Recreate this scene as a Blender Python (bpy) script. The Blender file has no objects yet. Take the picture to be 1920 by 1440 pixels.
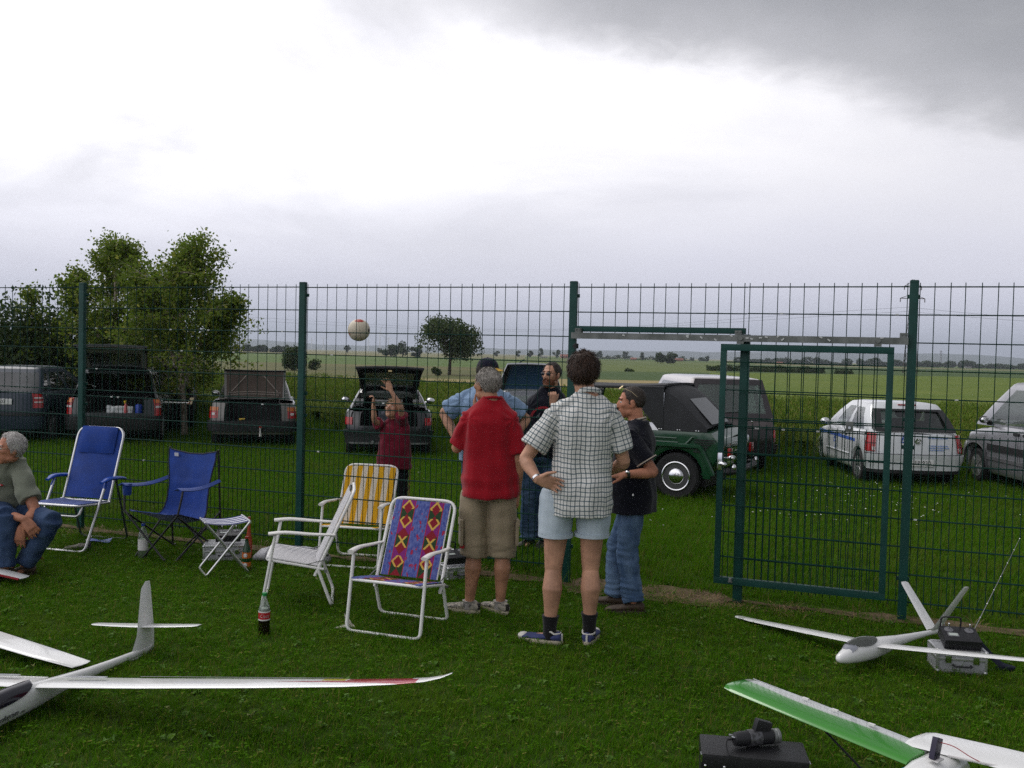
import bpy, bmesh, math, random
from math import sin, cos, pi, radians, sqrt, atan2, exp
from mathutils import Vector, Matrix, noise
import numpy as np
V = Vector
SC = bpy.context.scene
COL = SC.collection

# ------------------------------------------------------------------ camera
F_PX = 1760.0
PITCH, ROLL, CAM_H = 0.0321, 0.0249, 1.85
cam_data = bpy.data.cameras.new('camera')
cam_data.sensor_width = 36.0
cam_data.lens = F_PX / 1920 * 36
cam_data.clip_start = 0.05
cam_data.clip_end = 20000
cam = bpy.data.objects.new('camera', cam_data)
COL.objects.link(cam)
CAM_R = Matrix.Rotation(pi / 2 - PITCH, 3, 'X') @ Matrix.Rotation(ROLL, 3, 'Z')
cam.matrix_world = Matrix.Translation((0, 0, CAM_H)) @ CAM_R.to_4x4()
SC.camera = cam

# ------------------------------------------------------------------ light and sky
SUN_EL, SUN_AZ = radians(52), radians(-38)      # azimuth from +Y, negative is to the left
sun_data = bpy.data.lights.new('sun', 'SUN')
sun_data.energy = 0.9
sun_data.angle = radians(24)
sun_data.color = (1.0, 0.97, 0.92)
sun = bpy.data.objects.new('sun', sun_data)
COL.objects.link(sun)
sd = V((sin(SUN_AZ) * cos(SUN_EL), cos(SUN_AZ) * cos(SUN_EL), sin(SUN_EL)))
sun.rotation_euler = sd.to_track_quat('Z', 'Y').to_euler()

world = bpy.data.worlds.new('World')
SC.world = world
world.use_nodes = True
SC.view_settings.view_transform = 'Standard'
SC.view_settings.look = 'None'
SC.view_settings.exposure = 0.0
SC.view_settings.gamma = 1.0
SC.view_settings.use_curve_mapping = False
SC.cycles.use_denoising = False
SC.cycles.max_bounces = 8
SC.cycles.diffuse_bounces = 3
SC.cycles.transparent_max_bounces = 12
SC.cycles.volume_bounces = 0
SC.cycles.caustics_reflective = False
SC.cycles.caustics_refractive = False
SC.cycles.sample_clamp_indirect = 6.0


class NT:
    """small helper to write node trees"""
    def __init__(s, tree):
        s.t = tree
    def n(s, kind, **kw):
        nd = s.t.nodes.new(kind)
        for k, v in kw.items():
            if k == 'inp':
                for a, b in v.items():
                    if isinstance(b, bpy.types.NodeSocket):
                        s.t.links.new(b, nd.inputs[a])
                    else:
                        nd.inputs[a].default_value = b
            else:
                setattr(nd, k, v)
        return nd
    def link(s, a, b):
        s.t.links.new(a, b)
    def math(s, op, a, b=0.0, c=0.0, clamp=False):
        nd = s.t.nodes.new('ShaderNodeMath'); nd.operation = op; nd.use_clamp = clamp
        for i, x in enumerate((a, b, c)):
            if isinstance(x, bpy.types.NodeSocket): s.t.links.new(x, nd.inputs[i])
            else: nd.inputs[i].default_value = x
        return nd.outputs[0]
    def mix(s, fac, a, b, blend='MIX'):
        nd = s.t.nodes.new('ShaderNodeMix'); nd.data_type = 'RGBA'; nd.blend_type = blend
        for sock, x in ((nd.inputs[0], fac), (nd.inputs[6], a), (nd.inputs[7], b)):
            if isinstance(x, bpy.types.NodeSocket): s.t.links.new(x, sock)
            else: sock.default_value = x if not isinstance(x, tuple) or len(x) == 4 else (*x, 1)
        return nd.outputs[2]
    def step(s, x, lo, hi, smooth=True):
        nd = s.t.nodes.new('ShaderNodeMapRange')
        nd.interpolation_type = 'SMOOTHSTEP' if smooth else 'LINEAR'
        s.t.links.new(x, nd.inputs[0])
        nd.inputs[1].default_value = lo; nd.inputs[2].default_value = hi
        return nd.outputs[0]
    def noise(s, vec, scale, detail=4, rough=0.55, dist=0.0):
        nd = s.t.nodes.new('ShaderNodeTexNoise')
        if vec is not None: s.t.links.new(vec, nd.inputs['Vector'])
        nd.inputs['Scale'].default_value = scale
        nd.inputs['Detail'].default_value = detail
        nd.inputs['Roughness'].default_value = rough
        nd.inputs['Distortion'].default_value = dist
        return nd.outputs['Fac']


def build_world():
    t = NT(world.node_tree)
    for nd in list(world.node_tree.nodes): world.node_tree.nodes.remove(nd)
    out = t.n('ShaderNodeOutputWorld')
    sky = t.n('ShaderNodeTexSky', sky_type='NISHITA')
    sky.sun_disc = False
    sky.sun_elevation = SUN_EL
    sky.sun_rotation = SUN_AZ
    sky.air_density = 1.5; sky.dust_density = 3.0
    tc = t.n('ShaderNodeTexCoord')
    sep = t.n('ShaderNodeSeparateXYZ', inp={0: tc.outputs['Generated']})
    x, y, z = sep.outputs
    zz = t.math('ADD', t.math('MAXIMUM', z, 0.0), 0.22)
    # position on the cloud deck
    px = t.math('DIVIDE', x, zz); py = t.math('DIVIDE', y, zz)
    p = t.n('ShaderNodeCombineXYZ', inp={0: px, 1: py, 2: 0.0}).outputs[0]
    n1 = t.noise(p, 1.1, 6, 0.55, 0.4)
    n2 = t.noise(p, 3.1, 6, 0.6, 0.3)
    nn = t.math('ADD', t.math('MULTIPLY', t.math('SUBTRACT', n1, 0.5), 1.0), t.math('MULTIPLY', t.math('SUBTRACT', n2, 0.5), 0.35))
    # heavy grey bank to the right overhead, its ragged edge running down to the right
    d = t.math('SUBTRACT', t.math('ADD', 1.81, t.math('MULTIPLY', px, 0.21)), py)
    n3 = t.noise(p, 9.0, 5, 0.6, 0.4)
    dn = t.math('ADD', t.math('ADD', d, t.math('MULTIPLY', nn, 0.30)), t.math('MULTIPLY', t.math('SUBTRACT', n3, 0.5), 0.14))
    dark = t.math('MULTIPLY', t.step(dn, -0.07, 0.15), t.step(t.math('ADD', px, t.math('MULTIPLY', nn, 0.5)), -0.50, 0.22))
    core = t.step(t.math('ADD', d, t.math('MULTIPLY', nn, 0.5)), 0.05, 0.40)
    # bright white deck, greyer down towards the horizon
    bright = t.mix(t.step(px, -1.0, 1.2), (1.70, 1.68, 1.74, 1), (1.02, 1.0, 1.04, 1))
    white = t.mix(t.step(n1, 0.36, 0.72), bright, (0.90, 0.89, 0.96, 1))
    grey_low = t.mix(t.step(z, 0.09, 0.0), (0.82, 0.82, 0.955, 1), (0.64, 0.67, 0.82, 1))
    lowmask = t.step(t.math('ADD', z, t.math('MULTIPLY', nn, 0.10)), 0.22, 0.05)
    deck = t.mix(lowmask, white, grey_low)
    roll = t.math('MULTIPLY', t.step(t.math('ADD', t.math('ABSOLUTE', t.math('SUBTRACT', z, 0.115)), t.math('MULTIPLY', nn, 0.06)), 0.06, 0.0),
                  t.step(t.math('ABSOLUTE', t.math('ADD', x, 0.06)), 0.26, 0.02))
    deck = t.mix(t.math('MULTIPLY', roll, 0.32), deck, (0.66, 0.66, 0.73, 1))
    grey = t.mix(core, (0.58, 0.575, 0.61, 1), (0.30, 0.305, 0.33, 1))
    grey = t.mix(t.math('MULTIPLY', t.step(n2, 0.40, 0.75), 0.45), grey, (0.50, 0.50, 0.52, 1))
    clouds = t.mix(t.math('MULTIPLY', dark, 0.97), deck, grey)
    b1 = t.n('ShaderNodeBackground', inp={0: sky.outputs[0], 1: 0.08})
    b2 = t.n('ShaderNodeBackground', inp={0: clouds, 1: 1.0})
    ms = t.n('ShaderNodeMixShader', inp={0: 0.94, 1: b1.outputs[0], 2: b2.outputs[0]})
    t.link(ms.outputs[0], out.inputs[0])

build_world()

# ------------------------------------------------------------------ place helpers
FX, FY, FA = 0.479, 7.566, -0.3485            # the fence runs through this point, at this angle
FD = V((cos(FA), sin(FA), 0)); FN = V((-sin(FA), cos(FA), 0))

def sstep(a, b, x):
    t = min(1.0, max(0.0, (x - a) / (b - a)))
    return t * t * (3 - 2 * t)

def fdist(x, y):
    return (x - FX) * FN.x + (y - FY) * FN.y

def gz(x, y):
    """height of the ground: level lawn, falling a little behind the fence"""
    return (-0.2 - 0.008 * min(10, max(-10, x))) * sstep(0.6, 6.0, fdist(x, y))

def ray(px, py):
    return (CAM_R @ V(((px - 960) / F_PX, -(py - 720) / F_PX, -1)))

def at(px, py, depth):
    """the point seen there, `depth` metres in front of the camera along +Y"""
    d = ray(px, py)
    return V((0, 0, CAM_H)) + d * (depth / d.y)

def ground(px, py, up=0.0):
    d = ray(px, py)
    t = 1.0
    for i in range(60):
        q = d * t
        h = CAM_H + q.z - gz(q.x, q.y) - up
        if abs(h) < 1e-4: break
        t = t + h / max(1e-5, -d.z)
    return V((d.x * t, d.y * t, gz(d.x * t, d.y * t)))

def fpos(s, z=0.0, n=0.0):
    """point on the fence line, s metres along it, n metres behind it"""
    q = V((FX, FY, 0)) + FD * s + FN * n
    return V((q.x, q.y, z))

# ------------------------------------------------------------------ mesh helpers
class MB:
    def __init__(s):
        s.v = []; s.f = []; s.m = []
    def add(s, vs, fs, mi=0):
        o = len(s.v)
        s.v.extend([tuple(q) for q in vs])
        s.f.extend([tuple(i + o for i in f) for f in fs])
        s.m.extend([mi] * len(fs))
        return o
    def box(s, c, size, rot=None, mi=0, taper=None):
        hx, hy, hz = size[0] / 2, size[1] / 2, size[2] / 2
        vs = []
        for dz in (-1, 1):
            k = 1.0 if (dz < 0 or taper is None) else taper
            for dx, dy in ((-1, -1), (1, -1), (1, 1), (-1, 1)):
                q = V((dx * hx * k, dy * hy * k, dz * hz))
                if rot is not None: q = rot @ q
                vs.append(V(c) + q)
        s.add(vs, [(3, 2, 1, 0), (4, 5, 6, 7), (0, 1, 5, 4), (1, 2, 6, 5), (2, 3, 7, 6), (3, 0, 4, 7)], mi)
        return s
    def bar(s, a, b, w, h, up=(0, 0, 1), mi=0):
        a, b = V(a), V(b); d = b - a
        y = d.normalized(); x = y.cross(V(up)).normalized(); z = x.cross(y)
        s.box((a + b) / 2, (w, d.length, h), Matrix((x, y, z)).transposed(), mi)
        return s
    def loft(s, rings, cap=True, mi=0, closed=True, capmi=None):
        n = len(rings[0]); o = len(s.v)
        vs = [q for r in rings for q in r]
        fs = []
        for i in range(len(rings) - 1):
            for j in range(n if closed else n - 1):
                k = (j + 1) % n
                fs.append((i * n + j, i * n + k, (i + 1) * n + k, (i + 1) * n + j))
        s.add(vs, fs, mi)
        if cap and closed:
            s.f.append(tuple(o + j for j in reversed(range(n)))); s.m.append(mi if capmi is None else capmi)
            s.f.append(tuple(o + (len(rings) - 1) * n + j for j in range(n))); s.m.append(mi if capmi is None else capmi)
        return s
    def tube(s, path, r, n=8, mi=0, cap=True, closed=False, flat=1.0, up=None):
        pts = [V(q) for q in path]
        m = len(pts)
        rr = r if isinstance(r, (list, tuple)) else [r] * m
        rings = []; prev = None
        for i in range(m):
            if closed: d = (pts[(i + 1) % m] - pts[i - 1])
            elif i == 0: d = pts[1] - pts[0]
            elif i == m - 1: d = pts[-1] - pts[-2]
            else: d = (pts[i + 1] - pts[i]).normalized() + (pts[i] - pts[i - 1]).normalized()
            if d.length < 1e-9: d = V((0, 0, 1))
            d.normalize()
            if prev is None:
                a = V(up) if up is not None else (V((0, 0, 1)) if abs(d.z) < 0.9 else V((1, 0, 0)))
                u = (a - d * a.dot(d)).normalized()
            else:
                u = (prev - d * prev.dot(d))
                u = u.normalized() if u.length > 1e-6 else V((1, 0, 0))
            prev = u; w = d.cross(u)
            rings.append([pts[i] + (u * cos(2 * pi * k / n) + w * sin(2 * pi * k / n) * flat) * rr[i] for k in range(n)])
        if closed: rings.append(rings[0]); cap = False
        return s.loft(rings, cap, mi)
    def lathe(s, prof, n=20, c=(0, 0, 0), mi=0, M=None):
        rings = []
        for r, z in prof:
            ring = [V((max(r, 1e-4) * cos(2 * pi * k / n), max(r, 1e-4) * sin(2 * pi * k / n), z)) for k in range(n)]
            if M is not None: ring = [M @ q for q in ring]
            rings.append([q + V(c) for q in ring])
        return s.loft(rings, True, mi)
    def ell(s, c, r, n=14, m=10, M=None, mi=0):
        rings = []
        for i in range(1, m):
            a = pi * i / m - pi / 2
            ring = []
            for k in range(n):
                q = V((r[0] * cos(a) * cos(2 * pi * k / n), r[1] * cos(a) * sin(2 * pi * k / n), r[2] * sin(a)))
                if M is not None: q = M @ q
                ring.append(V(c) + q)
            rings.append(ring)
        o = len(s.v)
        s.loft(rings, False, mi)
        lo = V((0, 0, -r[2])); hi = V((0, 0, r[2]))
        if M is not None: lo = M @ lo; hi = M @ hi
        b = s.add([V(c) + lo, V(c) + hi], [])
        for k in range(n):
            s.f.append((b, o + (k + 1) % n, o + k)); s.m.append(mi)
            t = o + (m - 2) * n
            s.f.append((b + 1, t + k, t + (k + 1) % n)); s.m.append(mi)
        return s
    def grid(s, fn, nu, nv, mi=0):
        vs = [fn(i / nu, j / nv) for j in range(nv + 1) for i in range(nu + 1)]
        fs = [(j * (nu + 1) + i, j * (nu + 1) + i + 1, (j + 1) * (nu + 1) + i + 1, (j + 1) * (nu + 1) + i) for j in range(nv) for i in range(nu)]
        s.add(vs, fs, mi)
        return s
    def sheet(s, fn, nu, nv, th, mi=0):
        """a closed thin sheet: fn gives the middle surface"""
        P = [[V(fn(i / nu, j / nv)) for i in range(nu + 1)] for j in range(nv + 1)]
        N = [[None] * (nu + 1) for j in range(nv + 1)]
        for j in range(nv + 1):
            for i in range(nu + 1):
                a = P[j][min(i + 1, nu)] - P[j][max(i - 1, 0)]; b = P[min(j + 1, nv)][i] - P[max(j - 1, 0)][i]
                q = a.cross(b); N[j][i] = q.normalized() if q.length > 1e-12 else V((0, 0, 1))
        A = [P[j][i] + N[j][i] * th / 2 for j in range(nv + 1) for i in range(nu + 1)]
        B = [P[j][i] - N[j][i] * th / 2 for j in range(nv + 1) for i in range(nu + 1)]
        w = nu + 1; K = len(A); fs = []
        for j in range(nv):
            for i in range(nu):
                q = (j * w + i, j * w + i + 1, (j + 1) * w + i + 1, (j + 1) * w + i)
                fs.append(q); fs.append(tuple(K + e for e in reversed(q)))
        rim = [i for i in range(nu)] + [j * w + nu for j in range(nv)] + [nv * w + i for i in range(nu, 0, -1)] + [j * w for j in range(nv, 0, -1)]
        for k in range(len(rim)):
            a, b = rim[k], rim[(k + 1) % len(rim)]
            fs.append((a, K + a, K + b, b))
        s.add(A + B, fs, mi)
        return s
    def poly(s, pts, th, mi=0, nrm=None):
        """a flat outline with thickness"""
        pts = [V(q) for q in pts]
        if nrm is None: nrm = (pts[1] - pts[0]).cross(pts[2] - pts[0]).normalized()
        n = len(pts)
        s.add([q + nrm * th / 2 for q in pts] + [q - nrm * th / 2 for q in pts],
              [tuple(range(n)), tuple(n + k for k in reversed(range(n)))] + [(k, n + k, n + (k + 1) % n, (k + 1) % n) for k in range(n)], mi)
        return s
    def xf(s, M, start=0):
        for i in range(start, len(s.v)): s.v[i] = tuple(M @ V(s.v[i]))
        return s
    def mesh(s, name, mats, smooth=40, bevel=0, weld=0):
        me = bpy.data.meshes.new(name)
        me.from_pydata(s.v, [], s.f)
        bm = bmesh.new(); bm.from_mesh(me)
        ml = s.m
        for i, f in enumerate(bm.faces): f.material_index = ml[i]
        if weld: bmesh.ops.remove_doubles(bm, verts=bm.verts, dist=weld)
        bmesh.ops.recalc_face_normals(bm, faces=bm.faces)
        if bevel:
            es = [e for e in bm.edges if len(e.link_faces) == 2 and e.calc_face_angle(0) > 0.6]
            bmesh.ops.bevel(bm, geom=es, offset=bevel, segments=2, profile=0.7, affect='EDGES')
        for f in bm.faces: f.smooth = smooth > 0
        bm.to_mesh(me); bm.free()
        if smooth > 0: me.set_sharp_from_angle(angle=radians(smooth))
        for q in (mats if isinstance(mats, (list, tuple)) else [mats]): me.materials.append(q)
        return me
    def build(s, name, mats, parent=None, smooth=40, bevel=0, weld=0):
        o = bpy.data.objects.new(name, s.mesh(name, mats, smooth, bevel, weld))
        COL.objects.link(o)
        if parent is not None: o.parent = parent
        return o

def tag(o, label=None, cat=None, group=None, kind=None):
    if label: o['label'] = label
    if cat: o['category'] = cat
    if group: o['group'] = group
    if kind: o['kind'] = kind
    return o

def empty(name, loc=(0, 0, 0), rz=0.0, label=None, cat=None, group=None):
    o = bpy.data.objects.new(name, None)
    COL.objects.link(o)
    o.location = loc; o.rotation_euler = (0, 0, rz)
    o.empty_display_size = 0.1
    return tag(o, label, cat, group)

def link_mesh(name, me, parent=None, loc=None, rot=None):
    o = bpy.data.objects.new(name, me)
    COL.objects.link(o)
    if parent is not None: o.parent = parent
    if loc is not None: o.location = loc
    if rot is not None: o.rotation_euler = rot
    return o

# ------------------------------------------------------------------ materials
MATS = {}
def mat(name, col, rough=0.6, metal=0.0, var=0.12, vs=6.0, bump=0.0, bs=60.0, coat=0.0, spec=0.5, trans=0.0, alpha=1.0, sheen=0.0, col2=None, ior=1.45, sss=0.0):
    if name in MATS: return MATS[name]
    m = bpy.data.materials.new(name); m.use_nodes = True
    t = NT(m.node_tree); b = m.node_tree.nodes['Principled BSDF']
    b.inputs['Roughness'].default_value = rough
    b.inputs['Metallic'].default_value = metal
    b.inputs['Specular IOR Level'].default_value = spec
    b.inputs['Coat Weight'].default_value = coat
    b.inputs['Coat Roughness'].default_value = 0.06
    b.inputs['Transmission Weight'].default_value = trans
    b.inputs['Alpha'].default_value = alpha
    b.inputs['Sheen Weight'].default_value = sheen
    b.inputs['IOR'].default_value = ior
    if sss:
        b.inputs['Subsurface Weight'].default_value = sss
        b.inputs['Subsurface Radius'].default_value = (0.012, 0.005, 0.003)
        b.inputs['Subsurface Scale'].default_value = 1.0
    tc = t.n('ShaderNodeTexCoord').outputs['Object']
    c1 = (*col, 1)
    if col2 is None: c2 = tuple(min(1, max(0, c * (1 - var))) for c in col) + (1,)
    else: c2 = (*col2, 1)
    c1 = tuple(min(1, c * (1 + var * 0.6)) for c in col) + (1,)
    n = t.noise(tc, vs, 5, 0.6)
    colr = t.mix(t.step(n, 0.3, 0.7), c1, c2)
    t.link(colr, b.inputs['Base Color'])
    r = t.math('ADD', rough - 0.06, t.math('MULTIPLY', t.noise(tc, vs * 3, 3), 0.12), clamp=True)
    t.link(r, b.inputs['Roughness'])
    if bump:
        bn = t.n('ShaderNodeBump', inp={'Strength': bump, 'Distance': 0.01})
        t.link(t.noise(tc, bs, 4, 0.6), bn.inputs['Height'])
        t.link(bn.outputs[0], b.inputs['Normal'])
    MATS[name] = m
    return m

def glass(name, tint=(0.55, 0.62, 0.60), alpha=0.45, rough=0.03, refl=(0.02, 0.025, 0.025)):
    """a car window: partly clear, partly a dark mirror of what is outside"""
    if name in MATS: return MATS[name]
    m = bpy.data.materials.new(name); m.use_nodes = True
    nt = m.node_tree; t = NT(nt)
    for nd in list(nt.nodes): nt.nodes.remove(nd)
    out = t.n('ShaderNodeOutputMaterial')
    tr = t.n('ShaderNodeBsdfTransparent', inp={0: (*tint, 1)})
    df = t.n('ShaderNodeBsdfDiffuse', inp={0: (*refl, 1)})
    gl = t.n('ShaderNodeBsdfGlossy', inp={0: (1, 1, 1, 1), 1: rough})
    a = t.n('ShaderNodeMixShader', inp={0: alpha, 1: tr.outputs[0], 2: df.outputs[0]})
    fr = t.n('ShaderNodeFresnel', inp={0: 1.5})
    f2 = t.math('ADD', t.math('MULTIPLY', fr.outputs[0], 0.9), 0.03, clamp=True)
    b = t.n('ShaderNodeMixShader', inp={0: f2, 1: a.outputs[0], 2: gl.outputs[0]})
    t.link(b.outputs[0], out.inputs[0])
    MATS[name] = m
    return m

def bez(pts, n=8):
    """Catmull-Rom through the points"""
    P = [V(q) for q in pts]; out = []
    for i in range(len(P) - 1):
        a = P[i - 1] if i else P[0] * 2 - P[1]; b = P[i]; c = P[i + 1]
        d = P[i + 2] if i + 2 < len(P) else P[-1] * 2 - P[-2]
        for k in range(n):
            u = k / n
            out.append(0.5 * ((2 * b) + (c - a) * u + (2 * a - 5 * b + 4 * c - d) * u * u + (3 * b - a - 3 * c + d) * u ** 3))
    out.append(P[-1])
    return out

def fillet(pts, r=0.04, n=4):
    """polyline with rounded corners, for bent tube"""
    P = [V(q) for q in pts]; out = [P[0]]
    for i in range(1, len(P) - 1):
        a = (P[i - 1] - P[i]); b = (P[i + 1] - P[i])
        k = min(r, a.length * 0.45, b.length * 0.45)
        p0 = P[i] + a.normalized() * k; p2 = P[i] + b.normalized() * k
        for j in range(n + 1):
            u = j / n
            out.append(p0 * (1 - u) ** 2 + P[i] * 2 * u * (1 - u) + p2 * u * u)
    out.append(P[-1])
    return out

# ================================================================== THE LAND
def hy(x):
    """picture row of the horizon at picture column x, used to read field edges off the photograph"""
    lo, hi = 500.0, 900.0
    for i in range(40):
        m = (lo + hi) / 2
        if ray(x, m).z > 0: lo = m
        else: hi = m
    return lo

def field_mat(name, c1, c2, scale=0.05, stretch=(1, 1, 1), rough=0.9, bump=0.0, c3=None):
    if name in MATS: return MATS[name]
    m = bpy.data.materials.new(name); m.use_nodes = True
    t = NT(m.node_tree); b = m.node_tree.nodes['Principled BSDF']
    b.inputs['Roughness'].default_value = rough
    b.inputs['Specular IOR Level'].default_value = 0.15
    tc = t.n('ShaderNodeTexCoord').outputs['Object']
    mp = t.n('ShaderNodeMapping', inp={0: tc, 3: stretch}).outputs[0]
    n = t.noise(mp, scale, 8, 0.65)
    n2 = t.noise(mp, scale * 9, 4, 0.6)
    k = t.math('ADD', t.math('MULTIPLY', n, 0.65), t.math('MULTIPLY', n2, 0.35))
    col = t.mix(t.step(k, 0.38, 0.62), (*c1, 1), (*c2, 1))
    if c3 is not None:
        col = t.mix(t.math('MULTIPLY', t.step(t.noise(mp, scale * 2.3, 5), 0.55, 0.7), 0.7), col, (*c3, 1))
    t.link(col, b.inputs['Base Color'])
    if bump:
        bn = t.n('ShaderNodeBump', inp={'Strength': bump, 'Distance': 0.3, 'Height': t.noise(tc, scale * 30, 5, 0.7)})
        t.link(bn.outputs[0], b.inputs['Normal'])
    MATS[name] = m
    return m

def ground_material():
    m = bpy.data.materials.new('lawn_soil'); m.use_nodes = True
    t = NT(m.node_tree); b = m.node_tree.nodes['Principled BSDF']
    b.inputs['Roughness'].default_value = 0.95
    b.inputs['Specular IOR Level'].default_value = 0.1
    tc = t.n('ShaderNodeTexCoord').outputs['Object']
    n = t.noise(tc, 0.8, 8, 0.7); n2 = t.noise(tc, 14, 6, 0.7)
    col = t.mix(t.step(n2, 0.3, 0.7), (0.026, 0.052, 0.006, 1), (0.055, 0.10, 0.012, 1))
    col = t.mix(t.math('MULTIPLY', t.step(n, 0.58, 0.75), 0.6), col, (0.07, 0.075, 0.022, 1))
    t.link(col, b.inputs['Base Color'])
    bn = t.n('ShaderNodeBump', inp={'Strength': 0.8, 'Distance': 0.03, 'Height': t.noise(tc, 40, 5, 0.7)})
    t.link(bn.outputs[0], b.inputs['Normal'])
    return m

def make_ground():
    ys = [-12, -6, 0, 2, 3, 4, 5, 6, 7, 7.5, 8, 8.5, 9, 9.5, 10, 10.5, 11, 11.5, 12, 12.5, 13, 13.5, 14, 14.5, 15, 15.5, 16, 17, 18, 19, 20, 21, 22, 24, 26, 30, 36, 45, 60, 80, 120, 200, 400, 800, 1600, 3000, 6000, 9000]
    us = [u / 20 for u in range(-20, 21)]
    mb = MB()
    vs = []
    for y in ys:
        w = 14 + max(0, y) * 0.9
        for u in us:
            x = u * w
            vs.append((x, y, gz(x, y)))
    n = len(us)
    fs = [(j * n + i, j * n + i + 1, (j + 1) * n + i + 1, (j + 1) * n + i) for j in range(len(ys) - 1) for i in range(n - 1)]
    mb.add(vs, fs)
    return tag(mb.build('ground', ground_material(), smooth=60), kind='structure')
make_ground()

Z_FAR = -0.2
def fband(name, m, pts, lift):
    """a field, its corners given as (picture column, rows below the horizon)"""
    vs = []
    for x, dy in pts:
        d = ray(x, hy(x) + dy)
        t = (CAM_H - (Z_FAR + lift)) / -d.z
        vs.append((d.x * t, d.y * t, Z_FAR + lift))
    mb = MB(); mb.add(vs, [tuple(range(len(vs)))])
    return tag(mb.build(name, m, smooth=0), kind='structure')

fm_beige = field_mat('ripe_stubble', (0.22, 0.19, 0.09), (0.13, 0.145, 0.05), 0.004, (1, 6, 1))
fm_green = field_mat('green_pasture', (0.07, 0.125, 0.02), (0.10, 0.145, 0.03), 0.01, (1, 3, 1))
fm_brown = field_mat('rough_pasture', (0.085, 0.10, 0.028), (0.14, 0.125, 0.045), 0.03, (1, 2, 1), c3=(0.05, 0.075, 0.02))
fm_dark = field_mat('beet_field', (0.045, 0.085, 0.018), (0.065, 0.10, 0.025), 0.02, (1, 3, 1))
fm_olive = field_mat('barley_field', (0.12, 0.15, 0.035), (0.09, 0.125, 0.03), 0.01, (1, 3, 1))
fm_tan = field_mat('mown_strip', (0.34, 0.25, 0.11), (0.24, 0.21, 0.09), 0.05, (1, 2, 1))
fband('field_stubble', fm_beige, [(-600, 0.9), (2600, 0.9), (2600, 12), (-600, 12)], 0.10)
fband('field_pasture', fm_green, [(-400, 11), (985, 10), (960, 28), (-400, 29)], 0.14)
fband('field_rough_pasture', fm_brown, [(-400, 28), (962, 27), (950, 54), (-400, 54)], 0.18)
fband('field_barley', fm_olive, [(983, 8), (1420, 6), (1345, 31), (955, 31)], 0.14)
fband('field_beet', fm_dark, [(957, 30), (1380, 26), (1330, 44), (946, 46)], 0.18)
fband('field_mown_strip', fm_tan, [(-400, 52.5), (950, 50), (1000, 45), (1330, 43), (1330, 70), (-400, 70)], 0.22)
fband('field_meadow', fm_dark, [(1360, 9), (2600, 8), (2600, 26), (1340, 26)], 0.16)
fband('field_far_pasture', fm_green, [(985, 4), (2600, 3.4), (2600, 6), (985, 7)], 0.20)

# ---- the crop: a dense standing field, individual plants at its near side, closed canopy behind
crop_m = field_mat('crop_canopy', (0.100, 0.155, 0.020), (0.150, 0.190, 0.034), 0.12, (1, 2.5, 1), bump=0.6, c3=(0.10, 0.15, 0.03))
CROP_D = 12.6
def crop_canopy():
    front = [fpos(s, 0, CROP_D + 0.5) for s in (-60, -30, -10, -4, 0, 4, 10, 30, 80)]
    def far(x_px, dy):
        d = ray(x_px, hy(x_px) + dy); t = (CAM_H - 0.5) / -d.z
        return V((d.x * t, d.y * t, 0))
    back = [V((-90, 44, 0)), V((-40, 43, 0)), far(300, 57), far(700, 57), far(1100, 57), far(1262, 56), far(1335, 24), far(1650, 21), far(2500, 20)]
    NV = 40
    def fn(u, v):
        k = u * (len(front) - 1); i = min(int(k), len(front) - 2); w = k - i
        a = front[i].lerp(front[i + 1], w); b = back[i].lerp(back[i + 1], w)
        q = a.lerp(b, v ** 2.2)
        h = 0.50 if v > 0.03 else 0.30
        h += 0.08 * noise.noise(V((q.x * 0.35, q.y * 0.35, 3))) + 0.05 * noise.noise(V((q.x * 1.3, q.y * 1.3, 8)))
        return V((q.x, q.y, gz(q.x, q.y) + h + 0.18))
    mb = MB(); mb.grid(fn, 120, NV)
    return tag(mb.build('crop_field', crop_m, smooth=180), kind='structure')
crop_canopy()

# ---- the worn strip of soil under the fence
soil_m = field_mat('bare_soil', (0.075, 0.050, 0.028), (0.14, 0.10, 0.06), 3.0, rough=0.95, c3=(0.20, 0.15, 0.08))
def soil_strip():
    mb = MB(); random.seed(4)
    vs = []; N = 160
    for i in range(N + 1):
        s = -8 + 16 * i / N
        w = 0.03 + 0.10 * (0.5 + noise.noise(V((s * 0.9, 1, 0)))) + 0.10 * noise.noise(V((s * 4, 5, 0)))
        if 0.05 < s < 1.25: w += 0.16
        w = max(0.02, w)
        o = 0.05 * noise.noise(V((s * 2, 9, 0)))
        vs.append(fpos(s, 0.012, -w + o)); vs.append(fpos(s, 0.014, w * 0.8 + o))
    mb.add(vs, [(2 * i, 2 * i + 2, 2 * i + 3, 2 * i + 1) for i in range(N)])
    return tag(mb.build('soil_path', soil_m, smooth=0), kind='structure')
soil_strip()

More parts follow.
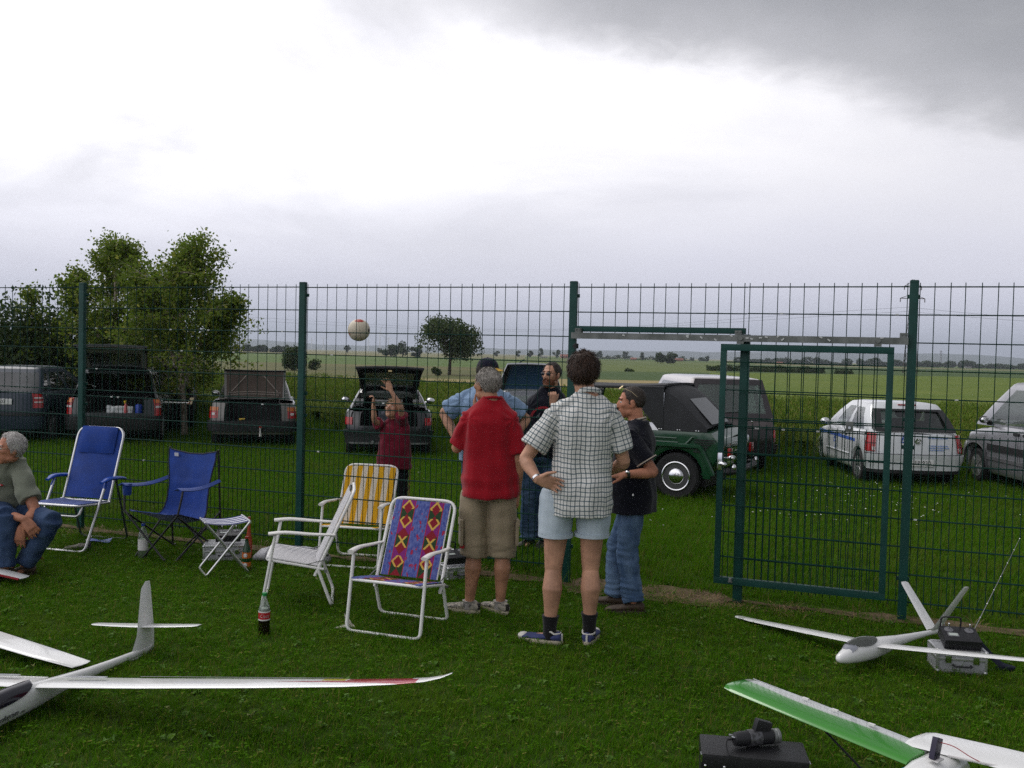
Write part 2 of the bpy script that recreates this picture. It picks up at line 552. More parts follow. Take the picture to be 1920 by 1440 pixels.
# ------------------------------------------------------------------ plants spread by geometry nodes
def leaf_material(name, c1, c2, c3=None, trans=0.35, rough=0.55, patch=0.7, pcol=None, pscale=0.6, spec=0.3):
    if name in MATS: return MATS[name]
    m = bpy.data.materials.new(name); m.use_nodes = True
    nt = m.node_tree; t = NT(nt); b = nt.nodes['Principled BSDF']
    out = nt.nodes['Material Output']
    b.inputs['Roughness'].default_value = rough
    b.inputs['Specular IOR Level'].default_value = spec
    g = t.n('ShaderNodeNewGeometry')
    oi = t.n('ShaderNodeObjectInfo')
    r = t.math('FRACT', t.math('ADD', g.outputs['Random Per Island'], oi.outputs['Random']))
    col = t.mix(r, (*c1, 1), (*c2, 1))
    if c3 is not None: col = t.mix(t.step(r, 0.86, 0.93), col, (*c3, 1))
    if pcol is not None:
        col = t.mix(t.math('MULTIPLY', t.step(t.noise(g.outputs['Position'], pscale, 6, 0.6), 0.50, 0.68), patch), col, (*pcol, 1))
    t.link(col, b.inputs['Base Color'])
    tl = t.n('ShaderNodeBsdfTranslucent', inp={0: col})
    ms = t.n('ShaderNodeMixShader', inp={0: trans, 1: b.outputs[0], 2: tl.outputs[0]})
    t.link(ms.outputs[0], out.inputs[0])
    MATS[name] = m
    return m

def blade(mb, base, h, w, lean, az, seg=2, mi=0, curl=0.5):
    d = V((cos(az), sin(az), 0)); side = V((-sin(az), cos(az), 0))
    prev = None; vs = []
    for k in range(seg + 1):
        u = k / seg
        c = base + d * (lean * h * (u ** (1 + curl))) + V((0, 0, h * (u - 0.25 * lean * u * u)))
        ww = w * (1 - u) ** 0.6
        if k == seg: vs.append(c)
        else: vs += [c - side * ww, c + side * ww]
    fs = []
    for k in range(seg - 1): fs.append((2 * k, 2 * k + 1, 2 * k + 3, 2 * k + 2))
    fs.append((2 * seg - 2, 2 * seg - 1, 2 * seg))
    mb.add(vs, fs, mi)

def spread(name, surf_mb, protos, density, smin, smax, seed, tilt=0.15, mask_scale=None, mask=(0.3, 0.5), label=None, cat=None):
    """one object that scatters prototype meshes over a hidden surface"""
    me = surf_mb.mesh(name, [], smooth=0)
    o = bpy.data.objects.new(name, me); COL.objects.link(o)
    pc = bpy.data.collections.new(name + '_pieces')
    for i, pm in enumerate(protos):
        q = bpy.data.objects.new(name + '_piece', pm); pc.objects.link(q)
    ng = bpy.data.node_groups.new(name, 'GeometryNodeTree')
    ng.interface.new_socket('Geometry', in_out='INPUT', socket_type='NodeSocketGeometry')
    ng.interface.new_socket('Geometry', in_out='OUTPUT', socket_type='NodeSocketGeometry')
    t = NT(ng)
    gi = t.n('NodeGroupInput'); go = t.n('NodeGroupOutput')
    dp = t.n('GeometryNodeDistributePointsOnFaces', inp={0: gi.outputs[0]})
    dp.inputs['Density'].default_value = density
    dp.inputs['Seed'].default_value = seed
    if mask_scale:
        pos = t.n('GeometryNodeInputPosition')
        ns = t.n('ShaderNodeTexNoise', inp={'Vector': pos.outputs[0], 'Scale': mask_scale, 'Detail': 3.0})
        mr = t.n('ShaderNodeMapRange', inp={0: ns.outputs[0], 1: mask[0], 2: mask[1], 3: 0.0, 4: density})
        t.link(mr.outputs[0], dp.inputs['Density'])
    ci = t.n('GeometryNodeCollectionInfo')
    ci.inputs['Collection'].default_value = pc
    ci.inputs['Separate Children'].default_value = True
    ci.inputs['Reset Children'].default_value = True
    rv = t.n('FunctionNodeRandomValue', data_type='FLOAT_VECTOR')
    rv.inputs[0].default_value = (-tilt, -tilt, 0); rv.inputs[1].default_value = (tilt, tilt, 6.283)
    rs = t.n('FunctionNodeRandomValue', data_type='FLOAT')
    rs.inputs[2].default_value = smin; rs.inputs[3].default_value = smax
    ri = t.n('FunctionNodeRandomValue', data_type='INT')
    ri.inputs[4].default_value = 0; ri.inputs[5].default_value = len(protos) - 1
    ri.inputs[8].default_value = seed + 7
    ip = t.n('GeometryNodeInstanceOnPoints', inp={'Points': dp.outputs[0], 'Instance': ci.outputs[0]})
    ip.inputs['Pick Instance'].default_value = True
    t.link(ri.outputs[2], ip.inputs['Instance Index'])
    t.link(rv.outputs[0], ip.inputs['Rotation'])
    t.link(rs.outputs[1], ip.inputs['Scale'])
    t.link(ip.outputs[0], go.inputs[0])
    md = o.modifiers.new('spread', 'NODES'); md.node_group = ng
    tag(o, label, cat, kind='stuff')
    return o

grass_m = leaf_material('grass_blade', (0.046, 0.146, 0.003), (0.098, 0.215, 0.008), (0.22, 0.20, 0.05), 0.35, 0.8, 0.55, (0.100, 0.170, 0.010), 1.4, spec=0.04)
grass_far_m = leaf_material('grass_blade_far', (0.050, 0.148, 0.003), (0.100, 0.210, 0.008), (0.16, 0.15, 0.04), 0.35, 0.7, 0.5, (0.115, 0.160, 0.018), 0.35, spec=0.04)

def tuft(seed, n, rad, hmin, hmax, w, m, lean=(0.2, 0.9), clover=0):
    random.seed(seed); mb = MB()
    for i in range(n):
        a = random.random() * 2 * pi; r = rad * sqrt(random.random())
        blade(mb, V((r * cos(a), r * sin(a), -0.006)), random.uniform(hmin, hmax), w * random.uniform(0.7, 1.3), random.uniform(*lean), random.random() * 2 * pi)
    for i in range(clover):
        a = random.random() * 2 * pi; r = rad * sqrt(random.random()); h = random.uniform(0.5, 0.9) * hmax
        for k in range(3):
            b = a + k * 2.1; s = random.uniform(0.003, 0.006)
            c = V((r * cos(a), r * sin(a), h)) + V((cos(b), sin(b), 0.1)) * s
            mb.add([c + V((cos(b + q * 1.2566), sin(b + q * 1.2566), 0.15 * sin(q * 2))) * s for q in range(5)], [(0, 1, 2, 3, 4)])
    return mb.mesh('grass_tuft', grass_m if m == 0 else grass_far_m, smooth=0)

def strip_surface(s0, s1, d0, d1, ds=0.4, hole=None, keep=None):
    """ground patch between two distances from the fence"""
    mb = MB(); ns = max(1, int((s1 - s0) / ds)); nd = max(1, int((d1 - d0) / ds))
    vs = []
    for j in range(nd + 1):
        for i in range(ns + 1):
            q = fpos(s0 + (s1 - s0) * i / ns, 0, d0 + (d1 - d0) * j / nd)
            vs.append((q.x, q.y, gz(q.x, q.y) + 0.002))
    fs = []
    for j in range(nd):
        for i in range(ns):
            c = fpos(s0 + (s1 - s0) * (i + .5) / ns, 0, d0 + (d1 - d0) * (j + .5) / nd)
            if abs(c.x) > 0.62 * max(c.y, 0) + 1.0: continue
            if c.y < 2.6: continue
            if keep and not keep(c): continue
            fs.append((j * (ns + 1) + i, j * (ns + 1) + i + 1, (j + 1) * (ns + 1) + i + 1, (j + 1) * (ns + 1) + i))
    mb.add(vs, fs)
    return mb

near_t = [tuft(i, 17, 0.045, 0.018, 0.046, 0.0017, 0, (0.2, 1.1)) for i in range(4)] + [tuft(11, 10, 0.05, 0.016, 0.036, 0.0016, 0, (0.3, 1.2), 3), tuft(12, 12, 0.03, 0.035, 0.075, 0.0018, 0, (0.2, 0.7))]
spread('lawn_grass', strip_surface(-7, 8, -7, -0.14, 0.3), near_t, 1000, 0.7, 1.25, 3, label='short mown lawn grass in front of the fence', cat='grass')
def rosette(seed):
    random.seed(seed); mb = MB()
    for i in range(random.randint(4, 7)):
        a = random.random() * 6.283; L = random.uniform(.02, .045); w = L * random.uniform(.22, .34); d = V((cos(a), sin(a), 0)); sd = V((-sin(a), cos(a), 0)); z = random.uniform(.012, .028)
        mb.add([d * .004, d * L * .45 - sd * w + V((0, 0, z)), d * L + V((0, 0, z * .7)), d * L * .45 + sd * w + V((0, 0, z)), d * L * .5 + V((0, 0, z * .8))], [(0, 1, 4), (1, 2, 4), (2, 3, 4), (3, 0, 4)])
    return mb.mesh('leaf_rosette', weed_m, smooth=0)
weed_m = leaf_material('lawn_weed', (0.07, 0.17, 0.02), (0.15, 0.26, 0.05), (0.22, 0.24, 0.08), 0.3, 0.6, spec=.15)
spread('lawn_weeds', strip_surface(-7, 8, -7, -0.1, 0.3), [rosette(i) for i in range(4)], 32, 0.5, 1.3, 23, tilt=.2, mask_scale=1.3, mask=(0.38, 0.62), label='small broad-leaved weeds scattered in the lawn', cat='weeds')
long_t = [tuft(70 + i, 9, 0.03, 0.05, 0.11, 0.0016, 0, (0.2, 0.9)) for i in range(2)]
spread('lawn_tufts', strip_surface(-7, 8, -7, -0.1, 0.3), long_t, 90, 0.6, 1.2, 29, mask_scale=2.2, mask=(0.48, 0.66), label='longer uncut grass tufts scattered in the lawn', cat='grass')
spread('soil_edge_grass', strip_surface(-7, 8, -0.3, 0.35, 0.15), near_t, 700, 0.7, 1.4, 5, mask_scale=2.2, mask=(0.42, 0.62), label='patchy grass growing in the soil along the fence foot', cat='grass')
mid_t = [tuft(20 + i, 22, 0.09, 0.03, 0.085, 0.0035, 1, (0.2, 0.9)) for i in range(3)] + [tuft(30, 16, 0.06, 0.08, 0.15, 0.003, 1, (0.2, 0.7))]
spread('parking_grass', strip_surface(-16, 18, 0.14, 13.5, 0.5), mid_t, 170, 0.7, 1.25, 8, label='rough meadow grass where the cars stand', cat='grass')

# dry straw lying in the gate opening
straw_m = leaf_material('dry_straw', (0.34, 0.22, 0.10), (0.22, 0.14, 0.06), None, 0.15)
straw_t = [tuft(40 + i, 14, 0.06, 0.02, 0.07, 0.002, 0, (0.9, 2.2)) for i in range(2)]
for q in straw_t: q.materials.clear(); q.materials.append(straw_m)
spread('dry_straw', strip_surface(0.15, 1.9, -0.28, 0.05, 0.1), straw_t, 500, 0.7, 1.3, 6, mask_scale=3.0, mask=(0.45, 0.6), label='dry mown straw lying in the gate opening', cat='straw')
spread('dry_stalks', strip_surface(-7, 8, -0.25, 0.15, 0.15), straw_t, 300, 0.6, 1.2, 9, mask_scale=1.6, mask=(0.55, 0.7), label='dead grass stalks along the fence foot', cat='straw')

# white flowers in the parking meadow
def daisies():
    random.seed(77); mb = MB()
    for i in range(210):
        if i < 140: q = ground(random.gauss(1640, 120), random.uniform(905, 985))
        else: q = ground(random.uniform(620, 1900), random.uniform(880, 1010))
        if fdist(q.x, q.y) < 0.5: continue
        h = random.uniform(0.06, 0.12); r = random.uniform(0.008, 0.015)
        n = 6
        mb.add([q + V((r * cos(2 * pi * k / n), r * sin(2 * pi * k / n), h + random.uniform(-.004, .004))) for k in range(n)], [tuple(range(n))])
        mb.tube([q, q + V((0, 0, h))], 0.0015, 3, cap=False, mi=1)
    o = mb.build('clover_flowers', [mat('petal', (0.8, 0.8, 0.74)), grass_far_m], smooth=0)
    tag(o, 'small white clover flowers scattered in the parking meadow', 'flowers', kind='stuff')
daisies()

# crop plants at the near side of the field and its ragged green margin
crop_leaf = leaf_material('crop_leaf', (0.13, 0.225, 0.020), (0.23, 0.315, 0.045), (0.34, 0.31, 0.09), 0.45, 0.6, 0.5, (0.24, 0.30, 0.055), 0.25, spec=.1)
def crop_clump(seed):
    random.seed(seed); mb = MB()
    for i in range(26):
        a = random.random() * 6.283; r = 0.17 * sqrt(random.random()); h = random.uniform(0.62, 0.86)
        b = V((r * cos(a), r * sin(a), 0)); az = random.random() * 6.283; ln = random.uniform(0.02, 0.16)
        tip = b + V((cos(az) * ln, sin(az) * ln, h))
        mb.tube([b, b.lerp(tip, .6), tip], [0.004, 0.003, 0.003], 3, cap=False)
        mb.tube([tip, tip + V((cos(az) * .02, sin(az) * .02, .035)), tip + V((cos(az) * .05, sin(az) * .05, .075))], [0.006, 0.009, 0.002], 4, cap=False)
        for k in range(3):
            blade(mb, b.lerp(tip, random.uniform(0.1, 0.75)), random.uniform(0.14, 0.26), 0.007, random.uniform(0.5, 1.6), random.random() * 6.283, 3)
    return mb.mesh('crop_clump', crop_leaf, smooth=0)
clumps = [crop_clump(s) for s in (1, 2, 3)]
def in_crop(c): return c.y < 46
spread('crop_plants', strip_surface(-30, 34, CROP_D, 27, 0.6, keep=in_crop), clumps, 9, 0.8, 1.12, 12, tilt=0.1, label='standing green corn along the near side of the crop field', cat='crop')
weeds_t = [tuft(50 + i, 26, 0.14, 0.25, 0.62, 0.006, 1, (0.15, 0.7)) for i in range(3)]
spread('field_margin_grass', strip_surface(-16, 20, CROP_D - 1.1, CROP_D + 0.5, 0.4), weeds_t, 14, 0.6, 1.15, 14, mask_scale=0.6, mask=(0.3, 0.55), label='tall weedy grass along the edge of the crop field', cat='grass')
fence_weeds = [tuft(60, 14, 0.05, 0.12, 0.34, 0.002, 1, (0.1, 0.5)), tuft(61, 9, 0.04, 0.15, 0.42, 0.0018, 1, (0.1, 0.4))]
spread('fence_weeds', strip_surface(-7, 8, -0.06, 0.16, 0.12), fence_weeds, 30, 0.6, 1.2, 19, mask_scale=1.1, mask=(0.48, 0.62), label='thin tall weeds standing in the fence', cat='weeds')

# ------------------------------------------------------------------ trees
def leaf_quads(pts, size, seed, droop=0.3):
    """one small two-triangle leaf at every point"""
    rng = np.random.default_rng(seed); pts = np.asarray(pts); n = len(pts)
    a = rng.normal(size=(n, 3)); a[:, 2] -= droop; a /= np.linalg.norm(a, axis=1)[:, None]
    b = rng.normal(size=(n, 3)); b -= a * (a * b).sum(1)[:, None]; b /= np.linalg.norm(b, axis=1)[:, None]
    s = size * rng.uniform(0.6, 1.3, n)[:, None]
    v = np.empty((n, 4, 3))
    v[:, 0] = pts - a * s * 0.5; v[:, 1] = pts + b * s * 0.36; v[:, 2] = pts + a * s * 0.62; v[:, 3] = pts - b * s * 0.36
    f = np.arange(n * 4).reshape(n, 4)
    return v.reshape(-1, 3), f

def leaf_mesh(name, pts, size, seed, m, droop=0.3):
    v, f = leaf_quads(pts, size, seed, droop)
    me = bpy.data.meshes.new(name); me.from_pydata(v.tolist(), [], f.tolist()); me.materials.append(m)
    return me

bark_m = mat('bark', (0.06, 0.045, 0.03), 0.9, var=0.4, vs=12, bump=0.5, bs=30)
birch_bark = mat('birch_bark', (0.46, 0.40, 0.32), 0.8, vs=9, col2=(0.12, 0.09, 0.06), bump=0.3, bs=25)
birch_leaf = leaf_material('birch_leaf', (0.090, 0.160, 0.012), (0.19, 0.25, 0.030), (0.28, 0.29, 0.05), 0.5, 0.5, 0.3, (0.06, 0.11, 0.012), 1.2, spec=.2)
dark_leaf = leaf_material('dark_leaf', (0.030, 0.060, 0.012), (0.060, 0.095, 0.020), None, 0.3, 0.55, 0.4, (0.022, 0.045, 0.01), 0.8)
mid_leaf = leaf_material('mid_leaf', (0.035, 0.065, 0.014), (0.075, 0.110, 0.026), None, 0.3)
far_leaf = leaf_material('far_leaf', (0.030, 0.055, 0.018), (0.055, 0.085, 0.025), None, 0.2)

def branchy_tree(name, label, base, stems, seed, leaf_m, trunk_m, leaf_n, leaf_size, group=None, cat='tree', droop=0.3, twig=0.16, spreadw=1.0, low=0.25):
    """stems: list of (points, radius); boughs grow from the stems and carry twigs of leaves"""
    rng = random.Random(seed)
    root = empty(name, base, 0, label, cat, group)
    tr = MB(); tips = []
    for pts, r0, reach in stems:
        path = bez([V(p) for p in pts], 6); m = len(path)
        tr.tube(path, [r0 * (1 - 0.85 * i / (m - 1)) for i in range(m)], 8)
        nb = int(reach[1])
        for b in range(nb):
            u = low + (0.98 - low) * (b + rng.random()) / nb
            p = path[int(u * (m - 1))]
            az = rng.random() * 6.283
            L = reach[0] * (1.05 - 0.75 * abs(u - 0.45) ** 1.2 - 0.35 * u) * rng.uniform(0.55, 1.15)
            el = rng.uniform(0.05, 0.55) + 0.6 * u
            d = V((cos(az) * cos(el) * spreadw, sin(az) * cos(el) * spreadw, sin(el)))
            bp = [p, p + d * L * 0.5 + V((0, 0, 0.03)), p + d * L + V((0, 0, -0.10 * L))]
            bb = bez(bp, 4); br = r0 * 0.28 * (1.1 - u)
            tr.tube(bb, [max(0.004, br * (1 - 0.8 * i / (len(bb) - 1))) for i in range(len(bb))], 5, cap=False)
            for k in range(7):
                w = rng.uniform(0.25, 1.0); q = bb[int(w * (len(bb) - 1))]
                az2 = az + rng.uniform(-1.4, 1.4); l2 = L * rng.uniform(0.2, 0.5)
                e = q + V((cos(az2), sin(az2), rng.uniform(-0.5, 0.6))) * l2
                tr.tube([q, q.lerp(e, .5) + V((0, 0, .02)), e], [0.005, 0.004, 0.002], 3, cap=False)
                tips.append((q, e))
        tips.append((path[int(m * .8)], path[-1] + V((0, 0, 0.12))))
        tips.append((path[int(m * .9)], path[-1] + V((0.05, 0, 0.2))))
    nr = np.random.default_rng(seed)
    pts = []
    per = max(1, leaf_n // len(tips))
    for q, e in tips:
        u = nr.uniform(0.1, 1.08, per)[:, None]
        c = np.array(q)[None] * (1 - u) + np.array(e)[None] * u
        g = nr.normal(size=(per, 3)) * twig * 0.55
        g[:, 2] = g[:, 2] * 0.9 - np.abs(nr.normal(size=per)) * twig * 0.35
        pts.append(c + g)
    pts = np.concatenate(pts)
    tr.build('trunk', trunk_m, root, smooth=60)
    o = link_mesh('crown', leaf_mesh('crown', pts, leaf_size, seed, leaf_m, droop), root)
    return root

def P3(px, py, base, depth_off=0.0):
    """pixel to an offset from a tree's base, for laying out stems and boughs"""
    return at(px, py, base.y + depth_off) - base

b1 = at(346, 838, 20.6); b1.z = gz(b1.x, b1.y)
branchy_tree('birch_tree', 'birch with pale trunk and round green crown behind the dark estate car', b1,
    [([(0, 0, 0), P3(344, 760, b1), P3(338, 660, b1), P3(340, 560, b1), P3(345, 470, b1)], 0.085, (1.85, 46)),
     ([P3(343, 730, b1), P3(375, 650, b1, -.2), P3(415, 600, b1, -.3), P3(440, 575, b1, -.3)], 0.045, (0.85, 14)),
     ([P3(340, 700, b1), P3(300, 620, b1, .2), P3(275, 570, b1, .3), P3(265, 530, b1, .3)], 0.045, (0.8, 12))],
    21, birch_leaf, birch_bark, 32000, 0.072, 'birches behind the parked cars', twig=0.20, low=0.30)
b2 = at(215, 838, 22.0); b2.z = gz(b2.x, b2.y)
branchy_tree('birch_tree', 'taller loose birch with a forked top above the estate car tailgate', b2,
    [([(0, 0, 0), P3(222, 700, b2), P3(218, 600, b2), P3(216, 520, b2), P3(215, 465, b2)], 0.08, (1.5, 36)),
     ([P3(222, 690, b2), P3(180, 620, b2, .2), P3(150, 560, b2, .2), P3(137, 512, b2, .2)], 0.045, (0.75, 13)),
     ([P3(222, 690, b2), P3(255, 620, b2, -.3), P3(285, 570, b2, -.3), P3(298, 540, b2, -.3)], 0.045, (0.9, 12))],
    33, birch_leaf, birch_bark, 24000, 0.074, 'birches behind the parked cars', twig=0.20, low=0.18)
b3 = at(70, 838, 22.5); b3.z = gz(b3.x, b3.y)
branchy_tree('young_tree', 'thin sparse sapling poking above the hedge at the left edge', b3,
    [([(0, 0, 0), P3(66, 700, b3), P3(60, 600, b3), P3(58, 540, b3)], 0.04, (0.6, 16)),
     ([P3(66, 700, b3), P3(95, 640, b3), P3(110, 600, b3)], 0.03, (0.6, 8))],
    35, birch_leaf, bark_m, 2200, 0.07, twig=0.16, low=0.4)

def bush(name, label, base, w, h, n, leaf_size, m, seed, group=None, cat='bush', depth=None, lumps=9):
    """a many-stemmed shrub; its leaves fill several uneven lobes"""
    rng = random.Random(seed); nr = np.random.default_rng(seed)
    root = empty(name, base, 0, label, cat, group)
    st = MB(); pts = []
    depth = depth or w * 0.7
    for i in range(lumps):
        a = rng.random() * 6.283; r = sqrt(rng.random()) * 0.62
        c = V((cos(a) * r * w / 2, sin(a) * r * depth / 2, h * rng.uniform(0.28, 0.74) * (1.1 - 0.35 * r)))
        rr = rng.uniform(0.26, 0.42)
        st.tube([V((c.x * .2, c.y * .2, 0)), V((c.x * .6, c.y * .6, c.z * .5)), c], [0.03 * h, 0.02 * h, 0.005 * h], 5, cap=False)
        k = n // lumps
        d = nr.normal(size=(k, 3)); d /= np.linalg.norm(d, axis=1)[:, None]
        rad = nr.uniform(0.35, 1.08, k)[:, None] ** 0.6
        q = d * rad * np.array([w * rr * .8, depth * rr * .8, h * rr * 0.95]) + np.array(c)
        q[:, 2] = np.maximum(q[:, 2], 0.02 * h)
        pts.append(q)
    st.build('stem', bark_m, root, smooth=60)
    link_mesh('foliage', leaf_mesh('foliage', np.concatenate(pts), leaf_size, seed, m), root)
    return root

hb = at(35, 838, 22.8); hb.z = gz(hb.x, hb.y)
bush('bush', 'dense dark green bush behind the blue-grey car at the left edge', hb, 3.6, 3.05, 15000, 0.10, dark_leaf, 5, depth=2.2, lumps=14)
hb2 = at(215, 838, 23.6); hb2.z = gz(hb2.x, hb2.y)
bush('bush', 'dark bush filling the gap under the birches behind the open tailgate', hb2, 3.8, 2.7, 15000, 0.09, dark_leaf, 6, depth=1.8, lumps=12)

def field_tree(name, label, px, top, base, width, Y, n, size, seed, m=mid_leaf, group=None, lobes=None, trunk=True):
    """a tree in the middle or far distance, sized from its picture height at distance Y"""
    b = at(px, base, Y); b.z = Z_FAR + 0.1
    k = Y / F_PX
    H = (base - top) * k; W = width * k
    rng = random.Random(seed); nr = np.random.default_rng(seed)
    root = empty(name, b, 0, label, 'tree', group)
    tr = MB()
    tr.tube([(0, 0, -0.2), (W * .01, 0, H * .3), (0, 0, H * .75)], [H * .035, H * .025, H * .008], 7)
    pts = []
    L = lobes or 11
    for i in range(L):
        a = rng.random() * 6.283
        zc = rng.uniform(0.17, 0.86); rmax = 0.42 * (1 - ((zc - 0.45) / 0.55) ** 2) ** 0.5 if abs(zc - .45) < .55 else .1
        c = V((cos(a) * rmax * W * rng.uniform(.3, 1), sin(a) * rmax * W * rng.uniform(.3, 1), H * zc))
        if trunk: tr.tube([(0, 0, c.z * .55), c * .7 + V((0, 0, c.z * .12)), c], [H * .012, H * .007, H * .003], 4, cap=False)
        r = rng.uniform(.16, .27)
        q = nr.normal(size=(n // L, 3)); q /= np.linalg.norm(q, axis=1)[:, None]
        q = q * (nr.uniform(.2, 1.1, n // L)[:, None] ** .5) * np.array([W * r, W * r, H * r * .8]) + np.array(c)
        q[:, 2] = np.maximum(q[:, 2], H * .1)
        pts.append(q)
    tr.build('trunk', bark_m, root, smooth=60)
    link_mesh('crown', leaf_mesh('crown', np.concatenate(pts), size, seed, m), root)
    return root

field_tree('field_tree', 'lone round-crowned tree in the middle distance above the cap', 842, 598, 706, 122, 78, 9000, 0.19, 51, mid_leaf, lobes=18)
bt = at(549, 702, 80); bt.z = Z_FAR + .1
bush('bush', 'round dark bush in the meadow above the silver saloon', bt, 2.6, 2.2, 3200, 0.18, dark_leaf, 52, lumps=12)
bt = at(590, 697, 84); bt.z = Z_FAR + .1
bush('bush', 'small straggly shrub just right of the round meadow bush', bt, 1.2, 1.2, 500, 0.18, mid_leaf, 53, lumps=6)
bt = at(818, 706, 74); bt.z = Z_FAR + .1
bush('bush', 'low shrub at the foot of the lone field tree', bt, 0.8, 0.8, 350, 0.16, dark_leaf, 54, lumps=5)
G = 'small trees along the far field edge'
for i, (px, top, base, w, lab) in enumerate([
    (538, 643, 656, 11, 'tiny tree on the skyline over the far wood, nearest to the birches'),
    (652, 641, 656, 13, 'small skyline tree directly under the flying ball'),
    (710, 642, 657, 12, 'small skyline tree between the ball and the dark tree clump'),
    (931, 651, 664, 11, 'tiny tree on the skyline above the navy cap'),
    (971, 651, 665, 10, 'tiny tree first right of the navy cap on the skyline'),
    (994, 649, 665, 11, 'upright tiny tree, second right of the navy cap on the skyline'),
    (1014, 648, 666, 11, 'tallest of the tiny trees in the row above the sunglasses man'),
    (1043, 651, 667, 15, 'broad tiny tree beside the far red barn'),
    (1124, 652, 668, 12, 'tiny skyline tree just right of the brown-haired man'),
    (1172, 652, 669, 12, 'tiny skyline tree above the head with pushed-up glasses'),
    (1203, 655, 671, 11, 'tiny skyline tree left of the wide tree clump'),
    (1326, 659, 673, 9, 'lone tiny tree on the skyline left of the gate leaf')]):
    field_tree('far_tree', lab, px, top, base, w, 520 + 25 * (i % 5), 420, 0.75, 60 + i, far_leaf, G, 8)
for i, (px, top, base, w, lab) in enumerate([
    (733, 648, 671, 36, 'left lobe of the dark tree clump beside the lone field tree'),
    (755, 639, 671, 30, 'tallest tree of the dark clump beside the lone field tree'),
    (780, 648, 672, 26, 'right-hand tree of the dark clump beside the lone field tree'),
    (1238, 653, 674, 24, 'left tree of the wide clump on the skyline'),
    (1257, 652, 674, 24, 'right tree of the wide clump on the skyline')]):
    field_tree('far_tree', lab, px, top, base, w, 300, 900, 0.6, 80 + i, far_leaf, 'trees of the far clumps', 9, trunk=False)

def treeline(name, label, x0, x1, ytop, ybase, Y, n, size, seed, m=far_leaf, jag=0.35):
    """a far wood that reads as one mass"""
    nr = np.random.default_rng(seed); rng = random.Random(seed); pts = []
    a = at(x0, ybase, Y); b = at(x1, ybase + (x1 - x0) * 0.0249, Y)
    H = (ybase - ytop) * Y / F_PX
    m_ = max(3, int((b - a).length / (H * 0.9)))
    for i in range(m_):
        c = a.lerp(b, (i + rng.random()) / m_); h = H * (1 - jag * rng.random() ** 1.5)
        k = n // m_
        q = nr.normal(size=(k, 3)); q /= np.linalg.norm(q, axis=1)[:, None]
        q = q * (nr.uniform(.2, 1.1, k)[:, None] ** .5) * np.array([H * rng.uniform(.5, .9), H * .5, h * .52]) + np.array([c.x, c.y, Z_FAR + h * .5])
        pts.append(q)
    o = link_mesh(name, leaf_mesh(name, np.concatenate(pts), size, seed, m))
    tag(o, label, 'wood', kind='stuff')
treeline('wood', 'dark wood on the skyline between the birches and the fence post', 400, 560, 646, 660, 420, 5000, 0.9, 90)
treeline('wood', 'long tree belt on the skyline at the right', 1640, 2000, 668, 683, 600, 9000, 1.2, 91, jag=0.5)
treeline('wood', 'far tree belt on the skyline behind the gate leaf', 1380, 1640, 662, 676, 650, 6000, 1.2, 92, jag=0.7)
treeline('wood', 'low bushes on the skyline above the green off-road car', 1080, 1330, 662, 671, 650, 2600, 1.0, 93, jag=0.8)

def hedge(name, label, x0, x1, ytop, ybase, Y, n, seed):
    a = at(x0, ybase, Y); b = at(x1, ybase + (x1 - x0) * .0249, Y); H = (ybase - ytop) * Y / F_PX
    a.z = b.z = Z_FAR + .1
    nr = np.random.default_rng(seed)
    u = nr.random(n); ang = nr.random(n) * pi; r = nr.uniform(.5, 1.1, n)
    hh = H * (0.75 + 0.35 * np.array([noise.noise(V((x * 9, seed, 0))) for x in u]))
    p = np.array(a)[None] * (1 - u[:, None]) + np.array(b)[None] * u[:, None]
    p[:, 1] += np.cos(ang) * r * H * .6; p[:, 2] += np.sin(ang) * r * hh
    root = empty(name, (a + b) / 2, 0, label, 'hedge')
    for k in range(8):
        q = a.lerp(b, (k + .5) / 8) - (a + b) / 2
        MB().tube([q, q + V((.05, 0, H * .5))], 0.03, 5).build('stem', bark_m, root)
    link_mesh('foliage', leaf_mesh('foliage', p - np.array((a + b) / 2)[None], 0.28, seed, dark_leaf), root)
hedge('hedge', 'long dark field hedge beyond the crop behind the gate', 1325, 1545, 688, 702, 150, 5000, 94)
hedge('hedge', 'short dark hedge piece right of the long hedge beyond the crop', 1565, 1598, 694, 704, 150, 800, 95)
bt = at(1180, 699, 120); bt.z = Z_FAR + .15
bush('bush', 'small round bush in the green field right of the brown-haired man', at(1180, 700, 120) * 1.0, 1.3, 0.7, 400, 0.2, dark_leaf, 96, lumps=6)

# ---- hills on the skyline
def hills(name, x0, x1, peaks, Y, m, base=-4):
    mb = MB(); N = 90
    a = at(x0, hy(x0), Y); b = at(x1, hy(x1), Y)
    rows = []
    for dy, f in ((0, 0.0), (250, .55), (600, .92), (900, 1.0), (1500, .6), (2200, 0)):
        row = []
        for i in range(N + 1):
            u = i / N; x = x0 + (x1 - x0) * u
            h = 0
            for c, w, k in peaks: h += k * exp(-((x - c) / w) ** 2)
            h = h * Y / F_PX + 4.5 * noise.noise(V((u * 40, Y * .01, 0))) + 3.0 * noise.noise(V((u * 160, 7, dy)))
            q = a.lerp(b, u)
            row.append(V((q.x * (1 + dy / Y), q.y + dy, base + max(0.0, h) * f * (1 + dy / Y))))
        rows.append(row)
    mb.add([q for r in rows for q in r], [(j * (N + 1) + i, j * (N + 1) + i + 1, (j + 1) * (N + 1) + i + 1, (j + 1) * (N + 1) + i) for j in range(len(rows) - 1) for i in range(N)])
    return tag(mb.build(name, m, smooth=180), kind='structure')
hill_m = field_mat('wooded_hill', (0.035, 0.055, 0.025), (0.06, 0.075, 0.035), 0.02)
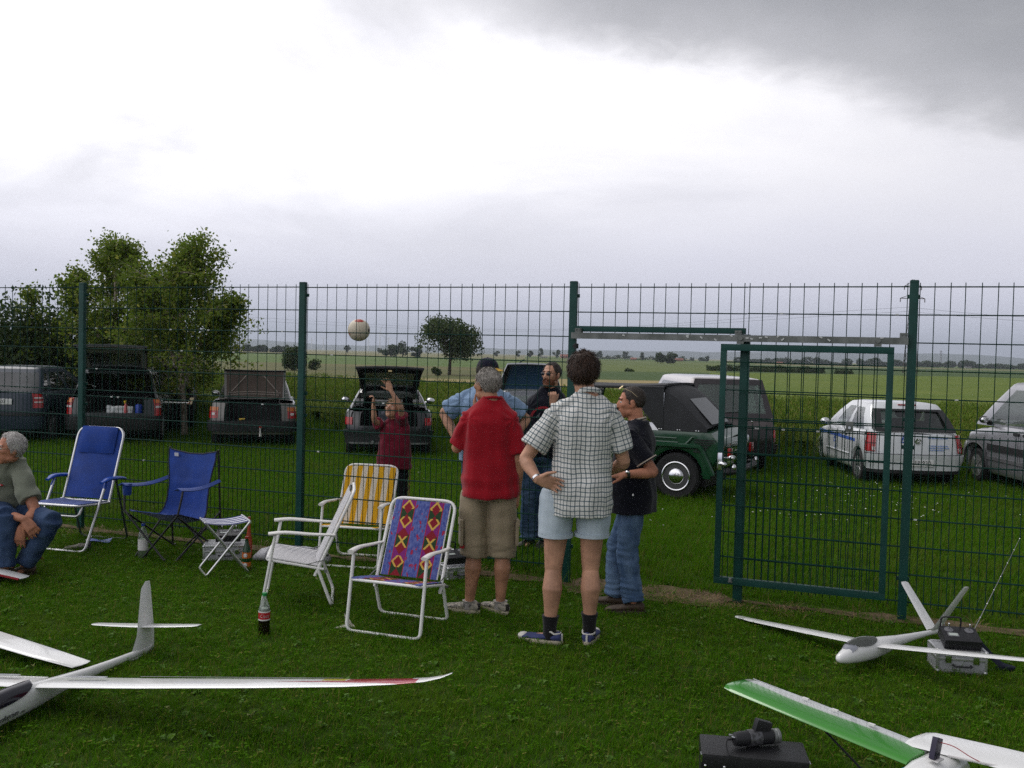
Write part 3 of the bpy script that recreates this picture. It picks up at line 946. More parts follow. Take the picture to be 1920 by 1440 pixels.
hills('hills', -200, 2200, [(480, 130, 12), (250, 200, 13), (1250, 250, 11), (1560, 220, 15), (1850, 200, 19), (900, 240, 9), (700, 150, 6)], 3700, hill_m)

# ---- far farm buildings
brick_m = mat('far_brick', (0.30, 0.13, 0.09), 0.9); white_wall = mat('far_render', (0.7, 0.68, 0.62), 0.9); tile_m = mat('far_tile', (0.26, 0.10, 0.07), 0.9)
slate_m = mat('far_slate', (0.12, 0.11, 0.11), 0.8); far_glass = mat('far_pane', (0.03, 0.035, 0.04), 0.2)
def far_house(px, base, wpx, hpx, wall, roof, lab, Y=560, rz=0.0):
    k = Y / F_PX; w = wpx * k; h = hpx * k
    b = at(px, base, Y); b.z = Z_FAR
    r = empty('farm_building', b, rz, lab, 'building', 'far farm buildings')
    d = w * .5; e = h * .55
    MB().box((0, 0, e / 2), (w, d, e)).build('wall', wall, r, smooth=0)
    rf = MB()
    rf.add([(-w / 2 - .3, -d / 2 - .3, e), (w / 2 + .3, -d / 2 - .3, e), (w / 2 + .3, d / 2 + .3, e), (-w / 2 - .3, d / 2 + .3, e), (-w / 2 - .3, 0, h), (w / 2 + .3, 0, h)],
           [(0, 1, 5, 4), (2, 3, 4, 5), (0, 4, 3), (1, 2, 5), (0, 3, 2, 1)])
    rf.build('roof', roof, r, smooth=0)
    for i in range(3):
        MB().box((-w * .3 + i * w * .3, -d / 2 - .03, e * .55), (w * .1, .1, e * .35)).build('window', far_glass, r, smooth=0)
far_house(1062, 668, 22, 8, brick_m, tile_m, 'long red barn on the skyline left of the gate post')
far_house(1020, 666, 12, 3, white_wall, slate_m, 'low white shed on the skyline between two tiny trees', rz=.2)
far_house(1119, 669, 9, 4, white_wall, slate_m, 'tiny white house on the skyline by the brown-haired man')
far_house(1188, 671, 10, 5, brick_m, tile_m, 'tiny red-roofed farmhouse on the skyline over the glasses', rz=-.3)
far_house(1273, 673, 14, 6, brick_m, tile_m, 'red farm building at the right end of the wide tree clump')
far_house(1462, 676, 10, 4, white_wall, tile_m, 'pale farmhouse on the skyline seen through the gate leaf', rz=.3)
far_house(1815, 688, 11, 4, white_wall, slate_m, 'tiny white house in the tree belt at the right')

# ---- wind turbines, pylons and their cables
turb_m = mat('turbine_white', (0.8, 0.8, 0.8), 0.5)
def turbine(px, top, Y, lab, a0):
    b = at(px, hy(px), Y); b.z = -3
    H = (hy(px) - top) * Y / F_PX
    r = empty('wind_turbine', b, 0, lab, 'wind turbine', 'far wind turbines')
    MB().tube([(0, 0, 0), (0, 0, H)], [H * .03, H * .016], 8).build('tower', turb_m, r)
    n = MB().box((0, -H * .01, H), (H * .03, H * .08, H * .03)).build('nacelle', turb_m, r)
    for k in range(3):
        a = a0 + k * 2.0944; d = V((sin(a), 0, cos(a)))
        MB().tube([V((0, -H * .05, H)), V((0, -H * .05, H)) + d * H * .12, V((0, -H * .05, H)) + d * H * .5], [H * .012, H * .018, H * .003], 5, flat=.4).build('blade', turb_m, r)
for i, (px, top, lab) in enumerate([(712, 620, 'tallest white wind turbine on the skyline right of the ball'), (606, 632, 'faint wind turbine on the skyline left of the ball'),
    (728, 630, 'faint wind turbine just right of the tallest one'), (690, 632, 'faint wind turbine just left of the tallest one'), (803, 626, 'faint wind turbine left of the lone field tree'), (584, 634, 'faint wind turbine next to the fence post')]):
    turbine(px, top, 2300, lab, 0.3 + i * .8)
steel_m = mat('pylon_steel', (0.10, 0.08, 0.075), 0.7)
def pylon(px, top, Y, lab, w=1.0):
    b = at(px, hy(px) + 12, Y); b.z = Z_FAR
    H = at(px, top, Y).z - Z_FAR
    r = empty('pylon', b, 0, lab, 'pylon')
    mb = MB(); wd = H * .055 * w
    lv = [0, .12, .25, .38, .5, .62, .74, .85, 1.0]
    for i in range(len(lv) - 1):
        z0, z1 = lv[i] * H, lv[i + 1] * H; a0, a1 = wd * (1 - .85 * lv[i]), wd * (1 - .85 * lv[i + 1])
        C0 = [V((sx * a0, sy * a0, z0)) for sx, sy in ((-1, -1), (1, -1), (1, 1), (-1, 1))]
        C1 = [V((sx * a1, sy * a1, z1)) for sx, sy in ((-1, -1), (1, -1), (1, 1), (-1, 1))]
        for k in range(4):
            mb.tube([C0[k], C1[k]], H * .0035, 4, cap=False)
            mb.tube([C0[k], C1[(k + 1) % 4]], H * .002, 3, cap=False); mb.tube([C0[(k + 1) % 4], C1[k]], H * .002, 3, cap=False)
    mb.build('lattice', steel_m, r, smooth=0)
    for z, l in ((.80, .13), (.93, .09)):
        m2 = MB(); m2.bar((-l * H, 0, z * H), (l * H, 0, z * H), H * .008, H * .008); m2.tube([(-l * H, 0, z * H), (0, 0, (z + .05) * H), (l * H, 0, z * H)], H * .003, 4)
        a = m2.build('crossarm', steel_m, r, smooth=0)
        for sx in (-1, 1): MB().tube([(sx * l * H, 0, z * H), (sx * l * H, 0, (z - .04) * H)], H * .005, 5).build('insulator', steel_m, a)
    return r
pylon(1706, 524, 190, 'lattice power pylon half hidden behind the right gate post')
pylon(1763, 657, 900, 'tiny far pylon on the skyline right of the fence post', 1.3)
cable_m = mat('cable', (0.06, 0.06, 0.065), 0.6)
for k, (ya, yb, yc) in enumerate([((614), 580, 578), ((617), 588, 585)]):
    pa = at(300, 585 + 8 * k, 330); pm = at(960, ya + 4, 290); pb = at(1702, yb - 4, 190); pc = at(1990, 598 + 8 * k, 210)
    for nm, pts, lab in ((0, [pa, pm, pb], 'power cable sagging across the sky left of the pylon, strand'), (1, [pb, at(1850, yc + 12, 200), pc], 'power cable right of the pylon, strand')):
        o = MB().tube(bez(pts, 12), 0.022, 4).build('power_cable', cable_m)
        tag(o, ('upper ' if k == 0 else 'lower ') + lab.replace(', strand', ''), 'cable', 'power cables')

# ---- the hazy air
hz = MB(); hz.box((0, 3200, 65), (11000, 6800, 144)); 
hm = bpy.data.materials.new('hazy_air'); hm.use_nodes = True
ht = NT(hm.node_tree)
for nd in list(hm.node_tree.nodes): hm.node_tree.nodes.remove(nd)
ho = ht.n('ShaderNodeOutputMaterial')
hv = ht.n('ShaderNodeVolumePrincipled', inp={'Color': (0.80, 0.88, 1.0, 1), 'Density': 0.00026, 'Anisotropy': 0.2})
ht.link(hv.outputs[0], ho.inputs['Volume'])
haze = hz.build('haze', hm, smooth=0)
tag(haze, 'pale haze over the far fields and hills', 'haze', kind='stuff')

# ================================================================== FENCE AND GATE
green_paint = mat('green_powder_coat', (0.006, 0.050, 0.040), 0.5, var=0.22, vs=4, spec=0.3)
green_wire = mat('green_wire', (0.005, 0.034, 0.025), 0.75, var=0.2, vs=8, spec=0.15)
galv = mat('galvanised_steel', (0.19, 0.20, 0.19), 0.6, metal=0.3, vs=9, col2=(0.10, 0.11, 0.10), bump=0.08, bs=30)
chrome = mat('polished_steel', (0.75, 0.75, 0.76), 0.16, metal=1.0, var=0.05)
black_rub = mat('black_rubber', (0.012, 0.012, 0.013), 0.7)

POSTS = (-5.04, -2.52, 0.0, 2.52)
Z_TOP = [2.40, 2.20, 2.0, 1.80, 1.60, 1.39]
Z_LOW = [1.33, 1.13, 0.93, 0.73, 0.53, 0.33, 0.13]
fence = empty('fence', fpos(0), FA, 'tall green welded mesh fence with square posts across the lawn', 'fence')

def fpart(mb, name, m, parent=fence, **k):
    return mb.build(name, m, parent, **k)

def make_posts():
    pm = MB()
    pm.box((0, 0, 1.2), (0.06, 0.042, 2.46))
    me = pm.mesh('post', green_paint, smooth=30, bevel=0.004)
    cm = MB(); cm.box((0, 0, 0.008), (0.064, 0.046, 0.016), taper=0.86); cap = cm.mesh('post_cap', green_paint, bevel=0.003)
    bm_ = MB(); bm_.box((0, 0, 0), (0.085, 0.016, 0.028)); bm_.box((0, -0.012, 0), (0.014, 0.012, 0.014)); clip = bm_.mesh('clip', green_paint, bevel=0.002)
    for s in POSTS:
        p = link_mesh('post', me, fence, (s, 0, 0))
        link_mesh('post_cap', cap, p, (0, 0, 2.43))
        for z in (2.33, 1.45, 1.25, 0.3): link_mesh('clip', clip, p, (0, 0.028, z))
make_posts()

WN = 0.034          # mesh hangs just behind the posts
def wire_mesh(name, z0, z1, r=0.0031):
    mb = MB(); mb.tube([(0, 0, z0), (0, 0, z1)], r, 6); return mb.mesh(name, green_wire)
def rod_mesh(name, L, dbl=0.0075):
    mb = MB(); mb.tube([(0, -dbl, 0), (L, -dbl, 0)], 0.0042, 6); mb.tube([(0, dbl, 0), (L, dbl, 0)], 0.0042, 6); return mb.mesh(name, green_wire)
w_up = wire_mesh('vertical_wire', 1.37, 2.43); w_gate = wire_mesh('vertical_wire', 2.03, 2.43); w_low = wire_mesh('vertical_wire', 0.10, 1.35)
rng = random.Random(2)
def put(me, name, s, z=0.0, parent=fence, y=WN):
    o = link_mesh(name, me, parent, (s, y, z), (rng.uniform(-.003, .003), rng.uniform(-.0028, .0028), 0)); return o

def panel(s0, s1, low=True, zs=Z_TOP, wmesh=w_up, smax=99):
    n = int(round((s1 - s0) / 0.1))
    for i in range(n + 1):
        s = s0 + 0.01 + i * 0.1
        if s < s1 and s < smax:
            put(wmesh, 'vertical_wire', s)
            if low:
                put(w_low, 'vertical_wire', s)
                if s + .05 < s1: put(w_low, 'vertical_wire', s + 0.05)
    L = min(s1, smax) - s0
    me = rod_mesh('horizontal_wire', L)
    for z in zs + (Z_LOW if low else []): put(me, 'horizontal_wire', s0, z)
panel(-6.6, -5.055)
panel(-5.025, -2.535)
panel(-2.505, -0.015)
panel(0.03, 1.362, low=False, zs=[2.40, 2.20], wmesh=w_gate)
panel(1.365, 2.50)
panel(2.55, 4.0)

# beam, middle post and hanging rail of the sliding gate
m_ = MB(); m_.box((0.695, 0.0, 2.065), (1.33, 0.04, 0.045)); fpart(m_, 'gate_beam', green_paint, bevel=0.003)
m_ = MB(); m_.box((1.36, 0, 1.0), (0.068, 0.05, 2.08)); fpart(m_, 'gate_post', green_paint, bevel=0.003)
m_ = MB()
m_.box((1.25, -0.055, 2.03), (2.48, 0.05, 0.006)); m_.box((1.25, -0.030, 2.008), (2.48, 0.005, 0.046)); m_.box((1.25, -0.080, 2.008), (2.48, 0.005, 0.046))
rail = fpart(m_, 'hanging_rail', galv)
for s in (0.06, 1.31, 2.46):
    q = MB(); q.box((s, -0.03, 2.05), (0.05, 0.07, 0.035)); q.tube([(s - .012, -.07, 2.06), (s - .012, -.078, 2.06)], .007, 6); q.tube([(s + .014, -.07, 2.06), (s + .014, -.078, 2.06)], .007, 6)
    fpart(q, 'rail_bracket', galv, rail)
chip_m = mat('bare_metal_chip', (.55, .56, .54), .6)
chip = MB().box((0, 0, 0), (.022, .012, .010)).mesh('paint_chip', chip_m, smooth=0)
for k in range(34):
    z = rng.choice(Z_TOP + Z_LOW[:4]); s_ = rng.choice([rng.uniform(-5, -.1), rng.uniform(1.4, 3.4)])
    link_mesh('paint_chip', chip, fence, (s_, WN - .0095, z + .0015))
for k in range(16):
    link_mesh('paint_chip', chip, rail, (rng.uniform(.1, 2.4), -.0815, rng.uniform(1.99, 2.03)), (0, rng.uniform(-.8, .8), 0))
q = MB(); q.tube([(0.045, -0.05, 1.905), (0.045, -0.05, 1.945)], 0.02, 12); q.box((0.03, -0.03, 1.925), (0.03, 0.04, 0.015)); fpart(q, 'rubber_stop', black_rub)

# ---- sliding gate leaf, pushed open to the right
gate = empty('sliding_gate', fpos(1.19, 0.0, -0.085), FA, 'green sliding gate leaf hanging open on its rail at the right', 'gate')
GW, G0, G1 = 1.21, 0.155, 1.965
fr = MB()
for z in (G0 + .025, G1 - .025): fr.box((GW / 2, 0, z), (GW, 0.04, 0.05))
for x in (0.022, GW - 0.022): fr.box((x, 0, (G0 + G1) / 2), (0.044, 0.04, G1 - G0 - 0.1))
gf = fr.build('frame', green_paint, gate, bevel=0.003)
g_up = wire_mesh('vertical_wire', 1.37, G1 - .03); g_low = wire_mesh('vertical_wire', G0 + .03, 1.37)
for i in range(11):
    put(g_up, 'vertical_wire', 0.10 + i * .1, 0, gate, 0.0); put(g_low, 'vertical_wire', 0.10 + i * .1, 0, gate, 0.0)
    if i < 10 or True: put(g_low, 'vertical_wire', 0.15 + i * .1 if i < 10 else 0.06, 0, gate, 0.0)
gr = rod_mesh('horizontal_wire', GW - 0.07)
for z in (1.83, 1.62, 1.41, 1.35, 1.15, 0.95, 0.75, 0.55, 0.36): put(gr, 'horizontal_wire', 0.035, z, gate, 0.0)
for x in (0.14, 1.10):
    h = MB(); h.box((x, 0, G1 + .012), (0.05, .03, .02)); h.tube([(x, 0, G1 + .01), (x, 0, G1 + .045)], .008, 8)
    h.tube([(x, -.018, G1 + .045), (x, .018, G1 + .045)], .018, 12)
    h.build('roller_hanger', galv, gate)
# latch: plate and two round handles
lt = MB(); lt.box((0.02, -0.026, 1.08), (0.035, 0.012, 0.13)); lp = lt.build('latch_plate', chrome, gate, bevel=0.003)
kn = MB(); kn.tube([(0.02, -.03, 1.07), (0.02, -.075, 1.07)], .009, 10); kn.ell((0.055, -.08, 1.066), (.03, .02, .018)); kn.tube([(0.02, -.075, 1.07), (0.055, -.08, 1.066)], .01, 8)
kn.build('door_handle', chrome, lp)
kn = MB(); kn.tube([(0.02, .03, 1.09), (0.02, .075, 1.09)], .009, 10); kn.ell((0.10, .08, 1.10), (.03, .02, .02)); kn.tube([(0.02, .075, 1.09), (0.10, .08, 1.10)], .01, 8)
kn.build('door_handle', chrome, lp)
q = MB(); q.box((0.93, -0.012, 1.385), (0.05, 0.03, 0.075)); lk = q.build('lock_case', galv, gate, bevel=0.004)
q = MB(); q.tube([(0.93, -.028, 1.38), (0.93, -.034, 1.38)], .010, 10); q.build('keyhole', chrome, lk)
q = MB(); q.tube([(0.125, -0.03, 0.18), (0.125, -0.03, 0.205)], .012, 10); q.box((0.125, -.02, .178), (.03, .02, .012)); q.build('floor_guide', galv, gate)

# ================================================================== CHAIRS
white_paint = mat('white_enamel', (0.78, 0.77, 0.74), 0.35, var=0.06)
white_plastic = mat('white_plastic', (0.74, 0.72, 0.68), 0.45, var=0.06)
alu = mat('aluminium_tube', (0.62, 0.62, 0.62), 0.32, metal=0.85, var=0.08, vs=20)
blue_fab = mat('blue_canvas', (0.0015, 0.040, 0.26), 0.75, var=0.22, vs=5, bump=0.25, bs=220, sheen=0.2)
blue_plastic = mat('blue_plastic', (0.003, 0.06, 0.38), 0.4)
black_tube = mat('black_tube', (0.012, 0.012, 0.014), 0.4)
navy_trim = mat('navy_trim', (0.008, 0.010, 0.035), 0.7)

def uv_fabric(name, fn, rough=0.8, bump=0.15):
    """cloth with a woven-in pattern that follows its own (u, v) coordinates"""
    m = bpy.data.materials.new(name); m.use_nodes = True
    t = NT(m.node_tree); b = m.node_tree.nodes['Principled BSDF']
    b.inputs['Roughness'].default_value = rough
    b.inputs['Specular IOR Level'].default_value = 0.2
    at_ = t.n('ShaderNodeAttribute', attribute_name='cloth')
    sp = t.n('ShaderNodeSeparateXYZ', inp={0: at_.outputs['Vector']})
    col = fn(t, sp.outputs[0], sp.outputs[1], at_.outputs['Vector'])
    t.link(col, b.inputs['Base Color'])
    bn = t.n('ShaderNodeBump', inp={'Strength': bump, 'Distance': 0.004, 'Height': t.noise(at_.outputs['Vector'], 300, 3, 0.6)})
    t.link(bn.outputs[0], b.inputs['Normal'])
    return m

def set_cloth(o, fn):
    """store the (u, v) of every vertex"""
    me = o.data
    a = me.attributes.new('cloth', 'FLOAT_VECTOR', 'POINT')
    d = []
    for v in me.vertices: d += list(fn(v.co))
    a.data.foreach_set('vector', d)

def fab_sheet(name, path, width, th, m, parent, nu=10, sag=0.0, xoff=0.0, wfn=None):
    """fabric stretched between side tubes along a path in the (y, z) plane, with cloth coordinates"""
    pts = [V(q) for q in path]; nv = len(pts) - 1
    L = [0]
    for i in range(nv): L.append(L[-1] + (pts[i + 1] - pts[i]).length)
    mb = MB()
    def fn(u, v):
        j = min(int(round(v * nv)), nv); p = pts[j]
        w = width if wfn is None else wfn(v)
        d = (pts[min(j + 1, nv)] - pts[max(j - 1, 0)]).normalized(); nrm = V((0, -d.z, d.y))
        s = sag * (1 - (2 * u - 1) ** 2)
        return V((xoff + (u - 0.5) * w, p.y, p.z)) - nrm * s * -1
    mb.sheet(fn, nu, nv, th)
    o = mb.build(name, m, parent, smooth=60)
    K = (nu + 1) * (nv + 1)
    a = o.data.attributes.new('cloth', 'FLOAT_VECTOR', 'POINT')
    d = []
    for k in range(len(o.data.vertices)):
        i = k % K; d += [(i % (nu + 1)) / nu, L[i // (nu + 1)], 0]
    a.data.foreach_set('vector', d)
    return o

def stripes(c1, c2, n, w=0.5, c3=None):
    def fn(t, u, v, vec):
        k = t.math('FRACT', t.math('MULTIPLY', u, n))
        f = t.step(k, w - .02, w + .02)
        nz = t.noise(vec, 30, 4)
        col = t.mix(f, (*c1, 1), (*c2, 1))
        return t.mix(0.18, col, t.mix(nz, (0.2, 0.2, 0.2, 1), (0.9, 0.9, 0.9, 1)), 'SOFT_LIGHT')
    return fn

yellow_stripe = uv_fabric('yellow_white_stripe', stripes((0.72, 0.38, 0.012), (0.70, 0.62, 0.50), 4.5, 0.5))
grey_stripe = uv_fabric('grey_white_stripe', stripes((0.10, 0.10, 0.14), (0.70, 0.69, 0.68), 13.5, 0.36))
navy_stripe = uv_fabric('navy_white_stripe', stripes((0.012, 0.018, 0.14), (0.66, 0.67, 0.72), 4.5, 0.5))

def folk(t, u, v, vec):
    """blue cloth with red bands of yellow zigzags"""
    n = t.noise(vec, 26, 6, 0.7)
    blue = t.mix(t.step(n, 0.35, 0.65), (0.040, 0.060, 0.25, 1), (0.13, 0.16, 0.38, 1))
    red_spot = t.step(t.noise(vec, 17, 3, 0.5), 0.60, 0.63)
    blue = t.mix(red_spot, blue, (0.32, 0.02, 0.06, 1))
    col = blue
    for c, hw in ((0.27, 0.13), (0.78, 0.12)):
        du = t.math('SUBTRACT', u, c); au = t.math('ABSOLUTE', du)
        band = t.math('LESS_THAN', au, hw)
        tri = t.math('ABSOLUTE', t.math('SUBTRACT', t.math('FRACT', t.math('MULTIPLY', v, 9.0)), 0.5))   # 0..0.5
        edge = t.math('MULTIPLY', tri, hw * 1.55)
        inside = t.math('LESS_THAN', au, edge)
        ring = t.math('LESS_THAN', t.math('ABSOLUTE', t.math('SUBTRACT', au, edge)), 0.020)
        seg = t.math('FRACT', t.math('MULTIPLY', v, 4.5))
        bc = t.mix(t.math('GREATER_THAN', seg, 0.5), (0.020, 0.050, 0.020, 1), (0.20, 0.02, 0.16, 1))
        bc = t.mix(inside, bc, (0.22, 0.012, 0.022, 1))
        gap = t.math('GREATER_THAN', t.math('FRACT', t.math('MULTIPLY', v, 6.3)), 0.42)
        bc = t.mix(t.math('MULTIPLY', ring, gap), bc, (0.58, 0.36, 0.07, 1))
        bc = t.mix(t.math('MULTIPLY', t.math('GREATER_THAN', au, hw - 0.014), 1.0), bc, (0.36, 0.015, 0.03, 1))
        col = t.mix(band, col, bc)
    return col
folk_fab = uv_fabric('folk_pattern', folk)

def folding_chair(lab, loc, rz, fab, frame_m, plain=False, s=1.0):
    """camping armchair on bent tube; front is -Y, its back leans to +Y"""
    r = empty('folding_chair', loc, rz, lab, 'chair', 'folding lawn chairs')
    r.scale = (s * 1.04, s, s * 0.85)
    W = 0.255; T = 0.0115
    # front legs run up to the arms, joined by a bar on the ground
    a = fillet([(-W, -0.19, 0.60), (-W, -0.275, 0.012), (W, -0.275, 0.012), (W, -0.19, 0.60)], 0.05, 5)
    MB().tube(a, T, 10).build('front_leg_frame', frame_m, r)
    # back frame: two uprights joined over the top
    W2 = 0.235
    b = fillet([(-W2, 0.08, 0.26), (-W2, 0.34, 0.95), (W2, 0.34, 0.95), (W2, 0.08, 0.26)], 0.09, 6)
    MB().tube(b, T, 10).build('back_frame', frame_m, r)
    # inner fabric frame of the backrest
    ins = fillet([(-W2 + .035, 0.105, 0.36), (-W2 + .035, 0.325, 0.93), (W2 - .035, 0.325, 0.93), (W2 - .035, 0.105, 0.36)], 0.03, 4)
    if not plain: MB().tube(ins, 0.007, 8).build('back_inner_frame', frame_m, r)
    # rear legs
    c = fillet([(-W2 - .012, 0.10, 0.32), (-W2 - .012, 0.20, 0.012), (W2 + .012, 0.20, 0.012), (W2 + .012, 0.10, 0.32)], 0.05, 5)
    MB().tube(c, T, 10).build('rear_leg_frame', frame_m, r)
    # seat frame
    d = fillet([(-W + .014, 0.14, 0.315), (-W + .014, -0.245, 0.40), (W - .014, -0.245, 0.40), (W - .014, 0.14, 0.315)], 0.04, 4)
    MB().tube(d, T, 10).build('seat_frame', frame_m, r)
    st = [(0, -0.25, 0.413), (0, -0.2, 0.408), (0, -0.12, 0.392), (0, -0.03, 0.372), (0, 0.06, 0.352), (0, 0.125, 0.338)]
    fab_sheet('seat', st, 2 * W - 0.03, 0.006, fab, r, 10, -0.012)
    bk = [(0, 0.105 + .22 * k / 10 - .006, 0.36 + .575 * k / 10) for k in range(11)]
    fab_sheet('backrest', bk, 2 * W2 - (0.07 if not plain else 0.03), 0.006, fab, r, 10, 0.018)
    for sx in (-1, 1):
        m = MB()
        path = bez([(sx * W, -0.235, 0.612), (sx * W, -0.12, 0.622), (sx * W, 0.05, 0.606), (sx * (W - .012), 0.215, 0.596)], 4)
        m.tube(path, [0.024, 0.024, 0.024, 0.023, 0.023, 0.022, 0.022, 0.021, 0.02, 0.019, 0.018, 0.016, 0.014], 10, flat=0.62, up=(1, 0, 0))
        ar = m.build('armrest', white_plastic, r)
        for yy, zz in ((-0.2, .604), (0.2, .592)):
            MB().tube([(sx * (W - .022), yy, zz), (sx * (W + .024), yy, zz)], 0.005, 8).build('rivet', alu, ar)
        g = MB(); g.tube([(sx * (W - .006), 0.15, 0.395), (sx * (W - .006), 0.03, 0.36)], 0.004, 6); g.tube([(sx * (W - .01), 0.155, .30), (sx * (W + .006), .155, .30)], .012, 8)
        g.build('hinge_strut', galv, r)
    return r

def chair_at(px, py, **k):
    return ground(px, py)

# patterned, striped and white chairs: positions read from their feet
c = ground(752, 1172); 
folding_chair('white tube chair with colourful blue and red zigzag cloth, nearest the men', c, radians(-19), folk_fab, white_paint)
c = ground(672, 1052)
folding_chair('white tube chair with yellow and white striped cloth near the fence', c, radians(-10), yellow_stripe, white_paint, plain=True, s=1.0)
c = ground(570, 1122)
folding_chair('white tube chair with thin grey stripes standing side-on behind the cola bottle', c, radians(-80), grey_stripe, white_paint, plain=True, s=1.03)

# ---- blue reclining chair on an aluminium frame
def recliner(loc, rz):
    r = empty('reclining_chair', loc, rz, 'tall blue mesh reclining chair on a bright aluminium frame by the fence', 'chair')
    W = 0.245; T = 0.0125
    b = fillet([(-W, 0.06, 0.40), (-W, 0.28, 1.06), (W, 0.28, 1.06), (W, 0.06, 0.40)], 0.10, 7)
    MB().tube(b, T, 10).build('back_frame', alu, r)
    f = fillet([(-W - .03, -0.02, 0.60), (-W - .03, -0.30, 0.012), (W + .03, -0.30, 0.012), (W + .03, -0.02, 0.60)], 0.06, 6)
    MB().tube(f, T, 10).build('front_leg_frame', alu, r)
    g = fillet([(-W - .012, 0.14, 0.60), (-W - .012, 0.32, 0.012), (W + .012, 0.32, 0.012), (W + .012, 0.14, 0.60)], 0.06, 6)
    MB().tube(g, 0.010, 10).build('rear_leg_frame', mat('dark_tube', (0.03, 0.04, 0.04), 0.4), r)
    se = fillet([(-W, 0.06, 0.40), (-W, -0.34, 0.42), (W, -0.34, 0.42), (W, 0.06, 0.40)], 0.05, 5)
    MB().tube(se, T, 10).build('seat_frame', alu, r)
    lo = fillet([(-W, -.30, .41), (-W, -.34, .33), (W, -.34, .33), (W, -.30, .41)], .05, 5)
    MB().tube(lo, T, 10).build('seat_front_bar', alu, r)
    MB().tube([(-W - .02, .055, .405), (W + .02, .055, .405)], .012, 10).build('hinge_bar', alu, r)
    bk = [(0, 0.072 + .205 * k / 14 - .004, 0.425 + .615 * k / 14) for k in range(15)]
    fab_sheet('backrest', bk, 2 * W - 0.02, 0.005, blue_fab, r, 12, 0.03)
    st = [(0, -.33 + .38 * k / 6, 0.435 - .02 * k / 6) for k in range(7)]
    fab_sheet('seat', st, 2 * W - 0.02, 0.006, blue_fab, r, 12, -0.02)
    # padded headrest folded over the top
    def hp(u, v):
        x = (u - .5) * (2 * W - .11); y0 = .205 + .07 * v; z0 = .825 + .235 * v
        bul = .034 * (1 - (2 * u - 1) ** 6) * sin(pi * min(1, .08 + v * .92)) ** .6
        return V((x, y0 - .018 - bul, z0 + .008))
    MB().sheet(hp, 14, 10, .018).build('headrest', mat('blue_pad', (0.0015, 0.035, 0.23), 0.8, var=.2, vs=7, bump=.15, bs=100), r, smooth=70)
    for sx in (-1, 1):
        m = MB(); m.tube(bez([(sx * (W + .04), -.10, .600), (sx * (W + .045), .0, .625), (sx * (W + .03), .16, .615), (sx * (W + .02), .25, .60)], 5), [.022] * 3 + [.034] * 7 + [.03] * 4 + [.022] * 2, 12, flat=.5, up=(1, 0, 0))
        m.build('armrest', blue_plastic, r)
        MB().tube([(sx * (W + .03), -.02, .598), (sx * (W + .035), -.05, .54)], .014, 8).build('arm_bracket', blue_plastic, r)
    return r
recliner(ground(152, 1022), radians(-14))

# ---- blue quad camping chair
def camp_chair(loc, rz):
    r = empty('camping_chair', loc, rz, 'blue canvas camping chair with cup holder and crossed black legs', 'chair')
    W = .27
    # canvas: seat pan running up into the backrest
    prof = [(-.27, .42, .24), (-.22, .415, .27), (-.10, .375, .275), (.02, .34, .27), (.10, .345, .25), (.145, .40, .235), (.17, .50, .225), (.185, .60, .225), (.20, .70, .235), (.215, .80, .255), (.23, .88, .265)]
    P = bez([V((w, y, z)) for y, z, w in prof], 4); nv = len(P) - 1
    def fn(u, v):
        q = P[min(int(round(v * nv)), nv)]; a = 2 * u - 1
        sag = .05 * (1 - a * a) * sin(pi * min(1, v * 1.3)) if v < .75 else .02 * (1 - a * a)
        top = .035 * a * a if v > .97 else .0
        wr = .006 * noise.noise(V((a * 4, v * 11, 2)))
        return V((a * q.x, q.y + (sag if v > .45 else 0) + wr, q.z - (sag if v <= .45 else 0) + top + wr))
    MB().sheet(fn, 18, nv, .005).build('canvas_seat', blue_fab, r, smooth=70)
    edge = [V(fn(0, k / nv)) for k in range(nv + 1)] + [V(fn(k / 10, 1)) for k in range(1, 11)] + [V(fn(1, k / nv)) for k in range(nv - 1, -1, -1)]
    MB().tube(edge, .007, 6).build('piping', navy_trim, r)
    MB().box((-.17, .215, .865), (.045, .004, .03), Matrix.Rotation(.15, 3, 'X')).build('maker_tag', mat('tag_white', (.6, .6, .65), .6), r)
    for sx in (-1, 1):
        MB().tube([(sx * .275, .30, .012), (sx * .27, .245, .93)], .009, 8).build('back_post', black_tube, r)
        MB().tube([(sx * .29, -.28, .42), (-sx * .12, -.24, .012)], .009, 8).build('front_leg', black_tube, r)
        MB().tube([(sx * .275, .27, .36), (-sx * .14, .30, .012)], .009, 8).build('rear_leg', black_tube, r)
        MB().tube([(sx * .29, -.28, .41), (sx * .25, .30, .012)], .009, 8).build('side_leg', black_tube, r)
        MB().tube([(sx * .29, .27, .38), (sx * .22, -.22, .012)], .009, 8).build('side_leg', black_tube, r)
        MB().tube(bez([(sx * .29, -.28, .42), (sx * .31, -.26, .56), (sx * .31, -.24, .64)], 4), .009, 8).build('arm_post', black_tube, r)
        def arm(u, v):
            y = -.30 + .55 * v; z = .655 - .03 * sin(pi * v) + .012 * v
            return V((sx * (.30 - .02 * v) + (u - .5) * (.085 - .04 * v), y, z - .02 * abs(2 * u - 1)))
        MB().sheet(arm, 4, 12, .008).build('arm_strap', blue_fab, r, smooth=60)
        for x, y in ((-sx * .12, -.24), (sx * .25, .30)):
            MB().lathe([(.014, 0), (.016, .006), (.010, .03)], 8, (x, y, .0)).build('foot', black_tube, r)
    h = MB(); h.lathe([(.032, -.10), (.036, -.09), (.040, 0), (.036, 0), (.034, -.085)], 14, (-.30, -.24, .645)); h.build('cup_holder', blue_fab, r)
    return r
camp_chair(ground(325, 1042), radians(-22))

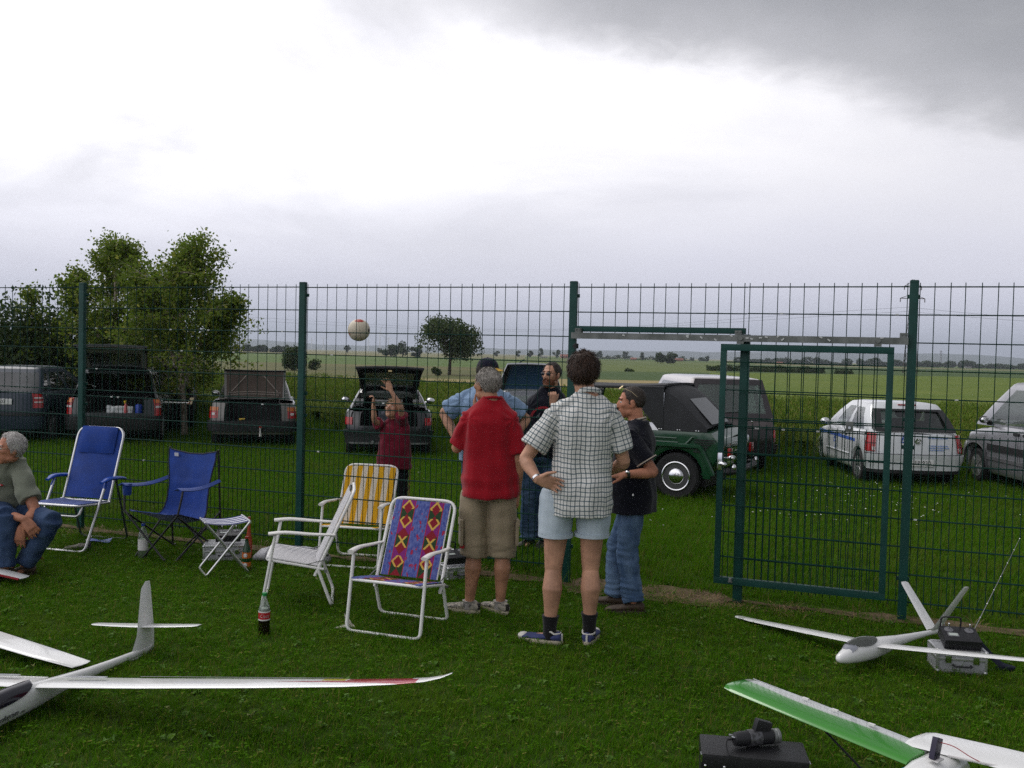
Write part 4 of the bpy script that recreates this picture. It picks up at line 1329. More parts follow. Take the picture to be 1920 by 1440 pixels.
# ---- small aluminium stool with striped top
def stool(loc, rz):
    r = empty('folding_stool', loc, rz, 'small aluminium folding stool with navy striped top', 'stool')
    W = .16; T = .010
    for k, (y0, y1, wd) in enumerate(((-.17, .17, W), (.17, -.17, W - .024))):
        p = fillet([(-wd, y1, .43), (-wd, y0, .012), (wd, y0, .012), (wd, y1, .43)], .03, 4)
        MB().tube(p, T, 10).build('leg_frame', alu, r)
        MB().tube([(-wd - .0, y1, .43), (wd, y1, .43)], T, 10).build('top_bar', alu, r)
    st = [(0, -.18 + .36 * k / 10, .435 - .022 * sin(pi * k / 10)) for k in range(11)]
    fab_sheet('striped_top', st, .30, .005, navy_stripe, r, 11, 0.0)
    for sx in (-1, 1): MB().tube([(sx * (W - .03), 0, .22), (sx * (W + .014), 0, .22)], .007, 8).build('pivot', galv, r)
    return r
stool(ground(420, 1072), radians(-62))

# ================================================================== PEOPLE
skin_a = mat('skin_tanned', (0.44, 0.22, 0.13), 0.5, var=0.30, vs=9, spec=0.35, bump=0.05, bs=120)
skin_b = mat('skin_fair', (0.52, 0.28, 0.18), 0.5, var=0.28, vs=9, spec=0.35, bump=0.05, bs=120)
skin_c = mat('skin_ruddy', (0.46, 0.20, 0.12), 0.5, var=0.32, vs=9, spec=0.35, bump=0.05, bs=120)

def remesh(mb, voxel, smooth=2, name='m'):
    """merge the overlapping volumes of a builder into one continuous skin"""
    me = mb.mesh(name, [], smooth=0)
    o = bpy.data.objects.new(name, me); COL.objects.link(o)
    r = o.modifiers.new('r', 'REMESH'); r.mode = 'VOXEL'; r.voxel_size = voxel; r.use_smooth_shade = True
    if smooth:
        s = o.modifiers.new('s', 'SMOOTH'); s.factor = 0.5; s.iterations = smooth
    dg = bpy.context.evaluated_depsgraph_get()
    out = bpy.data.meshes.new_from_object(o.evaluated_get(dg))
    bpy.data.objects.remove(o); bpy.data.meshes.remove(me)
    out.name = name
    out.polygons.foreach_set('use_smooth', [True] * len(out.polygons))
    return out

def displace(me, fn):
    n = len(me.vertices)
    co = np.empty(n * 3); me.vertices.foreach_get('co', co); co = co.reshape(-1, 3)
    no = np.empty(n * 3); me.vertices.foreach_get('normal', no); no = no.reshape(-1, 3)
    d = np.array([fn(V(c)) for c in co])
    co = co + no * d[:, None]
    me.vertices.foreach_set('co', co.ravel()); me.update()

def ring(c, rx, ry, n=20, p=2.3, M=None):
    out = []
    for k in range(n):
        a = 2 * pi * k / n; ca, sa = cos(a), sin(a)
        q = V((rx * abs(ca) ** (2 / p) * (1 if ca >= 0 else -1), ry * abs(sa) ** (2 / p) * (1 if sa >= 0 else -1), 0))
        if M is not None: q = M @ q
        out.append(V(c) + q)
    return out

def limb(mb, pts, rads, n=14):
    """rounded tapered limb through the points"""
    P = [V(q) for q in pts]
    d0 = (P[1] - P[0]).normalized(); d1 = (P[-1] - P[-2]).normalized()
    path = [P[0] - d0 * rads[0] * .55] + P + [P[-1] + d1 * rads[-1] * .55]
    rr = [rads[0] * .62] + list(rads) + [rads[-1] * .62]
    mb.tube(path, rr, n)

def hand(mb, w, d, nrm, thumb_side, curl=0.5, k=1.0, spread_=0.12, thumb_out=0.6):
    """palm, four fingers and a thumb; d points from the wrist to the knuckles, nrm out of the palm, thumb_side = +-1"""
    d = V(d).normalized(); nrm = (V(nrm) - d * V(nrm).dot(d)).normalized(); s = d.cross(nrm) * thumb_side
    w = V(w)
    L = 0.088 * k
    M = Matrix((s, d, nrm)).transposed()
    mb.loft([ring(w + d * (L * u), wd * k, th * k, 14, 2.6, M @ Matrix(((1, 0, 0), (0, 0, 1), (0, 1, 0)))) for u, wd, th in ((-.15, .024, .019), (.1, .029, .018), (.4, .038, .017), (.75, .042, .015), (1.02, .040, .0125))])
    for i, (off, ln) in enumerate(((.031, .072), (.0105, .080), (-.0105, .075), (-.031, .060))):
        p = w + d * (L * .96) + s * off * k
        dirv = (d + s * off / .031 * spread_).normalized(); nn = nrm
        pts = [p - dirv * .012 * k, p]; a = curl * (1 + .12 * i)
        for j, f in enumerate((.44, .32, .26)):
            ang = a * (.75 if j == 0 else 1.0)
            nd = dirv * cos(ang) + nn * sin(ang); nn = nn * cos(ang) - dirv * sin(ang); dirv = nd
            p = p + dirv * ln * f * k; pts.append(p)
        limb(mb, pts, [.0092 * k, .0092 * k, .0085 * k, .0078 * k, .0065 * k], 8)
    t0 = w + d * (L * .18) + s * .022 * k
    td = (d * .75 + s * thumb_out + nrm * .35).normalized()
    t1 = t0 + td * .042 * k; td2 = (td + d * .5 + nrm * .15).normalized(); t2 = t1 + td2 * .030 * k; t3 = t2 + (td2 + nrm * .2).normalized() * .024 * k
    limb(mb, [t0, t1, t2, t3], [.015 * k, .0115 * k, .0095 * k, .0075 * k], 8)

def head_parts(mb, M, k=1.0):
    """cranium, face, jaw, nose, brow, lips, ears; M is the head frame (x right, y out of the face, z up)"""
    R3 = M.to_3x3()
    def e(c, r, rot=None): mb.ell(M @ V([x * k for x in c]), [x * k for x in r], 18, 14, R3 if rot is None else R3 @ rot)
    e((0, -.012, .030), (.0755, .095, .088))
    e((0, .022, -.010), (.066, .074, .085))
    e((0, .035, -.055), (.054, .055, .058))
    e((0, .062, -.094), (.028, .026, .021))
    e((0, .076, .034), (.052, .016, .013))
    for s in (-1, 1):
        e((s * .040, .058, -.012), (.024, .026, .022))
        e((s * .044, .018, -.066), (.018, .034, .028))
        e((s * .0785, -.006, -.004), (.009, .021, .033), Matrix.Rotation(-s * .3, 3, 'Z') @ Matrix.Rotation(-.15, 3, 'X'))
        e((s * .079, -.004, .014), (.011, .017, .012)); e((s * .077, .002, -.030), (.008, .009, .010))
        e((s * .011, .100, -.030), (.008, .009, .007))
    limb(mb, [M @ V((0, .082 * k, .030 * k)), M @ V((0, .097 * k, .004 * k)), M @ V((0, .110 * k, -.022 * k))], [.008 * k, .009 * k, .0125 * k], 10)
    e((0, .104, -.027), (.012, .013, .010))
    e((0, .088, -.052), (.022, .012, .0055)); e((0, .087, -.064), (.019, .012, .006))

def hair_shell(M, k, m, parent, T=0.012, front=.072, back=-.075, side=-.012, seed=1, strand=.022, nstr=2600, sideburn=.0, wild=0.3, bald=None, name='hair', mats2=None):
    """hair standing off the skull; it dips under the skin outside the hairline"""
    mb = MB(); rng = random.Random(seed)
    C = V((0, -.012, .030)); R = V((.0755, .095, .088))
    def t_at(q):
        # hairline height around the head by direction
        a = atan2(q.y + .012, abs(q.x) + 1e-6)          # +90 front, -90 back
        if a > 0.55: line = side + .03 + (front - side - .03) * sstep(.55, 1.05, a)
        elif a > -0.15: line = side + .03 * sstep(0.1, .55, a) - (sideburn if .18 < a < .52 else 0)
        else: line = side + (back - side) * sstep(-.15, -.75, a) if a > -.75 else back
        if a < -.15: line = side + (back - side) * (1 - sstep(-.75, -.15, a))
        w = sstep(-.006, .016, q.z - line)
        return w
    def thick(q):
        w = t_at(q); b = 1.0
        if bald:
            dd = (q - V(bald[0])).length
            b = 1 - .75 * (1 - sstep(bald[1] * .5, bald[1], dd))
        return (T * b * (1 + wild * noise.noise(q * 38 + V((seed, 0, 0))) + .35 * wild * noise.noise(q * 90))) * w - .010 * (1 - w)
    n, mm = 44, 30
    rows = []
    for i in range(1, mm):
        a = pi * i / mm - pi / 2
        rr = []
        for j in range(n):
            d = V((cos(a) * cos(2 * pi * j / n), cos(a) * sin(2 * pi * j / n), sin(a)))
            s0 = C + V((d.x * R.x, d.y * R.y, d.z * R.z))
            if s0.z < -.03 and s0.y < .03: s0 = V((s0.x * .96, s0.y, s0.z))
            q = s0 + d * thick(s0)
            rr.append(M @ (q * k))
        rows.append(rr)
    mb.loft(rows, True)
    o0 = len(mb.v)
    for i in range(nstr):
        z = rng.uniform(-.9, 1); th = rng.random() * 6.283; r = sqrt(1 - z * z)
        d = V((r * cos(th), r * sin(th), z)); s0 = C + V((d.x * R.x, d.y * R.y, d.z * R.z))
        if t_at(s0) < .45: continue
        if bald and (s0 - V(bald[0])).length < bald[1] * .7 and rng.random() < .6: continue
        p = s0 + d * (thick(s0) - .003)
        fl = V((d.x * .5, d.y * .5 - (.35 if d.y > -.2 else 0), -0.9 + .7 * d.z * 0)) + V((rng.uniform(-1, 1), rng.uniform(-1, 1), rng.uniform(-1, 1))) * wild
        fl = (fl - d * fl.dot(d)).normalized() + d * rng.uniform(.10, .45)
        w = d.cross(fl).normalized() * .0016
        L = strand * rng.uniform(.5, 1.2)
        mid = p + fl * L * .55 + d * .002; tip = p + fl * L + d * (.002 - L * .12)
        mb.add([M @ ((p - w) * k), M @ ((p + w) * k), M @ ((mid + w * .8) * k), M @ (tip * k), M @ ((mid - w * .8) * k)], [(0, 1, 2, 4), (4, 2, 3)], 1 if mats2 else 0)
    return mb.build(name, [m] + ([mats2] if mats2 else []), parent, smooth=60)

def hair_mat(name, c1, c2, rough=.55):
    if name in MATS: return MATS[name]
    m = bpy.data.materials.new(name); m.use_nodes = True
    t = NT(m.node_tree); b = m.node_tree.nodes['Principled BSDF']
    b.inputs['Roughness'].default_value = rough; b.inputs['Specular IOR Level'].default_value = .3
    tc = t.n('ShaderNodeTexCoord').outputs['Object']
    mp = t.n('ShaderNodeMapping', inp={0: tc, 3: (1, 1, .25)}).outputs[0]
    g = t.n('ShaderNodeNewGeometry')
    k = t.math('ADD', t.math('MULTIPLY', t.noise(mp, 160, 4, .7), .75), t.math('MULTIPLY', g.outputs['Random Per Island'], .35))
    t.link(t.mix(t.step(k, .35, .75), (*c1, 1), (*c2, 1)), b.inputs['Base Color'])
    bn = t.n('ShaderNodeBump', inp={'Strength': .7, 'Distance': .006, 'Height': t.noise(mp, 220, 3, .7)})
    t.link(bn.outputs[0], b.inputs['Normal'])
    MATS[name] = m
    return m

grey_hair = hair_mat('grey_hair', (0.10, 0.085, 0.07), (0.36, 0.33, 0.29))
white_hair = hair_mat('white_hair', (0.26, 0.24, 0.22), (0.58, 0.55, 0.52))
brown_hair = hair_mat('brown_hair', (0.018, 0.009, 0.005), (0.055, 0.028, 0.016))
dark_hair = hair_mat('dark_hair', (0.012, 0.009, 0.007), (0.05, 0.038, 0.03))
beard_hair = hair_mat('beard_hair', (0.075, 0.024, 0.010), (0.15, 0.055, 0.024))
blond_hair = hair_mat('blond_hair', (0.16, 0.095, 0.045), (0.38, 0.25, 0.13))

def cloth_mat(name, c, rough=.85, var=.18, vs=5, weave=.12, c2=None):
    return mat(name, c, rough, var=var, vs=vs, bump=weave, bs=260, spec=.15, sheen=.15, col2=c2)

def denim(name, c1, c2):
    if name in MATS: return MATS[name]
    m = bpy.data.materials.new(name); m.use_nodes = True
    t = NT(m.node_tree); b = m.node_tree.nodes['Principled BSDF']
    b.inputs['Roughness'].default_value = .85; b.inputs['Specular IOR Level'].default_value = .15
    tc = t.n('ShaderNodeTexCoord').outputs['Object']
    mp = t.n('ShaderNodeMapping', inp={0: tc, 3: (1, 1, .35)}).outputs[0]
    k = t.math('ADD', t.math('MULTIPLY', t.noise(mp, 9, 5, .6), .7), t.math('MULTIPLY', t.noise(tc, 240, 2, .6), .3))
    t.link(t.mix(t.step(k, .38, .64), (*c1, 1), (*c2, 1)), b.inputs['Base Color'])
    bn = t.n('ShaderNodeBump', inp={'Strength': .2, 'Distance': .004, 'Height': t.noise(tc, 320, 2, .6)})
    t.link(bn.outputs[0], b.inputs['Normal'])
    MATS[name] = m
    return m

# torso outline of a 1.78 m adult: height, offset forward, half width, half depth
TORSO = [(.835, 0, .120, .105), (.90, -.008, .168, .125), (.97, -.008, .170, .122), (1.04, .002, .158, .112), (1.11, .010, .150, .105), (1.19, .010, .152, .106),
         (1.27, .008, .163, .112), (1.35, .002, .172, .113), (1.42, -.006, .172, .100), (1.465, -.010, .140, .082), (1.50, -.009, .085, .066), (1.545, -.010, .062, .060)]

class Person:
    def __init__(s, label, foot_px, yaw, H=1.78, girth=1.0, belly=0.0, skin=skin_a, lean=(0, 0), ground_pt=None, name='person'):
        s.g = ground_pt if ground_pt is not None else ground(*foot_px)
        s.k = H / 1.78; s.gi = girth; s.belly = belly; s.skin = skin
        s.root = empty(name, s.g, yaw, label, 'person')
        s.R = Matrix.Rotation(yaw, 3, 'Z'); s.Ri = s.R.transposed()
        s.lean = lean
        s.body = MB(); s.yaw = yaw
        s.torsoM = Matrix.Identity(4)
    def L(s, px, py, dd=0.0):
        """local point seen at a pixel, dd metres deeper than the person's feet"""
        return s.Ri @ (at(px, py, s.g.y + dd) - s.g)
    def sp(s, z):
        """bend of the spine at a height"""
        u = max(0, (z / s.k - .95) / .55)
        return V((s.lean[0] * u, s.lean[1] * u, 0))
    def tr(s, z, fx, rx, ry, grow=0.0, n=22, p=2.35):
        k = s.k; gi = s.gi
        b = s.belly * exp(-((z - 1.07) / .14) ** 2)
        c = V((0, fx * k + b * .5, z * k)) + s.sp(z * k)
        return [s.torsoM @ q for q in ring(c, rx * k * gi + b * .55 + grow, ry * k * gi + b * .75 + grow, n, p)]
    def torso(s):
        s.body.loft([s.tr(r[0], r[1], r[2] * (.84 if r[0] < 1.5 else .95), r[3] * (.84 if r[0] < 1.5 else .95)) for r in TORSO])
    def head(s, hd, yaw=0.0, pitch=0.0, roll=0.0, k=None):
        """hd: head centre; neck joins it to the shoulders"""
        k = k or s.k; s.hk = k
        hd = V(hd)
        s.HM = Matrix.Translation(hd) @ Matrix.Rotation(yaw, 4, 'Z') @ Matrix.Rotation(pitch, 4, 'X') @ Matrix.Rotation(roll, 4, 'Y')
        nb = s.torsoM @ (V((0, -.010, 1.46)) * s.k + s.sp(1.46 * s.k))
        nt = s.HM @ (V((0, -.018, -.045)) * k)
        limb(s.body, [nb, nb.lerp(nt, .5), nt], [.070 * s.k * s.gi ** .5, .062 * s.k * s.gi ** .5, .060 * k * s.gi ** .5], 16)
        head_parts(s.body, s.HM, k)
    def arm(s, sh, el, wr, tk=1.0):
        k = s.k * tk
        sh, el, wr = V(sh) - V((0, 0, .024 * s.k)), V(el), V(wr)
        limb(s.body, [sh, sh.lerp(el, .25), sh.lerp(el, .6), el], [.040 * k, .046 * k, .046 * k, .040 * k], 14)
        limb(s.body, [el, el.lerp(wr, .28), el.lerp(wr, .65), wr], [.039 * k, .043 * k, .034 * k, .026 * k], 14)
    def leg(s, hip, kn, an, tk=1.0, calf_back=(0, -1, 0)):
        k = s.k * tk; hip, kn, an = V(hip), V(kn), V(an); cb = V(calf_back) * .022 * k
        limb(s.body, [hip, hip.lerp(kn, .3), hip.lerp(kn, .7), kn], [.086 * k, .082 * k, .064 * k, .051 * k], 16)
        limb(s.body, [kn + cb * .3, kn.lerp(an, .3) + cb, kn.lerp(an, .62) + cb * .5, an], [.050 * k, .061 * k, .045 * k, .032 * k], 16)
    def foot_skin(s, an, yaw):
        d = V((-sin(yaw), cos(yaw), 0)); an = V(an)
        limb(s.body, [an, V((an.x, an.y, .05)), V((an.x, an.y, .036)) + d * .10], [.033 * s.k, .026 * s.k, .016 * s.k], 10)
    def finish(s, voxel=.0058):
        me = remesh(s.body, voxel, 2, 'body')
        me.materials.append(s.skin)
        o = link_mesh('body', me, s.root)
        return o
    def eyes(s, iris=(0.03, 0.02, 0.015), brow=None, glasses=False):
        for sx in (-1, 1):
            M = s.HM; k = s.hk
            e = MB(); e.ell(M @ V((sx * .031 * k, .078 * k, .008 * k)), (.0135 * k, .011 * k, .0085 * k), 12, 8, M.to_3x3())
            eo = e.build('eye', mat('eye_white', (.62, .58, .55), .25), s.root)
            i = MB(); i.ell(M @ V((sx * .031 * k, .0862 * k, .0075 * k)), (.0062 * k, .004 * k, .0062 * k), 10, 6, M.to_3x3())
            i.build('iris', mat('iris_dark', iris, .2), eo)
            if brow is not None:
                b = MB(); b.tube([M @ V((sx * .014 * k, .0925 * k, .029 * k)), M @ V((sx * .03 * k, .0900 * k, .036 * k)), M @ V((sx * .049 * k, .074 * k, .029 * k))], [.004 * k, .0048 * k, .003 * k], 6)
                b.build('eyebrow', brow, s.root)
        M = s.HM; k = s.hk
        mo = MB(); mo.tube([M @ V((-.022 * k, .0905 * k, -.058 * k)), M @ V((0, .1000 * k, -.0575 * k)), M @ V((.022 * k, .0905 * k, -.058 * k))], [.002 * k, .0038 * k, .002 * k], 6)
        mo.build('lips', mat('lip', (.28, .085, .07), .5), s.root)
    # ---------------- clothes
    def shirt(s, arms, m, hem=.86, grow=.02, sleeve=.62, flare=.0, sleeve_r=.074, name='shirt', wr=.007, seed=0, collar=True, hemfn=None, neck=1.535, voxel=.0085):
        """arms: list of (shoulder, elbow); sleeves end part-way down the upper arm"""
        mb = MB(); rows = []
        hemrow = None
        T = [r for r in TORSO if r[0] > hem + .02 and r[0] < neck]
        def interp(z):
            for i in range(len(TORSO) - 1):
                a, b = TORSO[i], TORSO[i + 1]
                if a[0] <= z <= b[0]:
                    u = (z - a[0]) / (b[0] - a[0]); return tuple(a[j] + (b[j] - a[j]) * u for j in range(4))
            return TORSO[0] if z < TORSO[0][0] else TORSO[-1]
        zs = [hem + (neck - hem) * i / 16 for i in range(17)]
        for i, z in enumerate(zs):
            q = interp(z)
            fl = flare * (1 - i / 16) ** 1.5
            if z < .90: q = (z, -.008, .170, .125)
            g = grow * (1 if z < 1.38 else max(.45, 1 - (z - 1.38) / .12))
            rows.append(s.tr(z, q[1], max(q[2], .158 if z < 1.3 else 0), max(q[3], .110 if z < 1.3 else 0), g + fl))
        mb.loft(rows)
        for sh, el in arms:
            sh, el = V(sh) - V((0, 0, .024 * s.k)), V(el)
            nk = s.torsoM @ (V((.034 if sh.x > 0 else -.034, -.014, 1.515)) * s.k + s.sp(1.515 * s.k))
            top = sh + s.torsoM.to_3x3() @ V((0, 0, .012 * s.k))
            mb.tube([nk - (top - nk) * .1, nk.lerp(top, .45) + V((0, 0, -.010)), top], [.050 * s.k, .056 * s.k, .064 * s.k], 14)
            inn = sh + (s.torsoM @ (V((0, -.01, 1.36)) * s.k + s.sp(1.36 * s.k)) - sh) * .42
            e = sh.lerp(el, sleeve)
            r = sleeve_r * s.k
            mb.tube([inn, sh, sh.lerp(el, sleeve * .5), e], [r * .86, r * .88, r * .97, r * 1.06], 18)
        me = remesh(mb, voxel, 4, name)
        k = s.k
        sh_pts = [V(a[0]) for a in arms]
        arm_seg = [(V(a[0]), V(a[1])) for a in arms]
        def w(c):
            z = c.z / k
            low = sstep(1.25, .92, z)
            f = noise.noise(V((c.x * 5 + seed, c.y * 5, c.z * 15))) * (.35 + .65 * low)
            f += .45 * noise.noise(V((c.x * 9 + c.z * 7, c.y * 9, c.z * 5 + seed)))
            f += .07 * noise.noise(V((c.x * 22, c.y * 22, c.z * 12 + seed * 3)))
            # drag lines from the shoulders
            for p in sh_pts:
                d = (c - p).length
                f += .35 * exp(-(d / .18) ** 2) * sin(atan2(c.z - p.z, c.x - p.x) * 7 + 4 * noise.noise(c * 6))
            vf = noise.noise(V((c.x * 13 + seed, c.y * 13, c.z * 2.2)))
            return wr * 1.7 * (f * .95 + vf * .9)
        displace(me, w)
        me.materials.append(m)
        o = link_mesh(name, me, s.root)
        s.arm_seg = arm_seg
        return o
    def trousers(s, legs, m, waist=1.0, end=1.0, grow=.016, r=(.098, .094, .080, .074, .070), name='trousers', wr=.006, seed=3, hemr=None, crotch=.80):
        """legs: (hip, knee, ankle); end is how far down the lower leg (or thigh if < 0) they reach"""
        mb = MB(); k = s.k; gi = s.gi
        mb.loft([s.tr(z, -.008, w, d, grow) for z, w, d in ((crotch + .02, .135, .105), (crotch + .06, .166, .122), (.90, .170, .124), (.94, .160, .114), (waist - .03, .135, .095))])
        for hip, kn, an in legs:
            hip, kn, an = V(hip), V(kn), V(an)
            rr = [q * k for q in r]
            if end <= 0:
                e = hip.lerp(kn, 1 + end)
                mb.tube([hip + V((0, 0, .06)), hip, hip.lerp(e, .35), hip.lerp(e, .7), e], [rr[0] * .9, rr[0], rr[1], rr[2], hemr * k if hemr else rr[3]], 20)
            else:
                e = kn.lerp(an, end)
                mb.tube([hip + V((0, 0, .06)), hip, hip.lerp(kn, .5), kn, kn.lerp(e, .35), kn.lerp(e, .75), e], [rr[0] * .9, rr[0], rr[1], rr[2], rr[3], rr[4], hemr * k if hemr else rr[4]], 20)
        me = remesh(mb, .0085, 4, name)
        knees = [V(l[1]) for l in legs]; ank = [V(l[2]) for l in legs]
        def w(c):
            f = noise.noise(V((c.x * 7 + seed, c.y * 7, c.z * 13))) * .7 + .22 * noise.noise(V((c.x * 14 + c.z * 9, c.y * 14, c.z * 17 + seed)))
            for p in knees: f += .9 * exp(-((c - p).length / .12) ** 2) * noise.noise(V((c.x * 12, c.y * 12, c.z * 34)))
            if end > 0:
                for p in ank: f += 1.6 * exp(-((c - p).length / .14) ** 2) * noise.noise(V((c.x * 8, c.y * 8, c.z * 42 + seed)))
            f += .6 * noise.noise(V((c.x * 16 + seed, c.y * 16, c.z * 3)))
            return wr * 1.45 * f
        displace(me, w)
        me.materials.append(m)
        return link_mesh(name, me, s.root)
    def shoe(s, an, yaw, upper, sole, L=.275, name='shoe', low=False, pattern=None, toe=None, rim=None):
        """shoe under an ankle, pointing along local yaw"""
        an = V(an); k = s.k
        R_ = Matrix.Rotation(yaw, 4, 'Z'); M = Matrix.Translation(V((an.x, an.y, 0))) @ R_
        st = [(-.075, .026, .070), (-.060, .034, .085), (-.030, .038, .092 if not low else .070), (.010, .038, .086 if not low else .066), (.050, .042, .070 if not low else .058), (.100, .047, .058 if not low else .052), (.145, .046, .050), (.175, .038, .042), (.192, .022, .032)]
        mb = MB(); rows = []
        kk = L / .275 * 1.0
        for y, w, h in st:
            rr = []
            for j in range(16):
                a = 2 * pi * j / 16
                x = w * kk * cos(a) * (1 if sin(a) < 0 else (1 - .25 * sin(a) ** 2)); z = .014 + (h - .014) * (sin(a) * .5 + .5) ** .8
                rr.append(M @ V((x, y * kk, z)))
            rows.append(rr)
        mb.loft(rows)
        o = mb.build(name, upper, s.root, smooth=60)
        sm = MB(); rows = []
        n = 26
        outl = []
        for j in range(n):
            a = 2 * pi * j / n; y = .058 + .142 * sin(a)
            w = .043 if sin(a) > -.2 else .038
            w = .049 * cos(a) if sin(a) > 0 else .042 * cos(a)
            outl.append((w * kk, y * kk))
        rows = [[M @ V((x * f, (y - .058) * f + .058, z)) for x, y in outl] for z, f in ((.000, .97), (.004, 1.0), (.018, 1.02), (.028, 1.0))]
        sm.loft(rows)
        sm.build('sole', sole, o, smooth=50)
        if toe is not None:
            q = MB(); q.ell(M @ V((0, .168 * kk, .030)), (.040 * kk, .036 * kk, .022), 14, 8, M.to_3x3())
            q.build('toe_cap', toe, o)
        if rim is not None:
            q = MB(); q.tube([M @ V((.036 * cos(a) * kk, (-.02 + .048 * sin(a)) * kk, .072 + (.012 if sin(a) > 0 else 0))) for a in [2 * pi * j / 18 for j in range(18)]], .006, 6, closed=True)
            q.build('rim', rim, o)
            q = MB(); q.box(M @ V((0, -.077 * kk, .048)), (.012, .012, .045), M.to_3x3()); q.build('heel_strip', rim, o)
        return o, M
    def sock(s, an, kn, m, top=.2):
        an, kn = V(an), V(kn); e = an.lerp(kn, top)
        q = MB(); q.tube([V((an.x, an.y, .03)), an, an.lerp(e, .5), e], [.042 * s.k, .041 * s.k, .045 * s.k, .053 * s.k], 18)
        q.build('sock', m, s.root, smooth=60)
    def band(s, c, d, r, h, m, name):
        c = V(c); d = V(d).normalized()
        q = MB(); q.tube([c - d * h / 2, c + d * h / 2], r, 16); return q.build(name, m, s.root)

def cloth_uv(o, p, scale=1.0):
    """woven coordinates: round the body and up it, along the sleeves on the arms"""
    me = o.data; k = p.k
    a = me.attributes.new('cloth', 'FLOAT_VECTOR', 'POINT'); d = []
    for v in me.vertices:
        c = v.co
        best = None
        for sh, el in p.arm_seg:
            ax = (el - sh); L = ax.length; ax = ax / L
            t_ = (c - sh).dot(ax); rad = (c - sh - ax * t_).length
            inner = abs(c.x) - abs(sh.x) + .01
            if t_ > .02 and inner > -.015 and (best is None or rad < best[0]): best = (rad, t_, sh, ax)
        if best and best[0] < .11 * k:
            rad, t_, sh, ax = best
            u0 = V((0, 1, 0)) - ax * ax.y; u0.normalize(); w0 = ax.cross(u0)
            q = c - sh
            ang = atan2(q.dot(w0), q.dot(u0))
            d += [ang * .078 * k + .011, t_, 0]
        else:
            ang = atan2(c.x, -c.y)
            d += [c.x * (1 + .35 * min(1, abs(c.x) / .2) ** 2) + .010 * noise.noise(c * 7) + .004 * noise.noise(c * 19), c.z + .012 * noise.noise(c * 8 + V((5, 0, 0))) + .005 * noise.noise(c * 20), 0]
    a.data.foreach_set('vector', d)

def plaid(t, u, v, vec):
    base = t.mix(t.noise(vec, 60, 3), (0.66, 0.65, 0.60, 1), (0.74, 0.73, 0.69, 1))
    def line(x, per, w, off=0.0):
        f = t.math('ABSOLUTE', t.math('SUBTRACT', t.math('FRACT', t.math('ADD', t.math('DIVIDE', x, per), off)), 0.5))
        return t.step(f, w / per / 2 * 1.25, w / per / 2 * .75)
    a = line(u, .029, .0075); b = line(v, .029, .0075)
    a2 = line(u, .029, .003, .5); b2 = line(v, .029, .003, .5)
    teal = (0.035, 0.085, 0.115, 1); dk = (0.05, 0.075, 0.08, 1)
    col = t.mix(t.math('MULTIPLY', a2, .25), base, (0.35, 0.36, 0.36, 1))
    col = t.mix(t.math('MULTIPLY', b2, .25), col, (0.35, 0.36, 0.36, 1))
    col = t.mix(t.math('MULTIPLY', a, .76), col, dk)
    col = t.mix(t.math('MULTIPLY', b, .76), col, teal)
    return col
plaid_m = uv_fabric('plaid_cotton', plaid, .85, .1)

sole_cream = mat('sole_cream', (.52, .46, .34), .8, var=.2, vs=20); sole_brown = mat('sole_brown', (.05, .035, .025), .8)
shoe_trail = mat('trail_shoe', (.46, .42, .33), .75, vs=34, col2=(.05, .05, .055)); shoe_navy = mat('navy_canvas', (.035, .045, .13), .8, var=.2)
shoe_brown = mat('brown_leather', (.060, .038, .022), .65, var=.3, vs=20); shoe_dark = mat('dark_leather', (.028, .024, .022), .6, var=.3, vs=20)

